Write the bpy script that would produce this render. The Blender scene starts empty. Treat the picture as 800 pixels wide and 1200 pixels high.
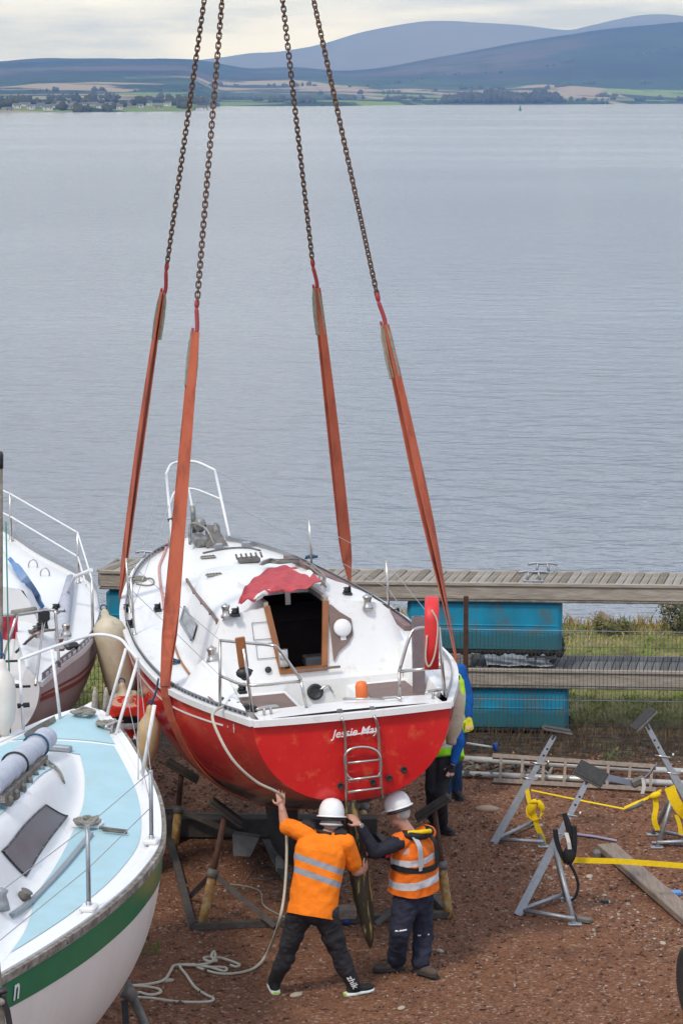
import bpy, bmesh, math, random
import numpy as np
from mathutils import Matrix, Vector, noise
S = bpy.context.scene
COL = S.collection
random.seed(7)
RAD = math.radians

# ------------------------------------------------------------------ camera
CAM_H = 7.6
FPX = 3200.0                                   # focal length in photo pixels (800 x 1200)
PITCH = math.atan((600 - 113) / FPX)
cam_d = bpy.data.cameras.new('camera')
cam = bpy.data.objects.new('camera', cam_d)
COL.objects.link(cam)
cam.location = (0, 0, CAM_H)
cam.rotation_euler = (math.pi / 2 - PITCH, 0, 0)
cam_d.sensor_fit = 'VERTICAL'
cam_d.sensor_height = 36.0
cam_d.lens = FPX / 1200 * 36.0
cam_d.clip_start = 0.5
cam_d.clip_end = 60000
S.camera = cam

# ------------------------------------------------------------------ world: bright overcast sky
SUN_EL, SUN_AZ = RAD(52), RAD(212)             # azimuth clockwise from +Y
W = bpy.data.worlds.new('World')
S.world = W
W.use_nodes = True
nt = W.node_tree
nt.nodes.clear()
N = nt.nodes.new
out = N('ShaderNodeOutputWorld'); bg = N('ShaderNodeBackground')
sky = N('ShaderNodeTexSky'); sky.sky_type = 'NISHITA'; sky.sun_disc = False
sky.sun_elevation = SUN_EL; sky.sun_rotation = SUN_AZ
sky.air_density = 1.0; sky.dust_density = 1.5
tc = N('ShaderNodeTexCoord'); mp = N('ShaderNodeMapping'); mp.inputs['Scale'].default_value = (1.0, 1.0, 8.0)
mp.inputs['Location'].default_value = (3.1, 0.4, 0.2)
nz = N('ShaderNodeTexNoise'); nz.inputs['Scale'].default_value = 7.0; nz.inputs['Detail'].default_value = 7
nz.inputs['Roughness'].default_value = 0.55
cr = N('ShaderNodeValToRGB')
cr.color_ramp.elements[0].position = 0.40; cr.color_ramp.elements[0].color = (6.0, 6.9, 8.6, 1)
cr.color_ramp.elements[1].position = 0.58; cr.color_ramp.elements[1].color = (11.6, 12.7, 14.9, 1)
mx = N('ShaderNodeMixRGB'); mx.inputs['Fac'].default_value = 0.90
nt.links.new(tc.outputs['Generated'], mp.inputs['Vector'])
nt.links.new(mp.outputs['Vector'], nz.inputs['Vector'])
nt.links.new(nz.outputs['Fac'], cr.inputs['Fac'])
nt.links.new(sky.outputs['Color'], mx.inputs['Color1'])
nt.links.new(cr.outputs['Color'], mx.inputs['Color2'])
nt.links.new(mx.outputs['Color'], bg.inputs['Color'])
bg.inputs['Strength'].default_value = 0.10
nt.links.new(bg.outputs['Background'], out.inputs['Surface'])

# ------------------------------------------------------------------ sun behind thin cloud
sun_d = bpy.data.lights.new('sun', 'SUN')
sun_d.energy = 2.1; sun_d.angle = RAD(9); sun_d.color = (1.0, 0.92, 0.80)
sun = bpy.data.objects.new('sun', sun_d); COL.objects.link(sun)
sdir = Vector((math.sin(SUN_AZ) * math.cos(SUN_EL), math.cos(SUN_AZ) * math.cos(SUN_EL), math.sin(SUN_EL)))
sun.rotation_euler = sdir.to_track_quat('Z', 'Y').to_euler()
sun.location = (0, 0, 60)

vs = S.view_settings
vs.view_transform = 'Standard'; vs.look = 'None'; vs.exposure = 0.09; vs.gamma = 1.0
S.cycles.use_denoising = True
S.cycles.max_bounces = 6
S.cycles.volume_bounces = 0
S.cycles.transparent_max_bounces = 8

# ------------------------------------------------------------------ measuring the photograph: pixel -> place
CP, SP = math.cos(PITCH), math.sin(PITCH)
def ray(x, y):
    a = (x - 400) / FPX; b = (y - 600) / FPX
    return Vector((a, CP - b * SP, -SP - b * CP))
def pz(x, y, z=0.0):
    r = ray(x, y); return Vector((0, 0, CAM_H)) + r * ((z - CAM_H) / r.z)
def py(x, y, Y):
    r = ray(x, y); return Vector((0, 0, CAM_H)) + r * (Y / r.y)
def proj(p):
    d = Vector(p) - Vector((0, 0, CAM_H)); k = d.y * CP - d.z * SP
    return 400 + FPX * d.x / k, 600 - FPX * (d.y * SP + d.z * CP) / k
# ------------------------------------------------------------------ mesh helpers
WM = {}                                        # world matrices of the parents
def V(*a): return Vector(a)
def spline(pts, k=6, closed=False):
    P = [Vector(p) for p in pts]; n = len(P); o = []
    rng = range(n if closed else n - 1)
    for i in rng:
        a = P[(i - 1) % n] if closed or i > 0 else P[0] * 2 - P[1]
        b = P[i]; c = P[(i + 1) % n]
        d = P[(i + 2) % n] if closed or i + 2 < n else P[-1] * 2 - P[-2]
        for j in range(k):
            t = j / k
            o.append(0.5 * ((2 * b) + (c - a) * t + (2 * a - 5 * b + 4 * c - d) * t * t + (3 * b - a - 3 * c + d) * t ** 3))
    if not closed: o.append(P[-1].copy())
    return o
def interp(xs, ys):
    """smooth (Catmull-like Hermite) interpolation"""
    xs = list(xs); ys = list(ys); n = len(xs)
    m = []
    for i in range(n):
        if i == 0: m.append((ys[1] - ys[0]) / (xs[1] - xs[0]))
        elif i == n - 1: m.append((ys[-1] - ys[-2]) / (xs[-1] - xs[-2]))
        else:
            d0 = (ys[i] - ys[i - 1]) / (xs[i] - xs[i - 1]); d1 = (ys[i + 1] - ys[i]) / (xs[i + 1] - xs[i])
            m.append(0 if d0 * d1 < 0 else (d0 + d1) / 2)
    def f(x):
        if x <= xs[0]: return ys[0]
        if x >= xs[-1]: return ys[-1]
        i = 0
        while x > xs[i + 1]: i += 1
        h = xs[i + 1] - xs[i]; t = (x - xs[i]) / h
        return ((2 * t ** 3 - 3 * t * t + 1) * ys[i] + (t ** 3 - 2 * t * t + t) * h * m[i]
                + (-2 * t ** 3 + 3 * t * t) * ys[i + 1] + (t ** 3 - t * t) * h * m[i + 1])
    return f
def sstep(a, b, x):
    t = min(1, max(0, (x - a) / (b - a))); return t * t * (3 - 2 * t)
def rot_to(d, up=(0, 0, 1)):
    """3x3 whose Z column is d"""
    z = Vector(d).normalized(); u = Vector(up)
    x = u.cross(z)
    if x.length < 1e-4: x = Vector((1, 0, 0)).cross(z)
    x.normalize(); y = z.cross(x)
    return Matrix((x, y, z)).transposed()

class MB:
    def __init__(s): s.v = []; s.f = []; s.s = []; s.m = []
    def add(s, vs, fs, smooth=False, mi=0):
        o = len(s.v); s.v.extend(Vector(p) for p in vs)
        for f in fs: s.f.append([i + o for i in f]); s.s.append(smooth); s.m.append(mi)
        return s
    def box(s, c, size, R=None, mi=0, taper=1.0):
        c = Vector(c); x, y, z = size[0] / 2, size[1] / 2, size[2] / 2
        vs = [(-x, -y, -z), (x, -y, -z), (x, y, -z), (-x, y, -z), (-x * taper, -y * taper, z), (x * taper, -y * taper, z), (x * taper, y * taper, z), (-x * taper, y * taper, z)]
        vs = [Vector(p) for p in vs]
        if R is not None: vs = [R @ p for p in vs]
        return s.add([c + p for p in vs], [(3, 2, 1, 0), (4, 5, 6, 7), (0, 1, 5, 4), (1, 2, 6, 5), (2, 3, 7, 6), (3, 0, 4, 7)], False, mi)
    def bbox(s, c, size, R=None, bev=0.01, mi=0):
        """box with chamfered edges"""
        bm = bmesh.new(); bmesh.ops.create_cube(bm, size=1.0)
        for v in bm.verts: v.co = Vector((v.co.x * size[0], v.co.y * size[1], v.co.z * size[2]))
        bmesh.ops.bevel(bm, geom=list(bm.edges), offset=bev, segments=1, affect='EDGES')
        bm.verts.index_update()
        R = R or Matrix.Identity(3); c = Vector(c)
        vs = [c + R @ v.co for v in bm.verts]; fs = [[v.index for v in f.verts] for f in bm.faces]; bm.free()
        return s.add(vs, fs, False, mi)
    def beam(s, a, b, w, h, up=(0, 0, 1), mi=0):
        a = Vector(a); b = Vector(b); d = b - a
        R = rot_to(d, up)                      # x = sideways, y = up-ish
        return s.box((a + b) / 2, (w, h, d.length), R, mi)
    def tube(s, pts, r, n=8, closed=False, caps=True, mi=0, smooth=True):
        P = [Vector(p) for p in pts]; k = len(P)
        rr = r if isinstance(r, (list, tuple)) else [r] * k
        T = []
        for i in range(k):
            a = P[(i - 1) % k] if closed or i else P[0]; b = P[(i + 1) % k] if closed or i < k - 1 else P[-1]
            d = b - a; T.append(d.normalized() if d.length > 1e-9 else Vector((0, 0, 1)))
        x = T[0].orthogonal().normalized(); vs = []
        for i in range(k):
            x = x - T[i] * x.dot(T[i])
            x = x.normalized() if x.length > 1e-6 else T[i].orthogonal().normalized()
            y = T[i].cross(x)
            for j in range(n):
                a = 2 * math.pi * j / n; vs.append(P[i] + (x * math.cos(a) + y * math.sin(a)) * rr[i])
        fs = []
        for i in range(k if closed else k - 1):
            i2 = (i + 1) % k
            for j in range(n):
                j2 = (j + 1) % n; fs.append((i * n + j, i * n + j2, i2 * n + j2, i2 * n + j))
        s.add(vs, fs, smooth, mi)
        if caps and not closed:
            o = len(s.v) - len(vs)
            s.f.append([o + j for j in reversed(range(n))]); s.s.append(False); s.m.append(mi)
            s.f.append([o + (k - 1) * n + j for j in range(n)]); s.s.append(False); s.m.append(mi)
        return s
    def lathe(s, prof, c=(0, 0, 0), R=None, n=16, mi=0, smooth=True, sx=1.0, sy=1.0):
        c = Vector(c); R = R or Matrix.Identity(3); vs = []
        for (r, z) in prof:
            for j in range(n):
                a = 2 * math.pi * j / n; vs.append(c + R @ Vector((r * math.cos(a) * sx, r * math.sin(a) * sy, z)))
        fs = []
        for i in range(len(prof) - 1):
            for j in range(n):
                j2 = (j + 1) % n; fs.append((i * n + j, i * n + j2, (i + 1) * n + j2, (i + 1) * n + j))
        s.add(vs, fs, smooth, mi); o = len(s.v) - len(vs)
        if prof[0][0] > 1e-5: s.f.append([o + j for j in reversed(range(n))]); s.s.append(False); s.m.append(mi)
        if prof[-1][0] > 1e-5: s.f.append([o + (len(prof) - 1) * n + j for j in range(n)]); s.s.append(False); s.m.append(mi)
        return s
    def ell(s, c, r, R=None, nu=16, nv=10, mi=0):
        c = Vector(c); R = R or Matrix.Identity(3)
        prof = [(max(1e-6, math.sin(math.pi * i / nv)), -math.cos(math.pi * i / nv)) for i in range(nv + 1)]
        vs = []
        for (q, z) in prof:
            for j in range(nu):
                a = 2 * math.pi * j / nu; vs.append(c + R @ Vector((q * math.cos(a) * r[0], q * math.sin(a) * r[1], z * r[2])))
        fs = []
        for i in range(nv):
            for j in range(nu):
                j2 = (j + 1) % nu; fs.append((i * nu + j, i * nu + j2, (i + 1) * nu + j2, (i + 1) * nu + j))
        return s.add(vs, fs, True, mi)
    def caps(s, a, ra, b, rb, n=12):
        """tapered capsule"""
        a = Vector(a); b = Vector(b); d = b - a; L = d.length; R = rot_to(d)
        prof = [(1e-6, -ra)] + [(ra * math.cos(t), -ra * math.sin(t)) for t in (1.2, .8, .4)] + [(ra, 0)]
        for q in (.33, .67): prof.append((ra + (rb - ra) * q, L * q))
        prof += [(rb, L)] + [(rb * math.cos(t), L + rb * math.sin(t)) for t in (.4, .8, 1.2)] + [(1e-6, L + rb)]
        return s.lathe(prof, a, R, n)
    def rings(s, rl, n=20, caps=True, mi=0, smooth=True, power=2.0):
        """loft of superellipse rings: (centre, x-axis vector, y-axis vector)"""
        vs = []
        for c, x, y in rl:
            c = Vector(c); x = Vector(x); y = Vector(y)
            for j in range(n):
                a = 2 * math.pi * j / n; ca, sa = math.cos(a), math.sin(a)
                e = 2.0 / power
                vs.append(c + x * (math.copysign(abs(ca) ** e, ca)) + y * (math.copysign(abs(sa) ** e, sa)))
        fs = []
        for i in range(len(rl) - 1):
            for j in range(n):
                j2 = (j + 1) % n; fs.append((i * n + j, i * n + j2, (i + 1) * n + j2, (i + 1) * n + j))
        s.add(vs, fs, smooth, mi); o = len(s.v) - len(vs)
        if caps:
            s.f.append([o + j for j in reversed(range(n))]); s.s.append(False); s.m.append(mi)
            s.f.append([o + (len(rl) - 1) * n + j for j in range(n)]); s.s.append(False); s.m.append(mi)
        return s
    def ribbon(s, pts, wv, th, mi=0, smooth=True):
        """flat strap: wv = half-width vectors, th = thickness"""
        P = [Vector(p) for p in pts]; k = len(P); vs = []
        for i in range(k):
            t = (P[min(i + 1, k - 1)] - P[max(i - 1, 0)]).normalized(); w = Vector(wv[i])
            nrm = t.cross(w); nrm = nrm.normalized() if nrm.length > 1e-9 else t.orthogonal()
            for a, b in ((-1, -1), (1, -1), (1, 1), (-1, 1)): vs.append(P[i] + w * a + nrm * (th / 2 * b))
        fs = []
        for i in range(k - 1):
            for j in range(4):
                j2 = (j + 1) % 4; fs.append((i * 4 + j, i * 4 + j2, i * 4 + 4 + j2, i * 4 + 4 + j))
        fs.append((3, 2, 1, 0)); e = (k - 1) * 4; fs.append((e, e + 1, e + 2, e + 3))
        return s.add(vs, fs, False, mi)
    def grid(s, G, smooth=True, mi=0, skip=None, flip=False):
        nr, nc = len(G), len(G[0]); vs = [p for r in G for p in r]; fs = []
        for i in range(nr - 1):
            for j in range(nc - 1):
                if skip and skip(i, j): continue
                q = (i * nc + j, i * nc + j + 1, (i + 1) * nc + j + 1, (i + 1) * nc + j)
                fs.append(q[::-1] if flip else q)
        return s.add(vs, fs, smooth, mi)
    def prism(s, poly, d, mi=0):
        """closed polygon (3D points) pushed along d"""
        d = Vector(d); n = len(poly); vs = [Vector(p) for p in poly] + [Vector(p) + d for p in poly]
        fs = [tuple(reversed(range(n))), tuple(range(n, 2 * n))] + [(i, (i + 1) % n, n + (i + 1) % n, n + i) for i in range(n)]
        return s.add(vs, fs, False, mi)
    def build(s, name, mats, parent=None, F=None, stuff=False, label=None):
        """F: matrix from the builder's coordinates to the world (default: already world)"""
        vs = [F @ p for p in s.v] if F is not None else s.v
        if parent is not None:
            inv = WM[parent.name].inverted(); vs = [inv @ p for p in vs]; loc = None
        else:
            xs = [p.x for p in vs]; ys = [p.y for p in vs]; zs = [p.z for p in vs]
            loc = Vector(((min(xs) + max(xs)) / 2, (min(ys) + max(ys)) / 2, min(zs))); vs = [p - loc for p in vs]
        me = bpy.data.meshes.new(name)
        me.from_pydata([tuple(p) for p in vs], [], s.f)
        if not isinstance(mats, (list, tuple)): mats = [mats]
        for m in mats: me.materials.append(m)
        me.polygons.foreach_set('use_smooth', s.s)
        if len(mats) > 1: me.polygons.foreach_set('material_index', s.m)
        me.validate(); me.update()
        bm = bmesh.new(); bm.from_mesh(me); bmesh.ops.recalc_face_normals(bm, faces=bm.faces); bm.to_mesh(me); bm.free()
        o = bpy.data.objects.new(name, me); COL.objects.link(o)
        if parent is not None: o.parent = parent; WM[o.name] = WM[parent.name]
        else: o.location = loc; WM[o.name] = Matrix.Translation(loc)
        if stuff: o['kind'] = 'stuff'
        if label: o['label'] = label
        return o

def tag(o, label, cat, group=None):
    o['label'] = label; o['category'] = cat
    if group: o['group'] = group
    return o
def structure(o): o['kind'] = 'structure'; return o
def thing(name, label, cat, base, R=None, group=None):
    o = bpy.data.objects.new(name, None); COL.objects.link(o); o.empty_display_size = 0.2
    m = Matrix.Translation(Vector(base)) @ (R.to_4x4() if R is not None else Matrix.Identity(4))
    o.matrix_world = m; o.location = Vector(base)
    if R is not None: o.rotation_euler = R.to_euler()
    WM[o.name] = m
    return tag(o, label, cat, group)
def linked(src, name, parent, M):
    """another object on the same mesh; M = matrix in the parent's space"""
    o = bpy.data.objects.new(name, src.data); COL.objects.link(o); o.parent = parent
    o.matrix_basis = M; return o
def copy_tree(o, parent=None, loc=None, rz=None):
    c = o.copy(); COL.objects.link(c); c.parent = parent
    if loc is not None: c.location = loc
    if rz is not None: c.rotation_euler.z = rz
    for ch in list(o.children): copy_tree(ch, c)
    return c

# ------------------------------------------------------------------ materials
def mat(name, col, rough=0.6, metal=0.0, col2=None, nscale=6.0, namt=0.5, bump=0.0, bscale=40.0, spec=0.5, lo=0.35, hi=0.65, stretch=(1, 1, 1), col3=None, n3=1.5, coat=0.0, lo3=0.5, hi3=0.72):
    m = bpy.data.materials.new(name); m.use_nodes = True; t = m.node_tree; b = t.nodes['Principled BSDF']
    b.inputs['Roughness'].default_value = rough; b.inputs['Metallic'].default_value = metal
    b.inputs['Specular IOR Level'].default_value = spec; b.inputs['Coat Weight'].default_value = coat
    tc = t.nodes.new('ShaderNodeTexCoord'); mp = t.nodes.new('ShaderNodeMapping'); mp.inputs['Scale'].default_value = stretch
    t.links.new(tc.outputs['Object'], mp.inputs['Vector'])
    last = None
    def noisy(scale, a, bb, d=6):
        n = t.nodes.new('ShaderNodeTexNoise'); n.inputs['Scale'].default_value = scale; n.inputs['Detail'].default_value = d; n.inputs['Roughness'].default_value = .62
        t.links.new(mp.outputs['Vector'], n.inputs['Vector'])
        r = t.nodes.new('ShaderNodeMapRange'); r.inputs['From Min'].default_value = a; r.inputs['From Max'].default_value = bb
        t.links.new(n.outputs['Fac'], r.inputs['Value']); return r.outputs['Result']
    if col2 is None: col2 = tuple(c * .72 for c in col)
    mix = t.nodes.new('ShaderNodeMixRGB'); mix.inputs['Color1'].default_value = (*col, 1); mix.inputs['Color2'].default_value = (*col2, 1)
    mul = t.nodes.new('ShaderNodeMath'); mul.operation = 'MULTIPLY'; mul.inputs[1].default_value = namt
    t.links.new(noisy(nscale, lo, hi), mul.inputs[0]); t.links.new(mul.outputs[0], mix.inputs['Fac']); last = mix.outputs['Color']
    if col3 is not None:
        mix2 = t.nodes.new('ShaderNodeMixRGB'); mix2.inputs['Color2'].default_value = (*col3, 1)
        t.links.new(noisy(n3, lo3, hi3), mix2.inputs['Fac']); t.links.new(last, mix2.inputs['Color1']); last = mix2.outputs['Color']
    t.links.new(last, b.inputs['Base Color'])
    if bump > 0:
        n = t.nodes.new('ShaderNodeTexNoise'); n.inputs['Scale'].default_value = bscale; n.inputs['Detail'].default_value = 4
        t.links.new(mp.outputs['Vector'], n.inputs['Vector'])
        bp = t.nodes.new('ShaderNodeBump'); bp.inputs['Strength'].default_value = bump; bp.inputs['Distance'].default_value = 0.02
        t.links.new(n.outputs['Fac'], bp.inputs['Height']); t.links.new(bp.outputs['Normal'], b.inputs['Normal'])
    m['_last'] = 0
    return m
def colour_socket(m):
    b = m.node_tree.nodes['Principled BSDF']; return b.inputs['Base Color'].links[0].from_socket
def band(m, normal, lo, hi, col, soft=0.002, wobble=0.0, rough=None):
    """flat print / paint: where lo < dot(object position, normal) < hi use another colour"""
    t = m.node_tree; b = t.nodes['Principled BSDF']; src = colour_socket(m)
    tc = t.nodes.new('ShaderNodeTexCoord'); d = t.nodes.new('ShaderNodeVectorMath'); d.operation = 'DOT_PRODUCT'; d.inputs[1].default_value = normal
    t.links.new(tc.outputs['Object'], d.inputs[0]); val = d.outputs['Value']
    if wobble:
        n = t.nodes.new('ShaderNodeTexNoise'); n.inputs['Scale'].default_value = 5; n.inputs['Detail'].default_value = 5; t.links.new(tc.outputs['Object'], n.inputs['Vector'])
        ma = t.nodes.new('ShaderNodeMath'); ma.operation = 'MULTIPLY_ADD'; ma.inputs[1].default_value = wobble; t.links.new(n.outputs['Fac'], ma.inputs[0]); t.links.new(val, ma.inputs[2]); val = ma.outputs[0]
    def edge(e, up):
        r = t.nodes.new('ShaderNodeMapRange'); r.inputs['From Min'].default_value = e - soft; r.inputs['From Max'].default_value = e + soft
        r.inputs['To Min'].default_value = 0 if up else 1; r.inputs['To Max'].default_value = 1 if up else 0
        t.links.new(val, r.inputs['Value']); return r.outputs['Result']
    mu = t.nodes.new('ShaderNodeMath'); mu.operation = 'MULTIPLY'; t.links.new(edge(lo, True), mu.inputs[0]); t.links.new(edge(hi, False), mu.inputs[1])
    mix = t.nodes.new('ShaderNodeMixRGB'); mix.inputs['Color2'].default_value = (*col, 1)
    t.links.new(src, mix.inputs['Color1']); t.links.new(mu.outputs[0], mix.inputs['Fac']); t.links.new(mix.outputs['Color'], b.inputs['Base Color'])
    return m

M = {}
M['chain'] = mat('rusty_chain', (.075, .043, .027), .6, .4, (.17, .085, .04), 50, .8)
M['webbing'] = mat('sling_webbing', (.44, .115, .062), .75, 0, (.34, .078, .042), 9, .8, .25, 260, stretch=(1, 1, .22), col3=(.20, .06, .038), n3=9, lo3=.50, hi3=.74, spec=.2)
M['sleeve'] = mat('sling_sleeve', (.26, .25, .18), .9, 0, (.13, .15, .12), 30, .8, .3, 90)
M['redhook'] = mat('red_hook', (.35, .02, .025), .5, 0, (.12, .03, .03), 40, .7)
M['gel'] = mat('white_gelcoat', (.75, .75, .74), .32, 0, (.67, .67, .65), 3.0, .5, .06, 30, col3=(.50, .47, .41), n3=9, lo3=.58, hi3=.86, stretch=(1, .6, 1))
M['gel2'] = mat('white_gelcoat_clean', (.74, .745, .745), .28, 0, (.65, .65, .64), 2.0, .5, .05, 30, col3=(.46, .44, .39), n3=12, lo3=.62, hi3=.9)
M['steel'] = mat('stainless_steel', (.55, .53, .50), .28, .95, (.35, .32, .29), 25, .5)
M['alu'] = mat('galvanised_steel', (.36, .38, .40), .5, .75, (.27, .28, .30), 30, .7, .1, 90)
M['whitepaint'] = mat('white_painted_tube', (.72, .72, .72), .4, 0, (.5, .48, .45), 18, .35)
M['black'] = mat('black_plastic', (.02, .02, .022), .5)
M['blackrub'] = mat('black_rubber', (.018, .018, .018), .75, 0, (.05, .045, .04), 20, .6)
M['wood'] = mat('varnished_teak', (.30, .115, .035), .35, 0, (.17, .06, .02), 14, .7, .1, 60, stretch=(1, 1, .25))
M['oldwood'] = mat('weathered_timber', (.21, .19, .165), .9, 0, (.10, .085, .07), 14, .8, .5, 40, spec=.2, col3=(.30, .28, .25), n3=4)
M['greywood'] = mat('silvered_timber', (.42, .38, .32), .9, 0, (.22, .19, .15), 10, .7, .5, 50, spec=.2, stretch=(.4, 3, 3))
M['brownply'] = mat('faded_brown_panel', (.19, .13, .11), .7, 0, (.13, .085, .075), 8, .6)
M['rope'] = mat('pale_rope', (.62, .58, .47), .9, 0, (.42, .39, .30), 120, .8, .6, 200)
M['ropegrey'] = mat('grey_rope', (.33, .31, .27), .9, 0, (.16, .15, .13), 90, .8, .6, 200)
M['ropeblue'] = mat('blue_rope', (.03, .10, .20), .85, 0, (.02, .05, .09), 60, .7, .5, 160)
M['ropered'] = mat('red_white_rope', (.45, .16, .15), .85, 0, (.55, .42, .38), 40, .8)
M['fender'] = mat('cream_fender', (.55, .49, .37), .6, 0, (.40, .33, .22), 6, .7, .15, 30, col3=(.25, .22, .16), n3=11, lo3=.58, hi3=.8)
M['fendertan'] = mat('tan_fender', (.50, .36, .19), .6, 0, (.36, .24, .12), 7, .7, .15, 30, col3=(.22, .16, .10), n3=9, lo3=.6, hi3=.85)
M['redcloth'] = mat('faded_red_cloth', (.47, .09, .10), .9, 0, (.36, .055, .065), 10, .8, .3, 120, spec=.15)
M['whitecloth'] = mat('white_cloth', (.70, .69, .67), .9, 0, (.5, .49, .47), 10, .6, .3, 120, spec=.15)
M['greycloth'] = mat('grey_sailcover', (.47, .49, .55), .85, 0, (.36, .38, .44), 6, .7, .35, 60, spec=.2)
M['ltblue'] = mat('pale_blue_deck', (.36, .545, .60), .7, 0, (.31, .49, .55), 2.5, .8, .25, 220, col3=(.36, .49, .51), n3=5, lo3=.5, hi3=.75)
M['green'] = mat('green_stripe', (.0, .11, .05), .3, 0, (.0, .085, .04), 4, .6)
M['glassdk'] = mat('dark_acrylic', (.085, .09, .105), .3, 0, (.14, .145, .16), 5, .6)
M['windowglass'] = mat('cabin_glass', (.16, .19, .21), .2, 0, (.07, .08, .08), 9, .9)
M['orange'] = mat('orange_plastic', (.75, .16, .03), .5)
M['lifebuoy'] = mat('red_lifebuoy', (.62, .02, .02), .5, 0, (.5, .015, .015), 10, .5)
M['yellow'] = mat('yellow_strap', (.80, .55, .01), .7, 0, (.62, .42, .01), 30, .6, .2, 200, spec=.2)
M['rust'] = mat('rusty_steel', (.10, .04, .022), .8, .2, (.05, .028, .02), 22, .8, .3, 60)
M['greysteel'] = mat('dull_grey_steel', (.17, .165, .155), .65, .3, (.10, .08, .065), 14, .8, .2, 60)
M['yellowrust'] = mat('rusting_yellow_post', (.42, .25, .05), .65, 0, (.18, .075, .025), 9, .9, .2, 60, col3=(.50, .42, .27), n3=14)
M['skin'] = mat('skin', (.52, .28, .20), .55, 0, (.44, .21, .15), 14, .5, .05, 200)
M['hair'] = mat('grey_hair', (.36, .33, .30), .8, 0, (.22, .2, .18), 90, .8, .3, 300)
M['helmet'] = mat('white_helmet', (.80, .80, .80), .3, 0, (.74, .74, .73), 8, .5)
M['navy'] = mat('navy_trousers', (.022, .025, .042), .85, 0, (.035, .037, .055), 9, .7, .3, 60, spec=.2)
M['char'] = mat('charcoal_trousers', (.036, .034, .037), .85, 0, (.022, .021, .024), 10, .7, .3, 60, spec=.2)
M['blacknylon'] = mat('black_nylon', (.012, .012, .013), .7, 0, (.025, .025, .025), 12, .6, .2, 90, spec=.3)
M['boot'] = mat('brown_boot', (.065, .045, .033), .8, 0, (.11, .08, .06), 18, .8, .3, 60)
M['sole'] = mat('white_sole', (.72, .74, .68), .6)
M['lime'] = mat('lime_trim', (.45, .8, .05), .6)
M['bluecloth'] = mat('blue_sweatshirt', (.012, .10, .36), .9, 0, (.008, .07, .26), 9, .7, .3, 60, spec=.15)
M['denim'] = mat('denim', (.03, .07, .15), .9, 0, (.02, .045, .10), 12, .7, .3, 80, spec=.15)
M['dirtyrudder'] = mat('peeling_rudder', (.035, .028, .016), .4, 0, (.40, .29, .08), 13, 1.0, .3, 40, lo=.52, hi=.59, stretch=(1.6, 1.6, .22), col3=(.55, .50, .36), n3=17, lo3=.62, hi3=.68)
M['float'] = mat('blue_plastic_float', (.004, .27, .44), .5, 0, (.008, .18, .29), 3, .9, .1, 20, col3=(.10, .13, .11), n3=4.0, lo3=.50, hi3=.70, stretch=(1, 1, .6))
M['timber'] = mat('timber_baulk', (.27, .22, .18), .9, 0, (.17, .13, .10), 9, .8, .4, 40, spec=.2, stretch=(3, .4, 3))
M['concrete'] = mat('grey_block', (.26, .255, .24), .9, 0, (.18, .17, .16), 15, .7, .3, 60)
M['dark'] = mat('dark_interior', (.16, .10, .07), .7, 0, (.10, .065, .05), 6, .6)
M['interior2'] = mat('locker_blue', (.06, .14, .2), .6)
M['jackred'] = mat('red_jacket', (.50, .03, .015), .85, 0, (.38, .02, .012), 9, .7, .3, 60, spec=.2)
M['yglove'] = mat('yellow_glove', (.62, .62, .02), .8)
M['blueplastic'] = mat('blue_plastic', (.01, .06, .30), .45)
M['wire'] = mat('steel_wire', (.42, .42, .42), .4, .8)
# ------------------------------------------------------------------ the setting
SEA_Z = -6.0
def np_mesh(name, verts, faces, m, kind=None, smooth=True):
    """fast mesh from numpy arrays; faces (n,k)"""
    me = bpy.data.meshes.new(name); k = faces.shape[1]; nf = len(faces)
    me.vertices.add(len(verts)); me.vertices.foreach_set('co', np.asarray(verts, dtype=np.float32).ravel())
    me.loops.add(nf * k); me.loops.foreach_set('vertex_index', faces.astype(np.int32).ravel())
    me.polygons.add(nf); me.polygons.foreach_set('loop_start', np.arange(0, nf * k, k, dtype=np.int32))
    me.polygons.foreach_set('use_smooth', np.full(nf, smooth))
    me.materials.append(m); me.update(calc_edges=True); me.validate()
    o = bpy.data.objects.new(name, me); COL.objects.link(o)
    if kind: o['kind'] = kind
    return o
def grid_faces(nr, nc):
    i = np.arange(nr - 1)[:, None] * nc + np.arange(nc - 1)[None, :]
    return np.stack([i, i + 1, i + nc + 1, i + nc], -1).reshape(-1, 4)
rs = np.random.default_rng(11)
def vnoise(x, y, seed=0):
    """cheap smooth value noise on numpy arrays"""
    r = np.random.default_rng(seed); T = r.random((256, 256))
    xi = np.floor(x).astype(int); yi = np.floor(y).astype(int); fx = x - xi; fy = y - yi
    fx = fx * fx * (3 - 2 * fx); fy = fy * fy * (3 - 2 * fy)
    g = lambda a, b: T[a % 256, b % 256]
    return (g(xi, yi) * (1 - fx) + g(xi + 1, yi) * fx) * (1 - fy) + (g(xi, yi + 1) * (1 - fx) + g(xi + 1, yi + 1) * fx) * fy
def fbm(x, y, o=4, seed=0):
    a = 1; s = 0; t = 0
    for k in range(o): s = s + a * vnoise(x * 2 ** k, y * 2 ** k, seed + k); t += a; a *= .5
    return s / t

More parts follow.
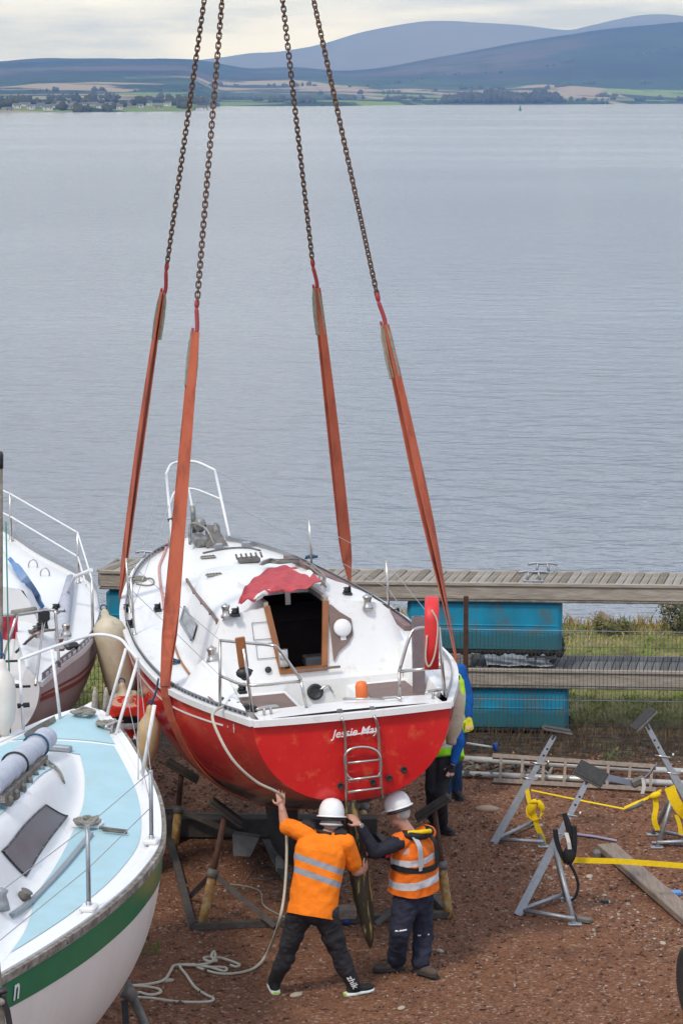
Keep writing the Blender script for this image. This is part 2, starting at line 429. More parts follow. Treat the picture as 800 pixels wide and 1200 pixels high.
# ground: gravel yard, grass strip beyond the fence, bank down to the beach
def fence_line(x): return 31.05 - math.tan(RAD(8.0)) * (x - 1.4)
def ground_z(x, y):
    e = y - (39.4 - .14 * x)
    b = np.clip((y - (31.4 - .14 * x)) / 3.0, 0, 1)
    z = .10 * (fbm(x * .9, y * .9, 3, 5) - .5) * np.clip((y - 20) * .0 + b, 0, 1) + .035 * (fbm(x * .7 + 9, y * .7, 3, 8) - .5)
    z = z + .16 * np.exp(-((e + 1.0) / 1.3) ** 2) * (fbm(x * .8, y * .3, 2, 3) * 1.6 - .1)
    drop = np.clip(e / 9.0, 0, 1)
    return z * (1 - drop) - 6.6 * drop ** .8
gx = np.concatenate([np.linspace(-70, -8, 20), np.linspace(-7.6, 9, 110), np.linspace(9.5, 70, 20)])
gy = np.concatenate([np.linspace(-30, 18, 12), np.linspace(19, 50, 150), np.linspace(51, 58, 4)])
X, Y = np.meshgrid(gx, gy)
Z = ground_z(X, Y)
mg = bpy.data.materials.new('yard_ground'); mg.use_nodes = True
t = mg.node_tree; b = t.nodes['Principled BSDF']; b.inputs['Roughness'].default_value = .95; b.inputs['Specular IOR Level'].default_value = .2
tc = t.nodes.new('ShaderNodeTexCoord')
def nn(scale, detail=6, rough=.65):
    n = t.nodes.new('ShaderNodeTexNoise'); n.inputs['Scale'].default_value = scale; n.inputs['Detail'].default_value = detail; n.inputs['Roughness'].default_value = rough
    t.links.new(tc.outputs['Object'], n.inputs['Vector']); return n.outputs['Fac']
def ramp(src, stops):
    r = t.nodes.new('ShaderNodeValToRGB'); e = r.color_ramp.elements
    while len(e) < len(stops): e.new(.5)
    for k, (p, c) in enumerate(stops): e[k].position = p; e[k].color = (*c, 1)
    t.links.new(src, r.inputs['Fac']); return r.outputs['Color']
def mixc(f, a, b2):
    m = t.nodes.new('ShaderNodeMixRGB')
    for s_, v in (('Fac', f), ('Color1', a), ('Color2', b2)):
        if isinstance(v, (int, float)): m.inputs[s_].default_value = v
        elif isinstance(v, tuple): m.inputs[s_].default_value = (*v, 1)
        else: t.links.new(v, m.inputs[s_])
    return m.outputs['Color']
c_big = ramp(nn(.55, 5), [(.3, (.155, .068, .034)), (.5, (.225, .100, .050)), (.7, (.29, .142, .080))])
c_fine = ramp(nn(34, 5, .75), [(.36, (.035, .018, .010)), (.5, (.225, .100, .053)), (.64, (.41, .25, .155))])
vor = t.nodes.new('ShaderNodeTexVoronoi'); vor.inputs['Scale'].default_value = 38
t.links.new(tc.outputs['Object'], vor.inputs['Vector'])
sepc = t.nodes.new('ShaderNodeSeparateColor'); t.links.new(vor.outputs['Color'], sepc.inputs[0])
peb = ramp(sepc.outputs[0], [(.0, (.095, .038, .020)), (.5, (.20, .085, .045)), (.9, (.26, .125, .072)), (.97, (.44, .37, .30))])
yard = mixc(.5, mixc(.55, c_big, c_fine), peb)
damp = ramp(nn(1.3, 4), [(.54, (0, 0, 0)), (.70, (1, 1, 1))])
yard = mixc(mixc(.55, (0., 0., 0.), damp), yard, (.08, .045, .030))
soil = ramp(nn(2.2, 6), [(.35, (.12, .10, .05)), (.5, (.19, .19, .06)), (.65, (.26, .21, .12))])
sx = t.nodes.new('ShaderNodeSeparateXYZ'); t.links.new(tc.outputs['Object'], sx.inputs[0])
ma = t.nodes.new('ShaderNodeMath'); ma.operation = 'MULTIPLY_ADD'; ma.inputs[1].default_value = .14
t.links.new(sx.outputs['X'], ma.inputs[0]); t.links.new(sx.outputs['Y'], ma.inputs[2])
mb_ = t.nodes.new('ShaderNodeMath'); mb_.operation = 'MULTIPLY_ADD'; mb_.inputs[1].default_value = 1.2
t.links.new(nn(2.5, 4), mb_.inputs[0]); t.links.new(ma.outputs[0], mb_.inputs[2])
mr = t.nodes.new('ShaderNodeMapRange'); mr.inputs['From Min'].default_value = 31.1; mr.inputs['From Max'].default_value = 31.9
t.links.new(mb_.outputs[0], mr.inputs['Value'])
mr2 = t.nodes.new('ShaderNodeMapRange'); mr2.inputs['From Min'].default_value = 40.2; mr2.inputs['From Max'].default_value = 40.9
t.links.new(mb_.outputs[0], mr2.inputs['Value'])
beach = ramp(nn(9, 5), [(.35, (.20, .13, .10)), (.5, (.33, .24, .19)), (.65, (.42, .35, .29))])
mr3 = t.nodes.new('ShaderNodeMapRange'); mr3.inputs['From Min'].default_value = 33.2; mr3.inputs['From Max'].default_value = 34.0
t.links.new(mb_.outputs[0], mr3.inputs['Value'])
mud = ramp(nn(6, 5), [(.38, (.035, .027, .020)), (.5, (.075, .055, .038)), (.64, (.16, .12, .085))])
col = mixc(mr2.outputs['Result'], mixc(mr.outputs['Result'], yard, mixc(mr3.outputs['Result'], mud, soil)), beach)
t.links.new(col, b.inputs['Base Color'])
bp = t.nodes.new('ShaderNodeBump'); bp.inputs['Strength'].default_value = .8; bp.inputs['Distance'].default_value = .03
addn = t.nodes.new('ShaderNodeMath'); addn.operation = 'ADD'; t.links.new(nn(26, 6, .7), addn.inputs[0]); t.links.new(vor.outputs['Distance'], addn.inputs[1])
t.links.new(addn.outputs[0], bp.inputs['Height']); t.links.new(bp.outputs['Normal'], b.inputs['Normal'])
ground = np_mesh('ground', np.stack([X, Y, Z], -1).reshape(-1, 3), grid_faces(len(gy), len(gx)), mg, 'structure')

# loose stones on the yard
def rocks(n, xr, yr, smin, smax, m, name, pw=3.0, zfun=ground_z, keep=None):
    base = np.array([(1, 0, 0), (-.9, .1, 0), (0, 1, 0), (.1, -.9, 0), (0, 0, .8), (0, 0, -.5), (.6, .6, .45), (-.6, -.5, .4)])
    tri = np.array([(0, 6, 4), (6, 2, 4), (2, 1, 4), (1, 7, 4), (7, 3, 4), (3, 0, 4), (0, 2, 6), (1, 3, 7), (2, 0, 5), (1, 2, 5), (3, 1, 5), (0, 3, 5)])
    x = rs.uniform(*xr, n); y = rs.uniform(*yr, n)
    if keep is not None:
        k = keep(x, y); x = x[k]; y = y[k]; n = len(x)
    s = smin + (smax - smin) * rs.random(n) ** pw
    a = rs.uniform(0, 6.28, n); ca, sa = np.cos(a), np.sin(a)
    sq = rs.uniform(.6, 1.3, (n, 1, 3)); P = base[None] * sq * s[:, None, None] + rs.normal(0, .12, (n, 8, 3)) * s[:, None, None]
    Q = np.stack([P[..., 0] * ca[:, None] - P[..., 1] * sa[:, None], P[..., 0] * sa[:, None] + P[..., 1] * ca[:, None], P[..., 2]], -1)
    Q += np.stack([x, y, zfun(x, y) + s * .15], -1)[:, None, :]
    F = (tri[None] + (np.arange(n) * 8)[:, None, None]).reshape(-1, 3)
    return np_mesh(name, Q.reshape(-1, 3), F, m, 'stuff', False)
m_st = mat('loose_stones', (.18, .090, .058), .95, 0, (.10, .048, .030), 30, 1, spec=.2, col3=(.38, .33, .29), n3=19, lo3=.60, hi3=.64)
rocks(16000, (-3.6, 4.6), (21.4, 31.3), .006, .032, m_st, 'gravel', 3.0)
m_st2 = mat('pale_stones', (.42, .36, .30), .95, 0, (.24, .20, .17), 20, 1, spec=.2)
rocks(700, (1.6, 3.6), (23.6, 27.2), .006, .026, m_st2, 'gravel', 2.0, keep=lambda x, y: np.abs((x - 2.35) * 1.6 + (y - 25.6) * .55) + .9 * rs.random(len(x)) < .95)
rocks(1300, (-3.6, 4.6), (21.4, 31.0), .006, .018, m_st2, 'gravel', 2.5)
m_dk = mat('dark_stones', (.06, .042, .034), .95, 0, (.10, .06, .045), 20, 1, spec=.2)
rocks(1600, (-3.6, 4.6), (21.4, 31.0), .007, .022, m_dk, 'gravel', 2.5, keep=lambda x, y: fbm(x * .8, y * .8, 3, 77) > .48)
m_rock = mat('shore_rocks', (.28, .20, .16), .95, 0, (.15, .11, .09), 3, .9, .4, 20, spec=.2)
rocks(900, (-8, 10), (38.6, 44), .05, .28, m_rock, 'shore_rocks', 2.5, keep=lambda x, y: (y + .14 * x) > 39.0)

# grass beyond the fence
def blades(n, xr, yr, hmin, hmax, wid, m, name, dens=None, lean=.5):
    x = rs.uniform(*xr, n); y = rs.uniform(*yr, n)
    k = np.ones(n, bool) if dens is None else rs.random(n) < dens(x, y)
    x, y = x[k], y[k]; n = len(x)
    h = rs.uniform(hmin, hmax, n); a = rs.uniform(0, 6.28, n); w = wid * rs.uniform(.6, 1.4, n)
    z = ground_z(x, y) - .01
    lx, ly = rs.normal(0, lean, n) * h, rs.normal(0, lean, n) * h
    dx, dy = np.cos(a) * w, np.sin(a) * w
    P = np.stack([np.stack([x - dx, y - dy, z], -1), np.stack([x + dx, y + dy, z], -1),
                  np.stack([x + lx * .4 + dx * .7, y + ly * .4 + dy * .7, z + h * .6], -1), np.stack([x + lx * .4 - dx * .7, y + ly * .4 - dy * .7, z + h * .6], -1),
                  np.stack([x + lx, y + ly, z + h], -1)], 1)
    q = np.arange(n)[:, None] * 5
    F = np.concatenate([q + np.array([[0, 1, 2]]), q + np.array([[0, 2, 3]]), q + np.array([[3, 2, 4]])])
    return np_mesh(name, P.reshape(-1, 3), F, m, 'stuff', False)
m_gr = mat('grass', (.17, .26, .045), .9, 0, (.38, .35, .12), 1.1, 1.0, spec=.15, lo=.42, hi=.58, col3=(.26, .20, .10), n3=2.6, lo3=.56, hi3=.72)
gm = lambda lo: (lambda x, y: np.where((y + .14 * x > 32.6 + 1.0 * fbm(x * .7, y * .7, 3, 51)) & (y + .14 * x < 39.8), np.clip(.25 + 1.2 * fbm(x * .6, y * .6, 3, 21), 0, 1), 0))
blades(60000, (-6, 8), (31, 41.5), .025, .075, .010, m_gr, 'grass', gm(0))
m_dry = mat('dry_grass', (.17, .105, .055), .95, 0, (.08, .05, .03), 2.0, 1, spec=.15, col3=(.09, .11, .03), n3=2.4, lo3=.55, hi3=.65)
blades(16000, (-2, 8), (30.2, 33.4), .04, .20, .006, m_dry, 'dry_grass', lambda x, y: np.where((y + .14 * x > 31.35) & (y + .14 * x < 33.0), np.clip(1.6 * fbm(x * 1.2, y * 1.2, 3, 31) - .25, 0, 1), 0), .45)
m_tan = mat('tan_grass', (.36, .25, .11), .95, 0, (.22, .16, .06), 2.0, 1, spec=.15)
blades(14000, (-3, 8), (37.5, 41), .08, .24, .009, m_tan, 'dry_grass', lambda x, y: np.where((y + .14 * x > 38.4) & (y + .14 * x < 39.7), np.clip(1.8 * fbm(x * .9, y * .9, 3, 41) - .3, 0, 1), 0), .4)

# the firth
def water_material():
    m = bpy.data.materials.new('firth_water'); m.use_nodes = True; t = m.node_tree; b = t.nodes['Principled BSDF']
    b.inputs['Base Color'].default_value = (.225, .245, .27, 1); b.inputs['Roughness'].default_value = .09; b.inputs['IOR'].default_value = 1.33
    tc = t.nodes.new('ShaderNodeTexCoord'); hs = []
    for sc, rot, st, wgt, det in ((.38, .50, (1, 1.5, 1), 2.2, 3), (.10, .2, (1, 2.6, 1), 1.6, 3), (1.1, -.3, (1, 1.6, 1), .8, 4)):
        mp = t.nodes.new('ShaderNodeMapping'); mp.inputs['Rotation'].default_value = (0, 0, rot); mp.inputs['Scale'].default_value = st
        t.links.new(tc.outputs['Object'], mp.inputs['Vector'])
        n = t.nodes.new('ShaderNodeTexNoise'); n.inputs['Scale'].default_value = sc; n.inputs['Detail'].default_value = det; n.inputs['Roughness'].default_value = .6
        t.links.new(mp.outputs['Vector'], n.inputs['Vector'])
        mu = t.nodes.new('ShaderNodeMath'); mu.operation = 'MULTIPLY'; mu.inputs[1].default_value = wgt; t.links.new(n.outputs['Fac'], mu.inputs[0]); hs.append(mu.outputs[0])
    a = t.nodes.new('ShaderNodeMath'); t.links.new(hs[0], a.inputs[0]); t.links.new(hs[1], a.inputs[1])
    a2 = t.nodes.new('ShaderNodeMath'); t.links.new(a.outputs[0], a2.inputs[0]); t.links.new(hs[2], a2.inputs[1])
    # wind lanes: bands of rougher and smoother water
    mp = t.nodes.new('ShaderNodeMapping'); mp.inputs['Rotation'].default_value = (0, 0, -.25); mp.inputs['Scale'].default_value = (.003, .0065, 1); t.links.new(tc.outputs['Object'], mp.inputs['Vector'])
    n = t.nodes.new('ShaderNodeTexNoise'); n.inputs['Scale'].default_value = 1.0; n.inputs['Detail'].default_value = 4; t.links.new(mp.outputs['Vector'], n.inputs['Vector'])
    r = t.nodes.new('ShaderNodeMapRange'); r.inputs['From Min'].default_value = .35; r.inputs['From Max'].default_value = .65; r.inputs['To Min'].default_value = .55; r.inputs['To Max'].default_value = 1.5; t.links.new(n.outputs['Fac'], r.inputs['Value'])
    mw_ = t.nodes.new('ShaderNodeMath'); mw_.operation = 'MULTIPLY'; t.links.new(a2.outputs[0], mw_.inputs[0]); t.links.new(r.outputs['Result'], mw_.inputs[1])
    bp = t.nodes.new('ShaderNodeBump'); bp.inputs['Strength'].default_value = 1.0; bp.inputs['Distance'].default_value = .27
    t.links.new(mw_.outputs[0], bp.inputs['Height']); t.links.new(bp.outputs['Normal'], b.inputs['Normal'])
    return m
wx = np.linspace(-1, 1, 9)
wy = np.array([30, 60, 120, 300, 800, 2000, 6000.])
WX = wx[None, :] * np.maximum(200, wy * .6)[:, None]; WY = np.repeat(wy[:, None], 9, 1)
water = np_mesh('water', np.stack([WX, WY, np.full_like(WX, SEA_Z)], -1).reshape(-1, 3), grid_faces(len(wy), 9), water_material(), 'structure')

# far shore and hills: one landscape sheet, ridge heights read along bearings
def bearing_z(pix_y, d): return CAM_H + d * (113 - pix_y) / FPX
shore_x = [-500, 0, 130, 225, 260, 400, 520, 640, 800, 1300]
shore_d = [2250, 2350, 2450, 2550, 3900, 3950, 4600, 4700, 5200, 5600]
bx = np.linspace(-500, 1300, 361)
dsh = np.array([np.interp(v, shore_x, shore_d) for v in bx])
# (bearing, skyline pixel) of the near wooded ridge and the far hills
rC = interp([-500, -200, 0, 60, 150, 230, 300, 345, 400, 450, 500, 560, 610, 660, 700, 750, 800, 900, 1300], [82, 78, 76, 73, 72, 73, 82, 80, 84, 80, 71, 61, 52, 44, 38, 33, 28, 26, 40])
rA = interp([-500, 100, 230, 290, 330, 375, 420, 470, 510, 560, 610, 660, 690, 720, 745, 770, 800, 900, 1300], [100, 84, 72, 65, 62, 53, 40, 31, 28, 29, 32, 37, 31, 24, 20, 19, 22, 30, 60])
dC, dA = 8200.0, 13500.0
rowsD = []
frac = np.concatenate([np.linspace(0, .25, 16), np.linspace(.27, 1, 40)])
pts = []
for i, v in enumerate(bx):
    d0 = dsh[i]; zC = bearing_z(rC(v) - 1, dC); zA = bearing_z(rA(v), dA); a = (v - 400) / FPX; col = []
    for f in frac:
        d = d0 + (dC - d0) * f
        flat = SEA_Z - .4 + 5 * min(1, f * 60) + 22 * f
        z = flat + (zC - flat) * (sstep(.12, 1.0, f) ** 1.35)
        col.append((d, z))
    for f in np.linspace(.08, 1, 16):
        d = dC + (dA - dC) * f; val = max(15, zC * .5)
        z = zC + (val - zC) * sstep(0, .45, f) if f < .45 else val + (zA - val) * sstep(.40, 1.0, f)
        col.append((d, z))
    col.append((dA + 500, zA * .8)); col.append((dA + 1200, -60))
    pts.append([(a * d, d, z) for d, z in col])
A = np.array(pts)
damp = np.clip((A[..., 2] + 4) / 60, 0, 1)
A[..., 2] += damp * (16 * (fbm(A[..., 0] / 420, A[..., 1] / 420, 4, 60) - .5)) * np.where(A[..., 1] > 9000, 1.3, 1)
mh = bpy.data.materials.new('hillside'); mh.use_nodes = True; t = mh.node_tree; b = t.nodes['Principled BSDF']; b.inputs['Roughness'].default_value = 1; b.inputs['Specular IOR Level'].default_value = 0
tc = t.nodes.new('ShaderNodeTexCoord')
mp = t.nodes.new('ShaderNodeMapping'); mp.inputs['Scale'].default_value = (1 / 330, 1 / 420, 0); t.links.new(tc.outputs['Object'], mp.inputs['Vector'])
vo = t.nodes.new('ShaderNodeTexVoronoi'); vo.inputs['Scale'].default_value = 1; t.links.new(mp.outputs['Vector'], vo.inputs['Vector'])
sc_ = t.nodes.new('ShaderNodeSeparateColor'); t.links.new(vo.outputs['Color'], sc_.inputs[0])
field = ramp(sc_.outputs[0], [(0, (.035, .055, .028)), (.30, (.05, .075, .03)), (.34, (.16, .22, .07)), (.55, (.14, .19, .07)), (.58, (.27, .225, .165)), (.80, (.24, .205, .155)), (.83, (.04, .06, .03))])
for e in field.node.color_ramp.elements: pass
field.node.color_ramp.interpolation = 'CONSTANT'
sx = t.nodes.new('ShaderNodeSeparateXYZ'); t.links.new(tc.outputs['Object'], sx.inputs[0])
def mapr(src, a, b2):
    m = t.nodes.new('ShaderNodeMapRange'); m.inputs['From Min'].default_value = a; m.inputs['From Max'].default_value = b2; t.links.new(src, m.inputs['Value']); return m.outputs['Result']
n1 = nn(1 / 260, 5); n2 = nn(1 / 900, 5)
n3_ = nn(1 / 90, 5)
forest = ramp(n2, [(.35, (.014, .020, .018)), (.5, (.030, .034, .028)), (.62, (.085, .07, .06))])
zz = t.nodes.new('ShaderNodeMath'); zz.operation = 'MULTIPLY_ADD'; zz.inputs[1].default_value = 70; t.links.new(n2, zz.inputs[0]); t.links.new(sx.outputs['Z'], zz.inputs[2])
c = mixc(mapr(zz.outputs[0], 78, 86), field, forest)
hedge = mapr(n1, .52, .56)
c = mixc(hedge, c, (.03, .045, .025))
heath = ramp(n2, [(.4, (.085, .075, .07)), (.6, (.12, .10, .085))])
c = mixc(mapr(sx.outputs['Y'], 10500, 11500), c, heath)
zc = t.nodes.new('ShaderNodeMath'); zc.operation = 'MULTIPLY_ADD'; zc.inputs[1].default_value = 120; t.links.new(n1, zc.inputs[0]); t.links.new(sx.outputs['Z'], zc.inputs[2])
t.links.new(c, b.inputs['Base Color'])
hills = np_mesh('hills', A.reshape(-1, 3), grid_faces(A.shape[0], A.shape[1]), mh, 'structure')

# far-off woods on the flat shore: clumps of crowns that read as one mass
def land_z(px_, d):
    i = int(np.clip(np.searchsorted(bx, px_), 0, len(bx) - 1)); colA = A[i]; return float(np.interp(d, colA[:, 1], colA[:, 2]))
def far_trees(name, items, m):
    base = MB(); base.ell((0, 0, .5), (.5, .5, .5), nu=7, nv=5); bv = np.array([tuple(v) for v in base.v]); bf = np.array(base.f)
    n = len(items); it = np.array(items)
    Pn = bv[None] * (1 + rs.normal(0, .16, (n, len(bv), 1)))
    Pn = Pn * it[:, None, 3:6] + it[:, None, 0:3]
    F = (bf[None] + (np.arange(n) * len(bv))[:, None, None]).reshape(-1, 4)
    return np_mesh(name, Pn.reshape(-1, 3), F, m, 'stuff')
m_wood = mat('far_wood', (.045, .055, .030), 1, 0, (.075, .07, .035), 1 / 40, 1, spec=0)
it = []
for k in range(520):                                               # the wood on the point, right of centre
    v = rs.uniform(516, 652); d = np.interp(v, shore_x, shore_d) + rs.uniform(25, 260); h = rs.uniform(10, 17) * (1 if v > 535 else .7) * (.75 + .5 * vnoise(np.array([v / 14.]), np.array([.5]), 3)[0])
    it.append(((v - 400) / FPX * d, d, land_z(v, d) - 1, h * rs.uniform(.5, .9), h * .7, h))
for k in range(1100):                                              # hedgerow trees and copses
    v = rs.uniform(-60, 860); d0 = np.interp(v, shore_x, shore_d)
    row = rs.integers(0, 5); d = d0 + [60, 330, 700, 1300, 2000][row] + 60 * math.sin(v / 23 + row) + rs.uniform(-20, 20)
    if vnoise(np.array([v / 17. + row * 9]), np.array([row * 3.3]), 9)[0] < .5: continue
    h = rs.uniform(4, 9); it.append(((v - 400) / FPX * d, d, land_z(v, d) - 1, h * rs.uniform(.8, 1.6), h, h))
far_trees('far_woods', it, m_wood)

# small pale houses of the village on the far shore, each its own thing
m_hw = mat('house_wall', (.62, .60, .56), .9, 0, (.5, .48, .45), .2, .5); m_hw2 = mat('house_wall_buff', (.42, .36, .30), .9); m_hr = mat('slate_roof', (.10, .10, .115), .9); m_win = mat('house_window', (.04, .045, .05), .2)
house_px = [16, 24, 33, 41, 52, 60, 68, 76, 84, 90, 97, 104, 112, 121, 131, 143, 152, 160, 167, 176, 188, 199, 238, 250]
for k, v in enumerate(house_px):
    d = np.interp(v, shore_x, shore_d) + 30 + (k * 37) % 90; zb = land_z(v, d) - .5
    if v > 230: d = 2700; zb = land_z(v, d) + 1
    big = (k % 5 == 2); Lh = 10 if big else 5.5 + (k % 3) * 1.2; hh = 3.2 if k % 2 else 2.4
    c = Vector(((v - 400) / FPX * d, d, zb)); Rz = Matrix.Rotation(.3 * math.sin(k * 1.7), 3, 'Z')
    h = thing('house', 'tiny %s house in the far shore village, number of gables one' % ('white' if k % 4 else 'buff'), 'house', c, Rz, 'pale houses along the far shore')
    h['label'] = 'tiny pale house with dark roof in the village across the water'
    F = WM[h.name]
    w_ = MB(); w_.box((0, 0, hh / 2), (Lh, 6, hh)); w_.add([(-Lh / 2, -3, hh), (-Lh / 2, 3, hh), (-Lh / 2, 0, hh + 1.6), (Lh / 2, -3, hh), (Lh / 2, 3, hh), (Lh / 2, 0, hh + 1.6)], [(0, 1, 2), (3, 5, 4)])
    w_.build('wall', m_hw if k % 4 else m_hw2, h, F)
    r_ = MB(); r_.add([(-Lh / 2 - .3, -3.4, hh - .2), (Lh / 2 + .3, -3.4, hh - .2), (Lh / 2 + .3, 0, hh + 1.8), (-Lh / 2 - .3, 0, hh + 1.8), (-Lh / 2 - .3, 3.4, hh - .2), (Lh / 2 + .3, 3.4, hh - .2)], [(0, 1, 2, 3), (3, 2, 5, 4)])
    r_.build('roof', m_hr, h, F)
    for q in (-.28, .28): MB().box((q * Lh, -3.03, hh * .55), (1.0, .06, 1.0)).build('window', m_win, h, F)

# green channel buoy
bp_ = pz(609, 129.5, SEA_Z)
b_ = thing('channel_buoy', 'small green navigation buoy alone on the water near the far shore', 'buoy', (bp_.x, bp_.y, SEA_Z))
sc = bp_.y / FPX * 1.0
q = MB(); q.lathe([(1.9 * sc, -.3 * sc), (1.9 * sc, 1.2 * sc), (1.5 * sc, 1.6 * sc)], (0, 0, 0), n=12); q.build('float', mat('buoy_green', (.01, .16, .08), .5), b_, WM[b_.name])
q = MB(); q.lathe([(1.2 * sc, 1.6 * sc), (.45 * sc, 4.6 * sc)], (0, 0, 0), n=8); q.build('tower', mat('buoy_green_dark', (.01, .12, .06), .5), b_, WM[b_.name])
q = MB(); q.lathe([(.7 * sc, 4.6 * sc), (.05 * sc, 6.2 * sc)], (0, 0, 0), n=8); q.build('topmark', mat('buoy_green_top', (.01, .14, .07), .5), b_, WM[b_.name])

# haze
def make_haze():
    x0, x1, y0, y1, z0, z1 = -7000, 7000, -60, 14900, -62.5, 440
    h = MB(); h.box(((x0 + x1) / 2, (y0 + y1) / 2, (z0 + z1) / 2), (x1 - x0, y1 - y0, z1 - z0))
    m = bpy.data.materials.new('haze'); m.use_nodes = True; t = m.node_tree; t.nodes.clear()
    o = t.nodes.new('ShaderNodeOutputMaterial'); p = t.nodes.new('ShaderNodeVolumePrincipled')
    p.inputs['Color'].default_value = (.26, .48, 1.0, 1); p.inputs['Absorption Color'].default_value = (1, 1, 1, 1); p.inputs['Density'].default_value = 1.1e-4; p.inputs['Anisotropy'].default_value = .1
    t.links.new(p.outputs['Volume'], o.inputs['Volume'])
    ob = h.build('haze', m); ob['kind'] = 'stuff'
make_haze()
# ------------------------------------------------------------------ boats
class Boat:
    """hull and deck shapes in boat space: x = starboard, y = forward from the transom, z = up from the sheer line aft"""
    def __init__(s, L, b, sh, dep, O, yaw, heel, trim, base_z, e1=1.0, e2=1.0):
        s.L = L; s.b = interp(*zip(*b)); s.sh = interp(*zip(*sh)); s.dep = interp(*zip(*dep)); s.e1 = e1; s.e2 = e2
        u = Vector((-math.sin(yaw), math.cos(yaw), 0)); v = Vector((math.cos(yaw), math.sin(yaw), 0)); w = Vector((0, 0, 1))
        u, w = u * math.cos(trim) + w * math.sin(trim), w * math.cos(trim) - u * math.sin(trim)
        v, w = v * math.cos(heel) + w * math.sin(heel), w * math.cos(heel) - v * math.sin(heel)
        s.R = Matrix((v, u, w)).transposed(); s.F = Matrix.Translation(Vector(O)) @ s.R.to_4x4()
        s.O = Vector(O); s.base_z = base_z
        s.trunk = lambda uu, vv: 0.0; s.camber = .05
    def pt(s, u, ph, side, off=0.0):
        b = s.b(u) + off; D = s.dep(u) + off
        return Vector((side * b * max(0., math.cos(ph)) ** s.e1, u, s.sh(u) - D * max(0., math.sin(ph)) ** s.e2))
    def deck(s, u, v):
        b = max(s.b(u), .01); return s.sh(u) + s.camber * max(0, 1 - (v / b) ** 2) + s.trunk(u, v)
    def us(s, n=64):
        return [s.L * (1 - (1 - i / (n - 1)) ** 1.6) if False else s.L * (i / (n - 1)) ** .85 if False else s.L * math.sin(math.pi / 2 * i / (n - 1)) ** 1.0 for i in range(n)]
    def hull(s, n=64, m=18):
        q = MB(); G = []
        ph = [math.pi / 2 * (1 - (1 - j / m) ** 1.0) for j in range(m + 1)]
        for u in s.us(n):
            G.append([s.pt(u, a, -1) for a in ph] + [s.pt(u, a, 1) for a in reversed(ph[:-1])])
        q.grid(G); return q
    def transom(s, bulge=.05, m=18, k=8):
        q = MB(); ph = [math.pi / 2 * j / m for j in range(m + 1)]
        edge = [s.pt(0, a, -1) for a in ph] + [s.pt(0, a, 1) for a in reversed(ph[:-1])]
        top = Vector((0, 0, s.sh(0))); G = []
        for i in range(k + 1):
            t = i / k; row = []
            for p in edge:
                a = p + (Vector((0, 0, s.sh(0) - (0 * s.dep(0)))) - p) * t
                r = 1 - t; a.y -= bulge * math.sin(math.pi * min(1, t) / 2) if t < 1 else bulge
                row.append(a)
            G.append(row)
        q.grid(G); return q
    def deckpx(s, x, y, lift=0.0):
        """the place on this deck that the photograph shows at pixel x, y"""
        inv = s.F.inverted(); o = inv @ Vector((0, 0, CAM_H)); d = inv.to_3x3() @ ray(x, y)
        def above(t):
            p = o + d * t; return p.z - s.deck(min(max(p.y, 0), s.L), p.x) - lift
        a = (1.15 - o.z) / d.z; b = (-.5 - o.z) / d.z; n = 160; prev = a
        for i in range(1, n + 1):
            t = a + (b - a) * i / n
            if above(t) < 0:
                lo, hi = prev, t
                for _ in range(24):
                    m = (lo + hi) / 2
                    if above(m) < 0: hi = m
                    else: lo = m
                return o + d * hi
            prev = t
        return o + d * (-o.z / d.z)
    def rail_at(s, x, side, inset=.08, u0=.3):
        """point on the rail whose picture falls on pixel column x"""
        best = None
        for u in np.linspace(u0, s.L - .3, 400):
            p = Vector((side * (s.b(u) - inset), u, s.sh(u))); q = proj(s.F @ p)
            if best is None or abs(q[0] - x) < best[0]: best = (abs(q[0] - x), p)
        return best[1]
    def planepx(s, x, y, axis, val):
        """pixel -> boat space on the plane coordinate[axis] = val"""
        inv = s.F.inverted(); o = inv @ Vector((0, 0, CAM_H)); d = inv.to_3x3() @ ray(x, y)
        return o + d * ((val - o[axis]) / d[axis])
    def root(s, name, label, cat, drop, u=None, group=None):
        base = s.F @ Vector((0, s.L * .45 if u is None else u, -drop))
        return thing(name, label, cat, base, s.R, group)

def stanchion(parent, F, p, h, r, m, lean=(0, 0), n=8):
    q = MB(); p = Vector(p); q.tube([p, p + Vector((lean[0], lean[1], h))], r, n); q.lathe([(r * 2.2, 0), (r * 2.2, .015), (r * 1.3, .02), (r * 1.2, .07)], p, n=10)
    return q.build('stanchion', m, parent, F)
def winch(parent, F, p, s=1.0):
    s *= .78
    q = MB(); q.lathe([(.055 * s, 0), (.055 * s, .03 * s), (.040 * s, .045 * s), (.036 * s, .09 * s), (.048 * s, .12 * s), (.048 * s, .135 * s), (.02 * s, .14 * s), (.015 * s, .155 * s)], p, n=16)
    return q.build('winch', M['steel'], parent, F)
def cleat(parent, F, p, ang=0, s=1.0, m=None):
    q = MB(); R = Matrix.Rotation(ang, 3, 'Z'); p = Vector(p)
    q.tube([p + R @ Vector((x * s, 0, z * s)) for x, z in ((-.11, .055), (-.08, .065), (0, .068), (.08, .065), (.11, .055))], [.008 * s, .012 * s, .014 * s, .012 * s, .008 * s], 8)
    for x in (-.035, .035): q.tube([p + R @ Vector((x * s, 0, 0)), p + R @ Vector((x * s * .8, 0, .065 * s))], .012 * s, 6)
    return q.build('cleat', m or M['steel'], parent, F)
def block_fitting(parent, F, p, s=1.0, m=None, name='deck_block'):
    q = MB(); p = Vector(p); q.box(p + Vector((0, 0, .012)), (.07 * s, .12 * s, .024)); q.lathe([(.03 * s, 0), (.034 * s, .02), (.022 * s, .03), (.034 * s, .045), (.01, .05)], p + Vector((0, .02, .022)), n=12); q.box(p + Vector((.03 * s, .02, .05)), (.008, .07 * s, .06))
    return q.build(name, m or M['black'], parent, F)
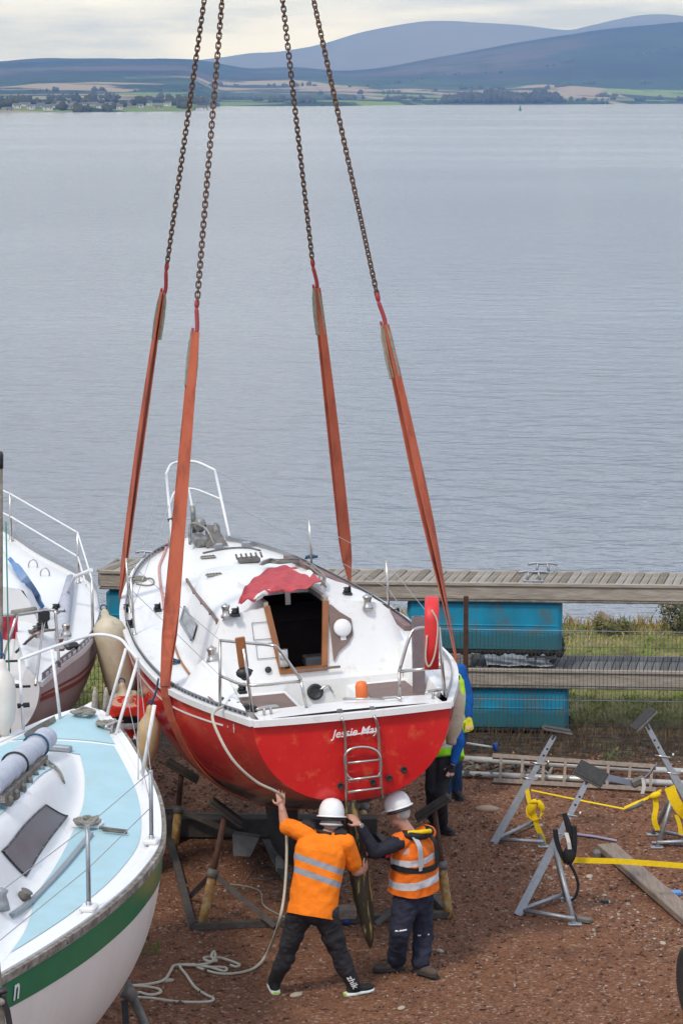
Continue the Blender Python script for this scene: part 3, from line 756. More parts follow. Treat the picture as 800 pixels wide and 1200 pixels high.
def coil(parent_none, F, c, r, turns, rr, m, label, name='rope_coil', sq=(1, 1), seed=0):
    rg = random.Random(seed); P = []
    for i in range(turns * 14):
        a = 2 * math.pi * i / 14; q = r * (.55 + .45 * math.sin(i * .37 + seed) ** 2)
        P.append(Vector(c) + Vector((math.cos(a) * q * sq[0] + rg.gauss(0, .01), math.sin(a) * q * sq[1] + rg.gauss(0, .01), rr + .02 * (i / (turns * 14)) + abs(rg.gauss(0, .008)))))
    q = MB(); q.tube(spline(P, 2), rr, 6); return tag(q.build(name, m, None, F), label, 'rope')

# ---------- the red yacht in the slings
RB = Boat(8.6,
          [(0, .86), (.35, .97), (.8, 1.11), (1.7, 1.31), (2.6, 1.375), (3.6, 1.39), (4.3, 1.365), (5.1, 1.31), (6., 1.18), (6.8, 1.01), (7.4, .84), (7.9, .62), (8.3, .34), (8.6, .012)],
          [(0, 0), (1.5, .0), (3, .017), (5, .092), (6.5, .188), (8.6, .378)],
          [(0, .755), (1, 1.05), (2, 1.25), (3.5, 1.38), (5, 1.34), (6.5, 1.14), (7.4, .92), (8.0, .64), (8.4, .30), (8.6, .02)],
          (.09, 22.75, 2.4), RAD(11.8), RAD(2.95), RAD(-1.54), .25, e1=.86, e2=1.0)
hwf = interp([1.6, 2.2, 3, 4, 5, 6, 6.9], [1.00, .98, .95, .84, .66, .42, .12])
hf = interp([1.6, 2.2, 3, 4, 5, 6, 6.9], [.50, .50, .47, .40, .30, .17, .0])
def rb_trunk(u, v):
    if u < 1.9 or u > 6.9: return 0.0
    t = abs(v) / hwf(u); return hf(u) * (1 - sstep(.74, 1.06, t)) + .11 * max(0, 1 - t * t) * min(1, hf(u) / .3)
RB.trunk = rb_trunk
F = RB.F
DROP = 2.16                                                        # keel foot below the sheer line
rb = RB.root('sailboat', 'red hulled white decked sailing yacht hanging in the crane slings', 'sailboat', DROP, 4.1)
m_red = mat('red_hull_paint', (.56, .009, .013), .24, 0, (.38, .006, .013), 4.5, .75, .03, 5, col3=(.62, .085, .035), n3=6, lo3=.54, hi3=.78, spec=.5, coat=.4, stretch=(1, .55, 1.3))
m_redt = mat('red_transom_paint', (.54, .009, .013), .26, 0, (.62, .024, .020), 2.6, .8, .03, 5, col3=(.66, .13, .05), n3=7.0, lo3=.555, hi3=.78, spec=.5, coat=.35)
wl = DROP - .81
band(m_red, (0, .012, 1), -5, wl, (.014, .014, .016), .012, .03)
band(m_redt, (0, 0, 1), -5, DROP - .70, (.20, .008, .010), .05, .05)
RB.hull(80, 22).build('hull', m_red, rb, F)
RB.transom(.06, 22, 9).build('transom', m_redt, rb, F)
# keel, skeg and rudder
q = MB()
def fin(q, u0, u1, z0, u2, u3, z1, th, n=14):
    rl = []
    for t in np.linspace(0, 1, 6):
        a = u0 + (u2 - u0) * t; b_ = u1 + (u3 - u1) * t; z = z0 + (z1 - z0) * t
        rl.append((Vector((0, (a + b_) / 2, z)), Vector((th * (1 - .25 * t), 0, 0)), Vector((0, (b_ - a) / 2, 0))))
    q.rings(rl, n)
fin(q, 2.9, 5.0, -1.25, 3.2, 4.5, -DROP, .10)
q.build('keel', mat('antifouled_keel', (.016, .016, .018), .7, 0, (.05, .04, .03), 7, .7), rb, F)
q = MB()
rl = []
for z, hw_, th, dx in ((-.72, .05, .045, -.02), (-.80, .075, .055, -.01), (-1.0, .085, .06, .0), (-1.3, .10, .06, .02), (-1.6, .10, .055, .05), (-1.85, .075, .045, .075), (-2.02, .04, .03, .09), (-2.10, .012, .012, .095)):
    rl.append((Vector((dx - .03, .10, z)), Vector((hw_ * .95, .35 * hw_, 0)), Vector((-.1 * th, th, 0))))
q.rings(rl, 14); q.build('rudder', M['dirtyrudder'], rb, F)
q = MB(); q.lathe([(.04, -.86), (.045, -.70)], (-.03, .10, 0), n=10); q.build('rudder_stock', M['steel'], rb, F)
# rubbing strake / gunwale cap
def along(B, u0, u1, n, off, dz, side): return [Vector((side * (B.b(u) + off), u, B.sh(u) + dz)) for u in np.linspace(u0, u1, n)]
for sd in (-1, 1):
    q = MB(); P = along(RB, 0, 8.55, 60, .0, .0, sd)
    q.ribbon(P, [Vector((.028 * sd, 0, 0))] * len(P), .055); q.build('gunwale_cap', M['gel'], rb, F)
    q = MB(); P = along(RB, .15, 8.3, 60, -.035, .045, sd); q.ribbon(P, [Vector((0, 0, .024))] * len(P), .008); q.build('toe_rail', M['alu'], rb, F)
q = MB()
for u in np.arange(.2, 8.2, .085): q.box((-(RB.b(u) - .035) , u, RB.sh(u) + .045), (.014, .05, .018), Matrix.Rotation(math.atan((RB.b(u + .05) - RB.b(u - .05)) / .1), 3, 'Z'))
q.build('toe_rail_slots', M['black'], rb, F, stuff=True)
q = MB(); P = along(RB, 3.4, 7.2, 30, -.10, .035, 1); q.ribbon(P, [Vector((.035, 0, 0))] * len(P), .05); q.build('faded_teak_rail', mat('faded_mauve_teak', (.22, .14, .14), .85, 0, (.15, .09, .085), 9, .8, .3, 60), rb, F)
q = MB(); P = [Vector((x, -.02 - .06 * (1 - (x / .86) ** 2) * 1.0, .0)) for x in np.linspace(-.86, .86, 24)]
q.ribbon(P, [Vector((0, .03, 0))] * 24, .055); q.build('transom_cap', M['gel'], rb, F)
# cove stripe with its little end mark
q = MB(); P = [RB.pt(u, .118, -1, .004) for u in np.linspace(.55, 7.6, 60)]
q.ribbon(P, [Vector((0, 0, .0075))] * 60, .003); p = RB.pt(.46, .118, -1, .005); q.box(p, (.004, .035, .014)); p = RB.pt(.35, .118, -1, .005); q.box(p, (.004, .012, .075)); q.box(p, (.004, .06, .012))
q.build('cove_stripe', M['gel'], rb, F)
# deck moulding with the low cabin trunk, an open companionway slot in the roof
U0 = 1.95
HW_IN = .26; VC = -.075
rows = [U0] + list(np.linspace(U0 + .12, 2.7, 6)) + list(np.linspace(2.85, 8.58, 70))
def dcols(u):
    b = RB.b(u) - .012; vi = min(HW_IN, b * .4); vc = VC * min(1, b)
    return [-b + (b - vi + vc) * i / 24 for i in range(24)] + [vc - vi + 2 * vi * i / 12 for i in range(13)] + [vc + vi + (b - vi - vc) * (i + 1) / 24 for i in range(24)]
G = [[Vector((v, u, RB.deck(u, v))) for v in dcols(u)] for u in rows]
q = MB(); q.grid(G, skip=lambda i, j: i < 6 and 24 <= j < 36)
# side decks and cockpit aft of the cabin
CW = .84
SEAT = -.055
def aft_cols(u):
    b = RB.b(u) - .012; return b
def coam(u): return .04 + .17 * sstep(.3, 1.9, u)
for sd in (-1, 1):
    G = []
    for u in np.linspace(.0, U0, 22):
        b = RB.b(u) - .012; cz = coam(u) if u > .36 else .015; e = CW + .02
        w_ = sstep(1.4, U0, u)
        row = []
        for t in np.linspace(0, 1, 9):
            v = b + (e - b) * t; z = RB.sh(u) + .015 * t + cz * sstep(.25, .85, t)
            z = z * (1 - w_) + (RB.deck(2.0, sd * v) if v < .995 else RB.sh(u) + .01) * w_ * 1.0 if False else z
            row.append(Vector((sd * v, u, z)))
        G.append(row)
    q.grid(G)
    # inner coaming wall down to the seat
    G = []
    for u in np.linspace(.36, U0 - .02, 14): G.append([Vector((sd * (CW + .02), u, RB.sh(u) + .015 + coam(u))), Vector((sd * CW, u, RB.sh(u) + .0 + coam(u) * .8)), Vector((sd * (CW - .04), u, SEAT))])
    q.grid(G)
    # seat and footwell side
    q.grid([[Vector((sd * (CW - .04), u, SEAT)), Vector((sd * .30, u, SEAT - .01)), Vector((sd * .27, u, SEAT - .02)), Vector((sd * .26, u, -.55))] for u in (.36, 1.0, 1.72)])
q.grid([[Vector((v, u, -.62)) for v in (-.26, .26)] for u in (.36, 1.6)])
q.grid([[Vector((v, .36, z)) for v in (-.26, .26)] for z in (-.62, .02)]); q.grid([[Vector((v, 1.6, z)) for v in (-.26, .26)] for z in (-.62, .0)])
for sd in (-1, 1): q.grid([[Vector((sd * v, .36, z)) for v in (.26, .84)] for z in (-.10, .02)])
q.grid([[Vector((v, u, .018 + .02 * (1 - (v / .9) ** 2))) for v in np.linspace(-.80, .80, 9)] for u in (-.0, .18, .36)])
# bridge deck
q.grid([[Vector((v, u, -.0)) for v in np.linspace(-.80, .80, 7)] for u in (1.55, 1.80)]); q.grid([[Vector((v, 1.55, z)) for v in np.linspace(-.80, .80, 7)] for z in (-.24, -.0)])
q.build('deck', M['gel'], rb, F)
# cabin aft bulkhead, with the companionway cut out of it
def bulk_pt(v, t):
    zt = RB.deck(U0, v); return Vector((v, 1.74 + (U0 - 1.74) * t, -.05 + (zt + .05) * t))
q = MB()
tl, bl = -.31, -.20
SILL = .08
def opening_edge(t): return .165 + (.26 - .165) * t
for sd in (-1, 1):
    G = []
    for k in range(13):
        row = []
        for t in np.linspace(0, 1, 10):
            e = opening_edge(t) + sd * VC; v = e + (1.10 - e) * k / 12; row.append(Vector((sd * v, 1.74 + (U0 - 1.74) * t - .16 * sstep(.75, 1.1, v) * (1 - t) * .6, -.05 + (RB.deck(U0, v) + .05) * t)))
        G.append(row)
    q.grid(G)
ts = (SILL + .05) / (RB.deck(U0, .2) + .05)
G = [[Vector((v, 1.74 + (U0 - 1.74) * t, -.05 + (SILL + .05) * t / ts)) for v in np.linspace(VC - opening_edge(t), VC + opening_edge(t), 5)] for t in np.linspace(0, ts, 4)]
q.grid(G); q.build('cabin_bulkhead', M['gel'], rb, F)
# dark cabin inside
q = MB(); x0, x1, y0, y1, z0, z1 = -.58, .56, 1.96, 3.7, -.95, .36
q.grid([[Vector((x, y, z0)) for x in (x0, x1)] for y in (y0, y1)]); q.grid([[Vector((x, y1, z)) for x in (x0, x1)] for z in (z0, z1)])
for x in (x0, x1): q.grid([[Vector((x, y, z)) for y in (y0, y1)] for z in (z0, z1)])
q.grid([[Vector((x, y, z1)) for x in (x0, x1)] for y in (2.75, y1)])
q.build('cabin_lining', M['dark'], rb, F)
q = MB(); q.bbox((.30, 3.0, -.12), (.46, .5, .05), None, .01); q.bbox((.30, 3.0, -.30), (.46, .5, .05), None, .01); q.bbox((.46, 2.9, -.55), (.16, .8, .6), None, .02); q.build('galley_shelf', M['dark'], rb, F)
for k, (x, y, z, sx_, sz, mm) in enumerate(((.16, 2.72, -.22, .16, .10, M['interior2']), (.33, 2.72, -.215, .12, .12, M['concrete']), (.22, 2.72, -.04, .22, .10, M['gel2']))):
    o = MB().bbox((x, y, z), (sx_, .2, sz), None, .012).build('storage_box', mm, rb, F)
q = MB(); q.rings([(Vector((-.18, 2.15, -.35)), Vector((.2, 0, 0)), Vector((0, .16, 0))), (Vector((-.17, 2.15, -.12)), Vector((.2, 0, 0)), Vector((0, .15, 0))), (Vector((-.15, 2.16, -.02)), Vector((.12, 0, 0)), Vector((0, .09, 0)))], 14, power=3); q.build('cushion', M['greysteel'], rb, F)
# companionway woodwork
def edgep(sd, t, out=0.0, back=0.0): return Vector((VC + sd * (opening_edge(t) + out), 1.74 + (U0 - 1.74) * t - .012 + back, -.05 + (RB.deck(U0, .25) + .05) * t))
for sd in (-1, 1):
    q = MB(); q.beam(edgep(sd, ts - .02, .015), edgep(sd, 1.0, .015), .055, .035, (0, 1, 0)); q.build('companionway_post', M['wood'], rb, F)
    q = MB(); q.beam(Vector((VC + sd * .28, U0 - .02, RB.deck(U0, .28) + .018)), Vector((VC + sd * .28, 2.75, RB.deck(2.75, .28) + .018)), .04, .05); q.build('hatch_runner', M['greywood'], rb, F)
q = MB(); q.beam(edgep(-1, ts - .01, .04), edgep(1, ts - .01, .04), .05, .035, (0, 1, .0)); q.build('companionway_sill', M['wood'], rb, F)
q = MB(); q.beam(Vector((VC - .28, 2.72, RB.deck(2.72, .2) + .02)), Vector((VC + .28, 2.72, RB.deck(2.72, .2) + .02)), .07, .06); q.build('hatch_beam', M['wood'], rb, F)
q = MB(); q.grid([[Vector((v, u, RB.deck(u, v) + .055)) for v in np.linspace(-.36, .36, 9)] for u in np.linspace(2.68, 3.45, 6)])
for v in (-.36, .36): q.grid([[Vector((v, u, RB.deck(u, v) + z)) for u in np.linspace(2.68, 3.45, 6)] for z in (0, .055)])
q.grid([[Vector((v, 2.68, RB.deck(2.68, v) + z)) for v in np.linspace(-.36, .36, 9)] for z in (-.02, .055)])
q.build('sliding_hatch', M['gel'], rb, F)
q = MB(); q.box(Vector((-.02, 2.66, RB.deck(2.7, 0) - .05)), (.05, .012, .15)); q.build('hatch_hasp', M['steel'], rb, F)
# instrument board on the right of the opening, with its round white cover
def bulk_on(v, z):
    zt = RB.deck(U0, v); t = (z + .05) / (zt + .05); return Vector((v, 1.74 + (U0 - 1.74) * t - .006, z))
q = MB(); poly = [(.215, .12), (.27, .20), (.37, .27), (.42, .34), (.42, .48), (.32, .55), (.25, .62), (.215, .62)]
q.prism([bulk_on(v, z) + Vector((0, 0, 0)) for v, z in poly], (0, -.018, 0)); q.build('instrument_board', M['brownply'], rb, F)
c = bulk_on(.325, .41) + Vector((0, -.03, 0)); q = MB(); q.lathe([(.005, .035), (.07, .03), (.082, .015), (.085, 0)], c, rot_to((0, -1, .28)), 20); q.box(c + Vector((0, -.01, -.09)), (.05, .03, .04)); q.build('instrument_cover', M['gel2'], rb, F)
for z0_, z1_ in ((.37, .52), (.20, .33)):                           # two printed panels with dark outlines, left of the opening
    q = MB(); A_, B_ = -.50, -.325
    if z0_ < .3: A_, B_ = -.485, -.30
    P = [bulk_on(A_, z0_), bulk_on(B_, z0_), bulk_on(B_ - .01, z1_), bulk_on(A_, z1_)]; q.tube([p + Vector((0, -.006, 0)) for p in P], .0035, 5, closed=True); q.build('panel_outline', M['black'], rb, F)
q = MB(); c = bulk_on(-.255, .20) + Vector((0, -.05, 0)); q.rings([(c + Vector((0, 0, -.08)), Vector((.045, 0, 0)), Vector((0, .035, 0))), (c + Vector((0, 0, .08)), Vector((.045, 0, 0)), Vector((0, .035, 0)))], 12, power=4); q.build('stern_light', M['steel'], rb, F)
q = MB(); c = bulk_on(-.40, .10) + Vector((0, -.01, 0)); q.lathe([(.03, 0), (.03, .012), (.012, .02)], c, rot_to((0, -1, .2)), 12); q.build('vent_knob', M['black'], rb, F)
q = MB(); q.box((.05, 1.72, .075), (.42, .012, .022)); q.build('teak_step', M['brownply'], rb, F)
# brown seat panels, compass, fittings in the cockpit
for sd, (a, b_) in ((-1, (.45, 1.30)), (1, (.45, 1.35))):
    q = MB(); q.bbox((sd * .56, (a + b_) / 2, SEAT + .008), (.44, b_ - a, .03), None, .008); q.build('seat_panel', M['brownply'], rb, F)
q = MB(); c = Vector((-.02, 1.545, -.10)); q.lathe([(.075, 0), (.075, .02), (.055, .03), (.05, .022), (.01, .025)], c, rot_to((0, -1, .15)), 20); q.build('bulkhead_compass', M['black'], rb, F)
q = MB(); q.tube(spline([c + Vector((.04, -.02, .02)), c + Vector((.12, -.02, .05)), c + Vector((.16, -.02, -.02))], 5), .008, 6); q.build('compass_lead', M['steel'], rb, F)
# window on the port side of the cabin
def deckN(B, u, v):
    e = .03; dx = (B.deck(u, v + e) - B.deck(u, v - e)) / (2 * e); dy = (B.deck(u + e, v) - B.deck(u - e, v)) / (2 * e); return Vector((-dx, -dy, 1)).normalized()
def deck_panel(B, px4, lift, n=6):
    """sheet lying on the moulding between four photo corners"""
    c = [B.deckpx(*p) for p in px4]; G = []
    for i in range(n + 1):
        row = []
        for j in range(n + 1):
            s_, t_ = i / n, j / n; p = (c[0] * (1 - s_) + c[1] * s_) * (1 - t_) + (c[3] * (1 - s_) + c[2] * s_) * t_
            row.append(Vector((p.x, p.y, B.deck(p.y, p.x))) + deckN(B, p.y, p.x) * lift)
        G.append(row)
    return G, c
wpx = [(219, 713), (232, 734), (227, 752), (214, 730)]
G, cc = deck_panel(RB, wpx, .012)
nw = (cc[1] - cc[0]).cross(cc[3] - cc[0]).normalized(); nw = nw if nw.z > 0 else -nw
G = [[((cc[0] * (1 - i / 6) + cc[1] * (i / 6)) * (1 - j / 6) + (cc[3] * (1 - i / 6) + cc[2] * (i / 6)) * (j / 6)) + nw * .028 for j in range(7)] for i in range(7)]
wf = MB(); wf.tube([p for p in G[0]] + [r[-1] for r in G[1:]] + [p for p in reversed(G[-1][:-1])] + [r[0] for r in reversed(G[1:-1])], .013, 6, closed=True); wfo = wf.build('window', M['alu'], rb, F)
MB().grid(G).build('pane', M['windowglass'], wfo, F)
# handrail on the coach roof
P = [RB.deckpx(*p, .03) for p in ((219, 679), (227, 692), (236, 704), (246, 716), (254, 727))]
q = MB(); q.tube(spline(P, 4), .016, 7)
for p in P[::1]: q.tube([p, p - Vector((0, 0, .035))], .012, 6)
q.build('grab_rail', M['brownply'], rb, F)
# fore hatch arc, vents and the small printed plates
P = [RB.deckpx(*p, .012) for p in ((238, 648), (252, 645), (272, 642), (292, 642), (305, 645))]
q = MB(); q.tube(spline(P, 5), .010, 6); q.build('fore_hatch_seam', M['greysteel'], rb, F)
for p in ((256, 643), (289, 641)):
    c = RB.deckpx(*p, 0); q = MB(); q.bbox(c + Vector((0, 0, .03)), (.11, .07, .07), None, .015); q.build('hatch_hinge', M['alu'], rb, F)
for p in ((244, 654), (251, 675)):
    c = RB.deckpx(*p, 0); q = MB(); q.bbox(c + Vector((0, 0, .012)), (.17, .10, .022), None, .008); o = q.build('vent_plate', M['ropegrey'], rb, F)
    q = MB()
    for k in range(5): q.box(c + Vector((-.06 + .03 * k, 0, .026)), (.014, .06, .006))
    q.build('vent_slots', M['black'], o, F, stuff=True)
c = RB.deckpx(292, 659, 0); q = MB(); q.bbox(c + Vector((0, 0, .03)), (.24, .13, .06), None, .015)
for k in range(6): q.tube([c + Vector((-.14 + .055 * k, -.06, .06)), c + Vector((-.13 + .055 * k, .07, .085))], .014, 6)
q.build('mast_step', M['greysteel'], rb, F)
# winches and blocks
for p, s_ in (((265, 724), 1.1), ((431, 714), 1.2)): winch(rb, F, RB.deckpx(*p, 0), s_)
c = RB.planepx(256, 806, 0, -.86); winch(rb, F, (-.90, c.y, RB.sh(c.y) + coam(c.y)), 1.25)
for p in ((276, 722), (407, 697), (185, 716), (464, 722), (149, 716), (152, 735), (284, 812)): block_fitting(rb, F, RB.deckpx(*p, 0), 1.0)
q = MB()
for k in range(5): c = RB.deckpx(262 + 9 * k, 824 + 2.6 * k, 0); q.bbox(c + Vector((0, 0, .03)), (.05, .09, .05), None, .01)
q.build('jam_cleats', M['black'], rb, F)
q = MB(); a = Vector((.33, .18, .05)); q.tube([a + Vector((-.35, .08, .03)), a + Vector((0, 0, .01))], .012, 6); q.tube([a + Vector((-.02, .0, .02)), a + Vector((.1, .02, .015)), a + Vector((.13, -.06, .01))], .014, 6); q.build('backstay_fitting', M['steel'], rb, F)
for x in (-.70, .78): cleat(rb, F, (x, .16, .03), .3, 1.0)
# pulpit at the bow
def zb(u): return RB.sh(u)
m_w = M['whitepaint']
fp, fs_ = RB.deckpx(202, 634), RB.deckpx(269, 629)
tp = RB.planepx(195, 555, 2, zb(8) + .66); t2 = RB.planepx(203, 543, 2, zb(8.4) + .68); t3 = RB.planepx(228, 541, 2, zb(8.4) + .68); t4 = RB.planepx(252, 551, 2, zb(8) + .66)
q = MB(); q.tube([fp, tp], .017, 8); q.tube([fs_, t4], .017, 8); q.tube(spline([tp, t2, t3, t4], 5), .017, 8)
mp_ = fp.lerp(tp, .52); ms = fs_.lerp(t4, .55); q.tube(spline([mp_, mp_.lerp(ms, .25) + Vector((0, .45, .10)), mp_.lerp(ms, .6) + Vector((0, .45, .10)), ms], 5), .013, 8)
q.tube([Vector((.0, 8.35, zb(8.35))), mp_.lerp(ms, .5) + Vector((0, .45, .10))], .015, 8)
q.build('pulpit', m_w, rb, F)
q = MB(); q.tube([fp.lerp(tp, .30) + Vector((-.03, 0, 0)), fp.lerp(tp, .30) + Vector((.06, 0, .02))], .02, 6); q.build('pulpit_clamp', M['black'], rb, F)
# anchor gear at the stem
q = MB(); c = Vector((-.02, 8.05, zb(8.05) + .05))
q.bbox(c + Vector((0, .1, .05)), (.16, .5, .12), None, .03); q.tube([c + Vector((-.02, .3, .1)), c + Vector((-.03, .25, .42))], .03, 8); q.ell(c + Vector((.02, .1, .22)), (.07, .09, .09)); q.ell(c + Vector((.18, -.05, .12)), (.05, .05, .13)); q.tube(spline([c + Vector((-.15, -.2, .05)), c + Vector((-.1, 0, .25)), c + Vector((.05, -.1, .2)), c + Vector((.12, -.25, .03))], 5), .018, 6)
q.build('windlass', mat('windlass_grey', (.12, .12, .12), .5, .4, (.3, .3, .28), 20, .9), rb, F)
q = MB(); q.prism([c + Vector((.03, -.2, .0)), c + Vector((.28, -.24, .0)), c + Vector((.20, 0, .20)), c + Vector((.08, .02, .22))], (0, .06, 0)); q.build('anchor', M['greysteel'], rb, F)
# push pits at the stern
def rail(name, paths, r, m, parent, FF):
    q = MB()
    for P in paths: q.tube(spline(P, 5) if len(P) > 2 else P, r, 8)
    return q.build(name, m, parent, FF)
def pp(x, y, z): return RB.planepx(x, y, 2, z)
hz = .56
f1, f2, f3 = pp(258, 826, .05), pp(296, 834, .04), pp(359, 829, .04)
def at_h(foot, x, h):      # a point above a foot, drawn at pixel column x
    p = foot + Vector((0, 0, h)); return p
T1 = f1 + Vector((.04, .03, .56)); T2 = f2 + Vector((-.05, -.03, .56)); T3 = f3 + Vector((-.03, .02, .24)); K = f3 + Vector((-.27, .05, .56))
rail('pushpit', [[f1, T1], [f2, T2], [T1, T1.lerp(K, .5), K, K.lerp(T3, .3) + Vector((0, 0, .05)), T3], [T3, f3], [f1.lerp(T1, .45), f2.lerp(T2, .42), f3.lerp(T3, .95)]], .0135, M['steel'], rb, F)
g1, g2 = pp(468, 819, .04), pp(521, 816, .05)
A1 = g1 + Vector((.01, 0, .24)); A2 = g1 + Vector((.13, .02, .56)); B2 = g2 + Vector((-.01, .05, .60))
rail('pushpit', [[g1, A1], [A1, A1.lerp(A2, .8), A2 + Vector((.05, .02, .03)), B2 + Vector((-.06, 0, .0)), B2], [B2, g2], [A1, g2.lerp(B2, .42)]], .0145, M['steel'], rb, F)
# stanchions and guard wires
st_port = [(158, 668), (153, 722), (131 + 25, 690)]
sp = []
for x, y in ((158, 668), (152, 721)):
    p = RB.rail_at(x, -1, u0=4.2); sp.append(p); stanchion(rb, F, p, .58, .012, M['steel'])
ss = []
for x, y in ((456, 715), (366, 660)):
    p = RB.rail_at(x, 1); ss.append(p); stanchion(rb, F, p, .56, .012, M['steel'])
up = Vector((0, 0, .55)); hp = Vector((0, 0, .28))
q = MB()
for P in ([t4, ss[1] + up, ss[0] + up, B2], [ms, ss[1] + hp, ss[0] + hp, g2.lerp(B2, .45)], [tp, sp[0] + up, sp[1] + up, T1], [mp_, sp[0] + hp, sp[1] + hp, f1.lerp(T1, .45)]): q.tube(P, .0032, 5)
q.build('guard_wire', M['wire'], rb, F, stuff=True)
# boarding ladder folded up on the transom
yT = -.10
def lt(x, y): return RB.planepx(x, y, 1, yT)
q = MB(); a0, a1, a2 = lt(400, 838), lt(404, 860), lt(406, 940); b0, b1, b2 = lt(438, 836), lt(443, 858), lt(447, 934)
for P in ((a0 + Vector((0, .09, 0)), a0 + Vector((0, -.02, -.03)), a1, a2), (b0 + Vector((0, .09, 0)), b0 + Vector((0, -.02, -.03)), b1, b2)): q.tube(spline(P, 5), .0125, 8)
lad = q.build('boarding_ladder', M['steel'], rb, F)
for (xa, ya), (xb, yb) in (((407, 894), (444, 890)), ((407, 914), (445, 909)), ((407, 928), (446, 923))): MB().tube([lt(xa, ya) + Vector((0, -.012, 0)), lt(xb, yb) + Vector((0, -.012, 0))], .012, 8).build('rung', M['steel'], lad, F)
q = MB(); q.tube(spline([lt(405, 905), lt(404, 886), lt(413, 877), lt(432, 876), lt(444, 884), lt(446, 902), lt(443, 910)], 6), .013, 8)
for p in spline([Vector(p_) for p_ in ((0, 0, 0), (1, 0, 0))], 1): pass
q.tube(spline([lt(405, 905), lt(409, 911), lt(420, 915)], 5), .010, 8); q.build('ladder_hoop', M['steel'], lad, F)
for x, y in ((400, 838), (438, 835)): MB().bbox(lt(x, y) + Vector((0, .06, 0)), (.05, .05, .08), None, .008).build('ladder_bracket', M['greysteel'], lad, F)
# outlets in the transom
for x, y in ((399, 921), (437, 917), (456, 912), (473, 902)):
    p = RB.planepx(x, y, 1, -.04); MB().lathe([(.028, .0), (.030, .012), (.018, .015), (.016, .004)], p + Vector((0, .01, 0)), rot_to((0, -1, 0)), 14).build('outlet', M['blackrub'], rb, F)
# the name in white script across the transom
def lettering(text, size, name, m, parent, mw, shear=0.0, ext=.001):
    cu = bpy.data.curves.new(name, 'FONT'); cu.body = text; cu.size = size; cu.shear = shear; cu.extrude = ext; cu.offset = size * .012; cu.resolution_u = 3
    o = bpy.data.objects.new(name, cu); COL.objects.link(o); dg = bpy.context.evaluated_depsgraph_get(); me = bpy.data.meshes.new_from_object(o.evaluated_get(dg))
    bpy.data.objects.remove(o); bpy.data.curves.remove(cu); me.materials.clear(); me.materials.append(m)
    me.transform(WM[parent.name].inverted() @ mw); n = bpy.data.objects.new(name, me); COL.objects.link(n); n.parent = parent; return n
p0 = RB.planepx(389, 865, 1, -.088); mw = F @ Matrix.Translation(p0) @ Matrix.Rotation(RAD(90), 4, 'X') @ Matrix.Rotation(RAD(1.0), 4, 'Z')
lettering('Jessie May', .098, 'boat_name', M['gel2'], rb, mw, .35)
q = MB(); q.beam(RB.planepx(404, 862, 1, -.10), RB.planepx(441, 857, 1, -.10), .006, .010); q.build('name_underline', M['gel2'], rb, F)

# things lying on the red yacht
# faded red and white cloth over the open hatch
def cloth_pt(x, y, lift): p = RB.deckpx(x, y, lift); return p
rowsC = [[(279, 708), (284, 695), (291, 683), (302, 673), (318, 666), (336, 664)],
         [(283, 705), (290, 696), (300, 686), (312, 679), (326, 672), (345, 665)],
         [(292, 704), (300, 697), (312, 690), (326, 683), (342, 676), (356, 668)],
         [(301, 703), (309, 696), (322, 692), (338, 688), (356, 682), (367, 672)],
         [(306, 698), (314, 693), (326, 692), (344, 691), (363, 687), (378, 681)]]
q = MB(); G = []
for i, r_ in enumerate(rowsC):
    row = []
    for j, (x, y) in enumerate(r_):
        row.append(cloth_pt(x, y, .150 + .012 * math.sin(i * 2.1 + j * 1.3)))
    G.append(row)
def refine(G, k=4):
    G2 = [spline(r, k) for r in G]; T = list(zip(*G2)); T2 = [spline(list(c), k) for c in T]; return [list(r) for r in zip(*T2)]
G = refine(G, 5); nr, nc = len(G), len(G[0])
for i in range(nr):
    for j in range(nc):
        p = G[i][j]; p.z += .012 * math.sin(i * .9 + j * .35) + .010 * math.sin(j * 1.1 - i * .5)
vs0 = [p.copy() for r in G for p in r]
q.grid(G)
G3 = [[p - Vector((0, 0, .006)) for p in r] for r in G]; q.grid(G3, flip=True)
ms_ = []
cells = [(i, j) for i in range(nr - 1) for j in range(nc - 1)]
def white(i, j): return 1 if (j < 7 and i > 9) and not (j < 3 and i < 14) or (j > nc - 4 and 6 < i < nr - 6) else 0
q.m = [white(i, j) for (i, j) in cells] * 2
cl = q.build('cloth', [M['redcloth'], M['whitecloth']], None, F); tag(cl, 'faded red and white cloth thrown over the open cabin hatch', 'cloth')
q = MB(); P = [RB.deckpx(x, y, .05) for x, y in ((308, 662), (316, 659), (330, 660), (346, 659), (360, 664), (372, 671), (379, 680), (381, 688))]
for k in range(4):
    q.tube(spline([p + Vector((random.gauss(0, .02), random.gauss(0, .02), .012 * k)) for p in P], 5), .009, 6)
tag(q.build('rope_bundle', M['ropegrey'], None, F), 'grey rope bundle lying along the edge of the red hatch cloth', 'rope')
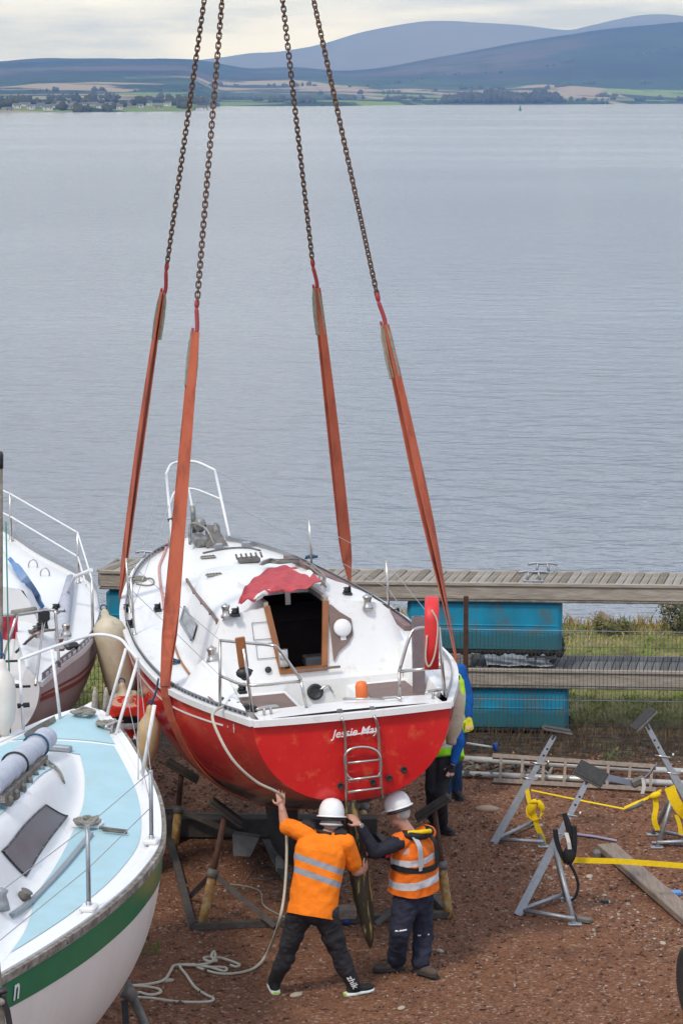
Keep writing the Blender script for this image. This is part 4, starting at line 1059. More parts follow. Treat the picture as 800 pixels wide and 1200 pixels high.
# red/white halyard running along the port side deck
P = [RB.deckpx(x, y, .012) for x, y in ((197, 633), (193, 648), (187, 664), (188, 682), (191, 700), (193, 715))]
q = MB(); q.tube(spline(P, 5), .016, 6); tag(q.build('deck_rope', M['ropered'], None, F), 'faded pink rope lying along the port side deck of the red yacht', 'rope')
P = [RB.deckpx(x, y, .012) for x, y in ((204, 755), (212, 775), (226, 795), (240, 812), (250, 822))]
q = MB(); q.tube(spline(P, 5), .012, 6); tag(q.build('deck_rope', mat('brown_rope', (.33, .17, .10), .9), None, F), 'brown rope on the side deck just right of the aft left sling', 'rope')
coil(None, F, RB.deckpx(161, 681, 0), .10, 4, .010, M['ropegrey'], 'grey rope coil around the forward port stanchion foot', seed=3)
q = MB(); P = [RB.deckpx(x, y, .01) for x, y in ((160, 684), (172, 686), (180, 684), (178, 678), (165, 678))]; q.tube(spline(P, 5), .009, 6); tag(q.build('rope_loop', M['ropegrey'], None, F), 'loose grey rope loop on the white foredeck beside the coil', 'rope')
for (x, y), lab in (((203, 778), 'blue rope knotted round the port rail above the tan fender'), ((364, 655), 'blue rope knotted round the forward starboard stanchion')):
    c = RB.deckpx(x, y, 0); coil(None, F, c, .06, 4, .009, M['ropeblue'], lab, 'rope_knot', seed=int(x))
q = MB(); c = Vector((.09, .42, -.20)); q.lathe([(.045, 0), (.055, .02), (.055, .19), (.04, .225), (.01, .235)], Vector((.20, .52, SEAT - .01)), n=14); tag(q.build('float', M['orange'], None, F), 'small orange plastic float standing on the stern deck of the red yacht', 'float')
# the grey mauve plank stood up in the cockpit
a = RB.planepx(490, 810, 1, .75); a.z = -.19; q = MB(); R_ = Matrix.Rotation(RAD(2), 3, 'Y')
for dx, dy, sx_, sy_ in ((0, .03, .10, .012), (0, -.03, .10, .012), (-.044, 0, .012, .05), (.044, 0, .012, .05)): q.box(a + R_ @ Vector((dx, dy, .42)), (sx_, sy_, .84), R_)
tag(q.build('upright_plank', mat('mauve_plank', (.20, .16, .17), .75, 0, (.13, .10, .10), 8, .7), None, F), 'hollow grey mauve post standing upright beside the red lifebuoy', 'plank')
# wooden fender board on the port pushpit
c = f2 + Vector((.0, .0, .36)); q = MB(); q.bbox(T2 + Vector((-.01, .04, -.04)), (.085, .03, .27), Matrix.Rotation(RAD(-4), 3, 'Y'), .008); tag(q.build('wood_board', M['wood'], None, F), 'short weathered wooden board strapped to the left stern rail', 'board')
q = MB(); q.ell(T2 + Vector((.0, .05, -.22)), (.07, .05, .05)); q.tube(spline([T2 + Vector((-.06, .05, -.2)), T2 + Vector((0, .02, -.27)), T2 + Vector((.07, .05, -.2))], 5), .014, 6); tag(q.build('outboard_clamp', M['black'], None, F), 'black clamp below the wooden board on the left stern rail', 'clamp')
# horseshoe lifebuoy on the starboard pushpit
lb = RB.planepx(508, 780, 1, g2.y + .02); lb = Vector((lb.x, g2.y + .10, lb.z))
base_w = F @ (lb)
lf = thing('lifebuoy', 'red horseshoe lifebuoy hung edge on at the right stern rail', 'lifebuoy', base_w, Matrix.Rotation(RAD(-2), 3, 'Z'))
P = []
for k in range(15):
    a_ = math.pi * k / 14; P.append(Vector((0, math.cos(a_) * .17, .38 + math.sin(a_) * .15)))
P = [Vector((0, .17, .0))] + [Vector((0, .17, .2))] + P[1:-1] + [Vector((0, -.17, .2)), Vector((0, -.17, .0))]
q = MB(); k_ = len(P); rl = []
for i, p in enumerate(P):
    t_ = (P[min(i + 1, k_ - 1)] - P[max(i - 1, 0)]).normalized(); nn_ = t_.cross(Vector((1, 0, 0))).normalized(); rl.append((p, Vector((.062, 0, 0)), nn_ * .065))
q.rings(rl, 16, power=4); q.build('foam_body', M['lifebuoy'], lf, WM[lf.name])
q = MB(); q.tube(spline([Vector((.0, -.24, .52)), Vector((.05, -.24, .40)), Vector((.03, -.245, .15)), Vector((-.02, -.245, .03)), Vector((-.05, -.245, .1)), Vector((-.04, -.245, .3))], 6), .008, 6); q.build('grab_line', M['rope'], lf, WM[lf.name])
# ---------- slings and chains
PK = py(290, -360, 26.55)                                          # crane hook
Finv = F.inverted()
def gun(u, sd, off=.035): return F @ (Vector((sd * (RB.b(u) + off), u, RB.sh(u) + .04)))
ends = {}
for nm, up_, us_ in (('fwd', 6.05, 5.9), ('aft', 1.75, 1.75)):
    ends[nm] = (gun(up_, -1), gun(us_, 1))
slen = {('fwd', 0): py(195, 338, 28.3), ('fwd', 1): py(367, 335, 28.3), ('aft', 0): py(231, 392, 24.8), ('aft', 1): py(442, 385, 25.0)}
def hook_point(nm, k):
    a = ends[nm][k]; tz = slen[(nm, k)].z; f = (tz - a.z) / (PK.z - a.z); return a.lerp(PK, f)
lab_s = {'fwd': 'orange webbing sling under the bow half of the red yacht', 'aft': 'orange webbing sling under the stern half of the red yacht, nearer the viewer'}
for nm, up_, us_ in (('fwd', 6.05, 5.9), ('aft', 1.75, 1.75)):
    hk = [hook_point(nm, 0), hook_point(nm, 1)]
    sl = thing('lifting_sling', lab_s[nm], 'sling', F @ Vector((0, (up_ + us_) / 2, -RB.dep(up_) - .02)), None, 'webbing slings holding the red yacht')
    # under the hull
    P = []; Wv = []
    uax = (RB.R @ Vector((0, 1, 0)))
    # left fall, hull wrap, right fall as one webbing
    def fall(k, sd, n=14):
        a = ends[nm][k]; h = hk[k]; o = []
        dirn = (h - a).normalized(); vx = Vector((1, 0, 0)); side = (vx - dirn * vx.dot(dirn)).normalized(); depth = dirn.cross(side)
        for i in range(n + 1):
            t = i / n; p = a.lerp(h, t); face = {('fwd', 0): .38, ('fwd', 1): .86, ('aft', 0): 1.0, ('aft', 1): .18 + .62 * sstep(.1, .6, t)}[(nm, k)]
            wv = (side * face + depth * math.sqrt(max(0, 1 - face * face)) * (-1 if sd < 0 else 1)).normalized()
            tu0 = RB.R @ (RB.pt(up_ + .05, .05, sd) - RB.pt(up_ - .05, .05, sd)).normalized(); tu0 = tu0 if tu0.dot(wv) > 0 else -tu0; q_ = 1 - sstep(0, .28 if nm == 'aft' else .12, t); wv = (wv * (1 - .8 * q_) + tu0 * .8 * q_); wv = (wv - dirn * wv.dot(dirn)).normalized()
            wd = (.080 if nm == 'aft' and k == 0 else .072) * (1 - .52 * t ** 1.1); o.append((p, wv * wd))
        return o
    L_, R_ = fall(0, -1), fall(1, 1)
    wrap = []
    for i in range(41):
        a_ = math.pi * i / 40; sd = -1 if a_ <= math.pi / 2 else 1; ph = a_ if sd < 0 else math.pi - a_
        u = up_ + (us_ - up_) * i / 40
        p = RB.pt(u, max(ph, .05), sd, .040 - .024 * min(1, min(i, 40 - i) / 4)); tu = RB.R @ (RB.pt(u + .05, max(ph, .05), sd) - RB.pt(u - .05, max(ph, .05), sd)).normalized(); ts_ = RB.R @ (RB.pt(u, ph + .04, sd) - RB.pt(u, max(ph, .05) - .02, sd)).normalized(); wrap.append((F @ p, tu * .075, tu.cross(ts_).normalized()))
    blend = lambda A_, B_, t: (A_ * (1 - t) + B_ * t)
    flat = lambda w, n: (w - n * w.dot(n)).normalized()
    for k in range(12):                                             # turn the strap from the fall into the hull wrap
        t = sstep(0, 1, (k + 1) / 13); wl_ = L_[0][1]; wv = wl_ if wl_.dot(wrap[0][1]) > 0 else -wl_; w_, n_ = wrap[k][1], wrap[k][2]; m_ = (wv * (1 - t) + w_ * t).normalized(); wrap[k] = (wrap[k][0], m_ * .073, n_)
        wr_ = R_[0][1]; wv2 = wr_ if wr_.dot(wrap[-1][1]) > 0 else -wr_; w_, n_ = wrap[-1 - k][1], wrap[-1 - k][2]; m_ = (wv2 * (1 - t) + w_ * t).normalized(); wrap[-1 - k] = (wrap[-1 - k][0], m_ * .073, n_)
    wrap = [(a_, b_) for a_, b_, _ in wrap]
    sgn = lambda A_, ref: [(p, w if w.dot(ref) > 0 else -w) for p, w in A_]
    Lr = sgn(L_, wrap[0][1]); Rr = sgn(R_, wrap[-1][1])
    seq = list(reversed(Lr)) + wrap + Rr
    q = MB(); q.ribbon([p for p, _ in seq], [w for _, w in seq], .010); q.build('webbing', M['webbing'], sl)
    for k, A_ in ((0, L_), (1, R_)):                                # the second ply of each fall and the worn eye sleeves
        d = (hk[k] - ends[nm][k]).normalized()
        q = MB(); PP = []; WW = []
        for i, (p, w) in enumerate(A_):
            t = i / (len(A_) - 1); nrm = d.cross(w).normalized(); PP.append(p - nrm * (.010 + .028 * math.sin(math.pi * min(1, t * 1.0)) + .016 * t) + w * .32 * t); WW.append(w * (.92))
        q.ribbon(PP, WW, .008); q.build('webbing_ply', M['webbing'], sl)
        h = hk[k]; w = (Vector((1, 0, 0)) - d * d.x).normalized()
        for s_ in (-1, 1):
            q = MB(); q.ribbon([h - d * .50 + w * s_ * .03, h - d * .30 + w * s_ * .034, h - d * .10 + w * s_ * .026, h + w * s_ * .006], [w * .021] * 4, .045); q.build('eye_sleeve', M['sleeve'], sl)
# chains: links share one mesh
lm = MB(); Lk, Wd, rr = .047, .021, .0078
LP = []
for i in range(20):
    a = 2 * math.pi * i / 20; LP.append(Vector((math.cos(a) * Wd, 0, math.sin(a) * Wd + (Lk / 2 - Wd + rr * .9 + .003) * (1 if math.sin(a) >= 0 else -1))))
lm.tube(LP, rr, 6, closed=True)
names = {('fwd', 0): 'rusty lifting chain furthest left, running to the forward left strap', ('fwd', 1): 'rusty lifting chain running to the forward right strap, third from the left', ('aft', 0): 'rusty lifting chain running to the aft left strap, second from the left', ('aft', 1): 'rusty lifting chain furthest right, running to the aft right strap'}
src = None
for key in names:
    h = hook_point(*key); d = (PK - h); n = int(d.length / Lk); d.normalize()
    ch = thing('lifting_chain', names[key], 'chain', h, None, 'lifting chains')
    base = rot_to(d, (0, 1, 0)); tw = {('fwd', 0): .5, ('fwd', 1): 1.2, ('aft', 0): .9, ('aft', 1): .2}[key]
    for i in range(6, n):
        Rm = base @ Matrix.Rotation(tw + .9 * math.sin(i / 34 + tw) + (math.pi / 2 if i % 2 else 0), 3, 'Z')
        mt = Matrix.Translation(d * (Lk * (i + .5))) @ Rm.to_4x4()
        if src is None:
            o = lm.build('link', M['chain'], ch, WM[ch.name]); o.matrix_basis = mt; src = o
        else: linked(src, 'link', ch, mt)
    # red clevis hook and connector at the bottom
    q = MB(); X_ = base @ Vector((1, 0, 0)); D = d
    q.tube(spline([h + D * .30, h + D * .22, h + D * .16 + X_ * .008, h + D * .05 + X_ * .020, h - D * .03 + X_ * .010, h - D * .02 - X_ * .016, h + D * .04 - X_ * .020], 5), [.015] * 6 + [.020] * 18 + [.013] * 7, 8)
    q.ell(h + D * .27, (.024, .024, .05), base); q.build('hook', M['redhook'], ch)
# crane hook block above the picture
hb = thing('crane_hook', 'crane hook block gathering the four chains overhead', 'hook', PK)
q = MB(); q.tube([PK + Vector((math.cos(a) * .09, 0, math.sin(a) * .12 + .05)) for a in np.linspace(0, 6.28, 20)[:-1]], .022, 8, closed=True); q.build('master_ring', M['chain'], hb)
q = MB(); q.tube(spline([PK + Vector((0, 0, .55)), PK + Vector((0, 0, .36)), PK + Vector((.0, .09, .24)), PK + Vector((0, .05, .12)), PK + Vector((0, -.06, .13)), PK + Vector((0, -.10, .22))], 5), .04, 10); q.build('hook', M['yellow'], hb)
q = MB(); q.bbox(PK + Vector((0, 0, .85)), (.30, .22, .62), None, .05); q.build('block_body', M['yellow'], hb)
for x in (-.1, .1): MB().tube([PK + Vector((x, 0, 1.1)), PK + Vector((x * .6, 0, 14))], .012, 6).build('hoist_rope', M['greysteel'], hb)

# ---------- fenders between the boats
def fender(px0, px1, Y, r, m, label, rope_to=None, mr_=None):
    a = py(*px0, Y); b = py(*px1, Y); d = (b - a); L = d.length; R = rot_to(d)
    f = thing('fender', label, 'fender', b, None, 'boat fenders')
    q = MB(); prof = [(.02, 0), (.035, .02), (.04, .07), (r * .55, .11), (r * .9, .17), (r, .25), (r * 1.02, L * .5), (r, L - .22), (r * .88, L - .13), (r * .5, L - .05), (.05, L - .03), (.045, L)]
    q.lathe(prof, a, R, 20); q.build('body', m, f)
    q = MB(); q.tube([a - d.normalized() * .015 + Vector((math.cos(t) * .03, 0, math.sin(t) * .03)) for t in np.linspace(0, 6.28, 13)[:-1]], .008, 6, closed=True); q.build('eye', M['ropeblue'], f)
    if rope_to is not None:
        MB().tube(spline([a, a.lerp(rope_to, .5) + Vector((.01, 0, 0)), rope_to], 5), .010, 6).build('lanyard', mr_ or M['ropeblue'], f)
    return f
fender((177, 826), (171, 898), 24.3, .105, M['fendertan'], 'tan fender hanging on a blue line against the red hull', F @ (RB.rail_at(203, -1, .03, .3) + Vector((0, 0, .05))) if False else py(186, 795, 24.3))
fender((122, 714), (149, 826), 27.0, .17, M['fender'], 'large cream dirty fender wedged between the two hulls')
fender((143, 800), (150, 838), 26.6, .13, M['fender'], 'small grimy fender just below the large cream one')
fender((534, 796), (528, 872), 25.2, .10, M['fender'], 'cream fender hanging at the right quarter of the red yacht')

# ---------- the white boat with red stripes, behind on the left
yaw = RAD(10)
_f = Vector((-math.sin(yaw), math.cos(yaw), 0)); _s = Vector((math.cos(yaw), math.sin(yaw), 0))
bow0 = pz(-60, 612, 2.6); bow0.z = 0
O2 = bow0 - _f * 7.45
LB = Boat(8.65, [(0, .58), (.8, .84), (1.6, 1.12), (2.7, 1.36), (3.65, 1.45), (4.7, 1.45), (5.45, 1.22), (6.05, 1.0), (7.3, .62), (8.2, .26), (8.65, .01)],
          [(0, 0), (2, 0), (4, .05), (6, .17), (8.65, .42)],
          [(0, .55), (1, .95), (2.5, 1.25), (4.5, 1.35), (6.5, 1.1), (7.6, .8), (8.3, .4), (8.65, .02)],
          (O2.x, O2.y, 2.2), yaw, 0, 0, 0, e1=.85)
hw2 = interp([1.9, 3, 4.5, 6, 7], [.72, .82, .74, .45, .10]); h2 = interp([1.9, 3, 4.5, 6, 7], [.42, .42, .33, .17, 0])
def lb_trunk(u, v):
    if u < 2.2 or u > 7: return 0.0
    t = abs(v) / hw2(u); return h2(u) * (1 - sstep(.72, 1.05, t)) + .08 * max(0, 1 - t * t) * min(1, h2(u) / .3)
LB.trunk = lb_trunk; FL = LB.F
lb_ = LB.root('sailboat', 'white sailing yacht with two thin red hull stripes behind the pale blue decked boat', 'sailboat', 2.15, 4.2)
m_lbh = mat('grey_white_hull', (.50, .47, .47), .45, 0, (.40, .37, .37), 3, .8, col3=(.42, .20, .20), n3=2.2, lo3=.62, hi3=.85, stretch=(1, 1, .5))  # hull colour greyer than the white transom, pinkish patches at random
LB.hull(60, 16).build('hull', m_lbh, lb_, FL)
LB.transom(.02, 16, 6).build('transom', M['gel2'], lb_, FL)
for k, (p0_, hh_) in enumerate(((.20, .012), (.27, .020))):
    q = MB(); P = [LB.pt(u, p0_ + .05 * (u / 8), 1, .004) for u in np.linspace(.08, 8, 60)]
    q.ribbon(P, [Vector((0, 0, hh_))] * 60, .003); q.build('hull_stripe', mat('dark_red_stripe', (.22, .02, .02), .4), lb_, FL)
q = MB(); fin(q, 3.2, 4.8, -1.1, 3.5, 4.4, -2.15, .09); q.build('keel', M['blackrub'], lb_, FL)
for sd in (-1, 1):
    q = MB(); P = along(LB, 0.02, 8.55, 50, .0, .0, sd); q.ribbon(P, [Vector((.022 * sd, 0, 0))] * 50, .05); q.build('gunwale_cap', M['gel2'], lb_, FL)
    q = MB(); P = along(LB, .1, 8.4, 50, .0, .055, sd); q.ribbon(P, [Vector((0, 0, .038))] * 50, .010); tr_ = q.build('toe_rail', M['alu'], lb_, FL)
q = MB()
for u in np.arange(.25, 8.2, .16): q.box((LB.b(u) + .006, u, LB.sh(u) + .055), (.014, .085, .03), Matrix.Rotation(-math.atan((LB.b(u + .05) - LB.b(u - .05)) / .1), 3, 'Z'))
q.build('toe_rail_slots', M['gel2'], lb_, FL, stuff=True)
q = MB(); UU = np.linspace(2.25, 8.6, 60)
q.grid([[Vector((v, u, LB.deck(u, v))) for v in np.linspace(-1, 1, 45) * (LB.b(u) - .012)] for u in UU])
for sd in (-1, 1):
    q.grid([[Vector((sd * (LB.b(u) - .012 + (.46 - LB.b(u) + .012) * t), u, .02 + .16 * sstep(.35, .9, t))) for t in np.linspace(0, 1, 7)] for u in np.linspace(0.0, 2.3, 12)])
    q.grid([[Vector((sd * v, u, z)) for v, z in ((.46, .18), (.44, -.12), (.24, -.14), (.22, -.5))] for u in (.05, 1.2, 2.3)])
for sd in (-1, 1): q.add([(sd * .575, -.002, .0), (sd * .575, -.002, .03), (sd * .46, -.002, .185), (sd * .40, -.002, .0)], [(0, 1, 2, 3)]); q.add([(sd * .46, .0, .18), (sd * .44, .06, -.13), (sd * .44, .17, -.13), (sd * .46, .17, .18)], [(0, 1, 2, 3)])
q.grid([[Vector((v, u, -.5)) for v in (-.24, .24)] for u in (.1, 2.3)])
q.grid([[Vector((v, u, .02)) for v in (-.57, -.2, .2, .57)] for u in (-.0, .16)])
q.grid([[Vector((v, .16, z)) for v in (-.46, .46)] for z in (-.5, .02)])
q.grid([[Vector((v, 2.26, z)) for v in np.linspace(-.95, .95, 9)] for z in (-.5, .0)] )
q.grid([[Vector((v, 2.25, .0 + (LB.deck(2.26, v)) * t)) for v in np.linspace(-.9, .9, 21)] for t in (0, 1)])
q.build('deck', M['gel2'], lb_, FL)
q = MB(); q.box((-.0, 2.235, .12), (.5, .02, .42)); q.build('companionway', M['dark'], lb_, FL)
# stanchions, guard wires, rolled dodger bits
stp = []
for x in (14, 93, 109):
    p = LB.rail_at(x, 1, .07, 3.0 if x < 100 else 2.0)
    stp.append(p)
px_sets = [(14, 6.9), (93, 4.9), (108, 3.0)]
stp = []
for x, y0, y1 in ((13, 634, 580), (92, 683, 617), (109, 744, 666)):
    p = LB.deckpx(x, y0); p.z = LB.sh(p.y); stp.append(p); stanchion(lb_, FL, p, .58, .015, M['steel'])
q = MB(); u5, u3 = Vector((0, 0, .57)), Vector((0, 0, .30)); bowp = Vector((0, 8.4, LB.sh(8.4)))
for P in ([bowp + u5, stp[0] + u5, stp[1] + u5, stp[2] + u5], [bowp + u3, stp[0] + u3, stp[1] + u3, stp[2] + u3]): q.tube(P, .010, 6)
q.build('guard_wire', M['whitepaint'], lb_, FL, stuff=True)
# stern rail
a = pz(0, 0, 0)
s1 = LB.deckpx(72, 768); s1.z = .1
def lz(x, y, z): return LB.planepx(x, y, 2, z)
f1_, f2_, f3_ = lz(70, 782, .02), lz(42, 803, .03), lz(2, 780, .05)
c1, c2_ = lz(65, 715, .56), lz(20, 720, .55)
e1_ = lz(52, 728, .45)
rail('stern_rail', [[f1_, f1_.lerp(c1, .6), c1], [f2_, e1_, c1 + Vector((-.05, 0, 0))], [f3_, c2_], [c2_ + Vector((-.4, 0, 0)), c2_, c1 + Vector((-.1, 0, .0)), c1]], .014, M['steel'], lb_, FL)
q = MB(); q.tube([lz(15, 719, .56), lz(42, 715, .56)], .035, 8); q.build('rail_padding', M['ropegrey'], lb_, FL)
q = MB(); q.bbox(e1_ + Vector((0, 0, .06)), (.11, .08, .12), None, .02); q.lathe([(.05, 0), (.05, .02)], e1_ + Vector((0, -.045, .06)), rot_to((0, -1, 0)), 14); q.build('rail_instrument', M['black'], lb_, FL)
# white tube, boom, blue cover, tangle of gear
o = MB().tube([FL @ lz(78, 700, .12), FL @ lz(88, 676, .40), FL @ lz(107, 668, .62)], .022, 8).build('white_pole', M['whitepaint']); tag(o, 'white pole leaning from the left yacht cockpit to its side rail', 'pole')
q = MB(); q.rings([(FL @ LB.deckpx(72, 745, .05), Vector((.07, 0, 0)), Vector((0, 0, .07))), (FL @ LB.deckpx(76, 710, .06), Vector((.075, 0, 0)), Vector((0, 0, .075))), (FL @ LB.deckpx(83, 678, .06), Vector((.05, 0, 0)), Vector((0, 0, .05)))], 10); tag(q.build('rolled_cover', M['greycloth']), 'rolled pale grey cover lying on the side deck of the red striped yacht', 'cover')
q = MB(); pl = [(18, 660), (28, 676), (38, 695), (48, 712), (53, 718), (50, 708), (42, 690), (30, 672)]
P1 = [FL @ LB.deckpx(x, y, .05) for x, y in ((12, 655), (22, 668), (32, 682), (42, 697), (50, 711))]
q.ribbon(spline(P1, 4), [Vector((.028, .0, .03)) * (1 if 2 < i < 14 else .5) for i in range(17)], .03); tag(q.build('sail_cover', mat('blue_cover', (.02, .15, .40), .8, 0, (.35, .38, .40), 7, .6)), 'blue and grey folded cover along the cabin side of the red striped yacht', 'cover')
cc = lz(18, 735, .25); q = MB(); Gp = []
for i in range(7):
    Gp.append([FL @ (lz(-4 + i * 4.2, 722 + j * 5.5, .35 - .05 * j) + Vector((0, .05 * math.sin(i * 2 + j), 0))) for j in range(6)])
q.grid(Gp); q.grid([[p + Vector((0, .012, 0)) for p in r] for r in Gp]); tag(q.build('red_cloth', mat('pink_red_cloth', (.62, .06, .10), .85, 0, (.45, .03, .06), 9, .7)), 'bright pink red cloth bundle in the cockpit of the red striped yacht', 'cloth')
rg = random.Random(4)
for k, (x, y, z, s_) in enumerate(((44, 742, .15, 1), (50, 735, .2, 1.1), (38, 747, .12, .9), (66, 716, .12, .8), (72, 724, .1, .9))): block_fitting(lb_, FL, lz(x, y, z), 1.4 * s_, M['black'] if k % 2 else M['greysteel'])
for x, y in ((78, 746), (70, 762)): winch(lb_, FL, lz(x, y, .14), 1.2)
o = MB().bbox(FL @ lz(84, 757, .1), (.16, .10, .07), Matrix.Rotation(.6, 3, 'Z'), .03).build('black_bag', M['black']); tag(o, 'small black pouch on the side deck by the winches', 'pouch')
for k in range(3):
    P = [FL @ lz(20 + k * 5 + rg.uniform(-3, 3), 765 - k * 6, .1), FL @ lz(32 + k * 3, 752 - 3 * k, .2), FL @ lz(42 + k * 3, 744 - 2 * k, .22), FL @ lz(52 + k * 6, 738, .16)]
    o = MB().tube(spline(P, 5), .014, 6).build('cockpit_rope', [M['black'], M['ropered'], M['greysteel']][k]); tag(o, ['black rope trailing over the red striped yacht cockpit', 'red flecked rope trailing over the red striped yacht cockpit', 'grey rope trailing over the red striped yacht cockpit'][k], 'rope')
for x, y in ((39, 665), (53, 675)):
    q = MB(); c = LB.deckpx(x, y, 0); q.tube([c + Vector((math.cos(t) * .05, 0, .02 + math.sin(t) * .07)) for t in np.linspace(-.5, 3.64, 10)], .008, 6); q.build('pad_eye', M['steel'], lb_, FL)
q = MB(); q.box(lz(20, 808, -.0) + Vector((0, -.02, .03)), (.25, .02, .02)); q.box(lz(12, 782, 0) + Vector((0, 0, .06)), (.2, .02, .02)); q.build('transom_rail', M['black'], lb_, FL)
# mast standing at the left edge, and the big white fender below it
mp0 = pz(1.0, 900, .6); mY = 24.0
ms0 = py(-2.0, 900, mY); ms1 = py(1.0, 533, mY)
mt_ = thing('mast_pole', 'weathered wooden mast pole with black cap at the left edge', 'pole', Vector((ms0.x, mY, 0)))
q = MB(); q.tube([Vector((ms0.x, mY, .0)), Vector((ms1.x, mY, ms1.z))], .020, 12); q.build('pole', M['oldwood'], mt_)
q = MB(); q.lathe([(.024, -.12), (.026, 0), (.016, .03)], Vector((ms1.x, mY, ms1.z)), n=12); q.build('cap', M['black'], mt_)
o = MB().tube([Vector((ms1.x + .04, mY - .03, ms1.z - .6)), Vector((ms1.x + .045, mY - .03, 1.8))], .007, 5).build('green_line', mat('green_rope', (.02, .22, .16), .8)); tag(o, 'thin green line running down beside the mast pole', 'rope')
fender((2, 772), (4, 862), 22.6, .115, mat('white_fender', (.66, .63, .58), .5, 0, (.55, .50, .44), 5, .6), 'white fender at the left edge below the mast pole', py(0, 740, 22.6))

# ---------- the pale blue decked boat in the left foreground
yaw = RAD(-9); _f = Vector((-math.sin(yaw), math.cos(yaw), 0))
bw = pz(108, 828, 2.32); O3 = Vector((bw.x, bw.y, 0)) - _f * 7.4
BB = Boat(7.4, [(0, .80), (.9, 1.05), (1.55, 1.2), (2.37, 1.34), (3.3, 1.41), (3.9, 1.395), (4.35, 1.32), (5.2, 1.09), (5.88, .83), (6.78, .42), (7.15, .22), (7.4, .01)],
          [(0, 0), (2.5, 0), (4.5, .03), (6, .12), (7.4, .27)],
          [(0, .95), (1, 1.3), (3, 1.52), (4.5, 1.48), (5.8, 1.25), (6.6, .95), (7.1, .55), (7.4, .03)],
          (O3.x, O3.y, 2.05), yaw, 0, 0, 0, e1=.70, e2=1.0)
hw3 = interp([-1, 0, 1.4, 1.75, 2.66, 3.14, 3.68, 4.33, 4.77, 5.2, 5.63, 6.06], [.92, .93, .93, .91, .77, .74, .69, .61, .55, .46, .35, .21]); h3 = interp([-1, 0, 2.5, 3.5, 4.4, 5.2, 5.7, 6.06], [.42, .42, .42, .38, .31, .17, .07, .01])
def bb_trunk(u, v):
    if u > 6.06 or u < .6: return 0.0
    t = abs(v) / hw3(u); return h3(u) * (1 - sstep(.60, 1.0, t)) + .06 * max(0, 1 - t * t) * min(1, h3(u) / .3)
BB.trunk = bb_trunk; FB = BB.F
bb = BB.root('sailboat', 'white boat with pale blue deck and green stripe in the left foreground', 'sailboat', 2.0, 3.5)
m_bbh = mat('white_topsides', (.70, .68, .65), .32, 0, (.62, .59, .55), 2.2, .7, col3=(.50, .45, .38), n3=2.5, lo3=.58, hi3=.9, stretch=(1, 1, .35))
BB.hull(60, 22).build('hull', m_bbh, bb, FB); BB.transom(.03, 16, 6).build('transom', m_bbh, bb, FB)
q = MB(); q.grid([[BB.pt(u, a, sd_, .004) for a in np.linspace(.045, .19 - .02 * u / 7.4, 5)] for u in np.linspace(0, 7.3, 60) for sd_ in (1,)]); q.grid([[BB.pt(u, a, -1, .004) for a in np.linspace(.045, .19 - .02 * u / 7.4, 5)] for u in np.linspace(0, 7.3, 60)])
m_gs = mat('green_stripe_paint', (.0, .16, .07), .3, 0, (.0, .125, .055), 4, .6)
q.build('green_stripe', m_gs, bb, FB)
p_or = BB.rail_at(183, 1, 0, 2.5)
q = MB(); u_r = 4.55; q.grid([[BB.pt(u, a, 1, .007) for a in np.linspace(.05, .155, 8)] for u in np.linspace(u_r, u_r + .20, 6)]); q.build('rust_stain', mat('rust_stain', (.75, .22, .04), .5, 0, (.03, .13, .06), 9, 1.0, lo=.50, hi=.62), bb, FB)
q = MB(); fin(q, 2.4, 4.4, -1.4, 2.6, 4.0, -2.0, .14); q.build('keel', M['blackrub'], bb, FB)
q = MB(); q.grid([[Vector((v, u, BB.deck(u, v))) for v in np.linspace(-1, 1, 61) * (BB.b(u) - .01)] for u in np.linspace(0, 7.38, 90)]); q.build('deck', M['gel2'], bb, FB)
q = MB(); GG = []
def blue_sheet(u0, u1, vin, vout, sd, n=40, m=10):
    return [[(lambda v, u: Vector((sd * v, u, BB.deck(u, sd * v) + .005)))(vin(u) + (max(vout(u), vin(u) + .001) - vin(u)) * j / m, u) for j in range(m + 1)] for u in np.linspace(u0, u1, n)]
for sd in (-1, 1): q.grid(blue_sheet(.3, 6.06, lambda u: hw3(u) * 1.03 + .02, lambda u: BB.b(u) - .17, sd, 46), smooth=True)
q.grid([[(lambda v, u: Vector((v, u, BB.deck(u, v) + .005)))(t * (BB.b(u) - .17), u) for t in np.linspace(-1, 1, 25)] for u in np.linspace(6.06, 6.36, 8)])
q.build('non_slip_deck', M['ltblue'], bb, FB)
q = MB(); q.grid([[(lambda v, u: Vector((v, u, BB.deck(u, v) + .005)))(t * max(.004, (BB.b(u) - .15)), u) for t in np.linspace(-1, 1, 17)] for u in np.linspace(6.41, 7.05, 14)]); q.build('non_slip_foredeck', M['ltblue'], bb, FB)
q = MB(); q.grid([[(lambda v, u: Vector((v, u, BB.deck(u, v) + .006)))(t * hw3(u) * .61, u) for t in np.linspace(-1, 1, 17)] for u in np.linspace(1.0, 5.1, 30)]); q.build('non_slip_roof', M['ltblue'], bb, FB)
m_rail = mat('weathered_rubbing_rail', (.26, .225, .19), .9, 0, (.10, .085, .07), 22, .9, .6, 60, spec=.2, col3=(.36, .34, .31), n3=8)
for sd in (-1, 1):
    for u0_, u1_ in ((0.02, 1.72), (1.74, 3.78), (3.80, 5.6), (5.62, 7.1)):
        q = MB(); P = along(BB, u0_, u1_, 24, .008, -.018, sd); q.ribbon(P, [Vector((0, 0, .026))] * 24, .036); q.build('rubbing_rail', m_rail, bb, FB)
    q = MB(); P = along(BB, .02, 7.25, 50, -.045, .01, sd); q.ribbon(P, [Vector((.035, 0, 0))] * 50, .03); q.build('gunwale_cap', M['gel2'], bb, FB)
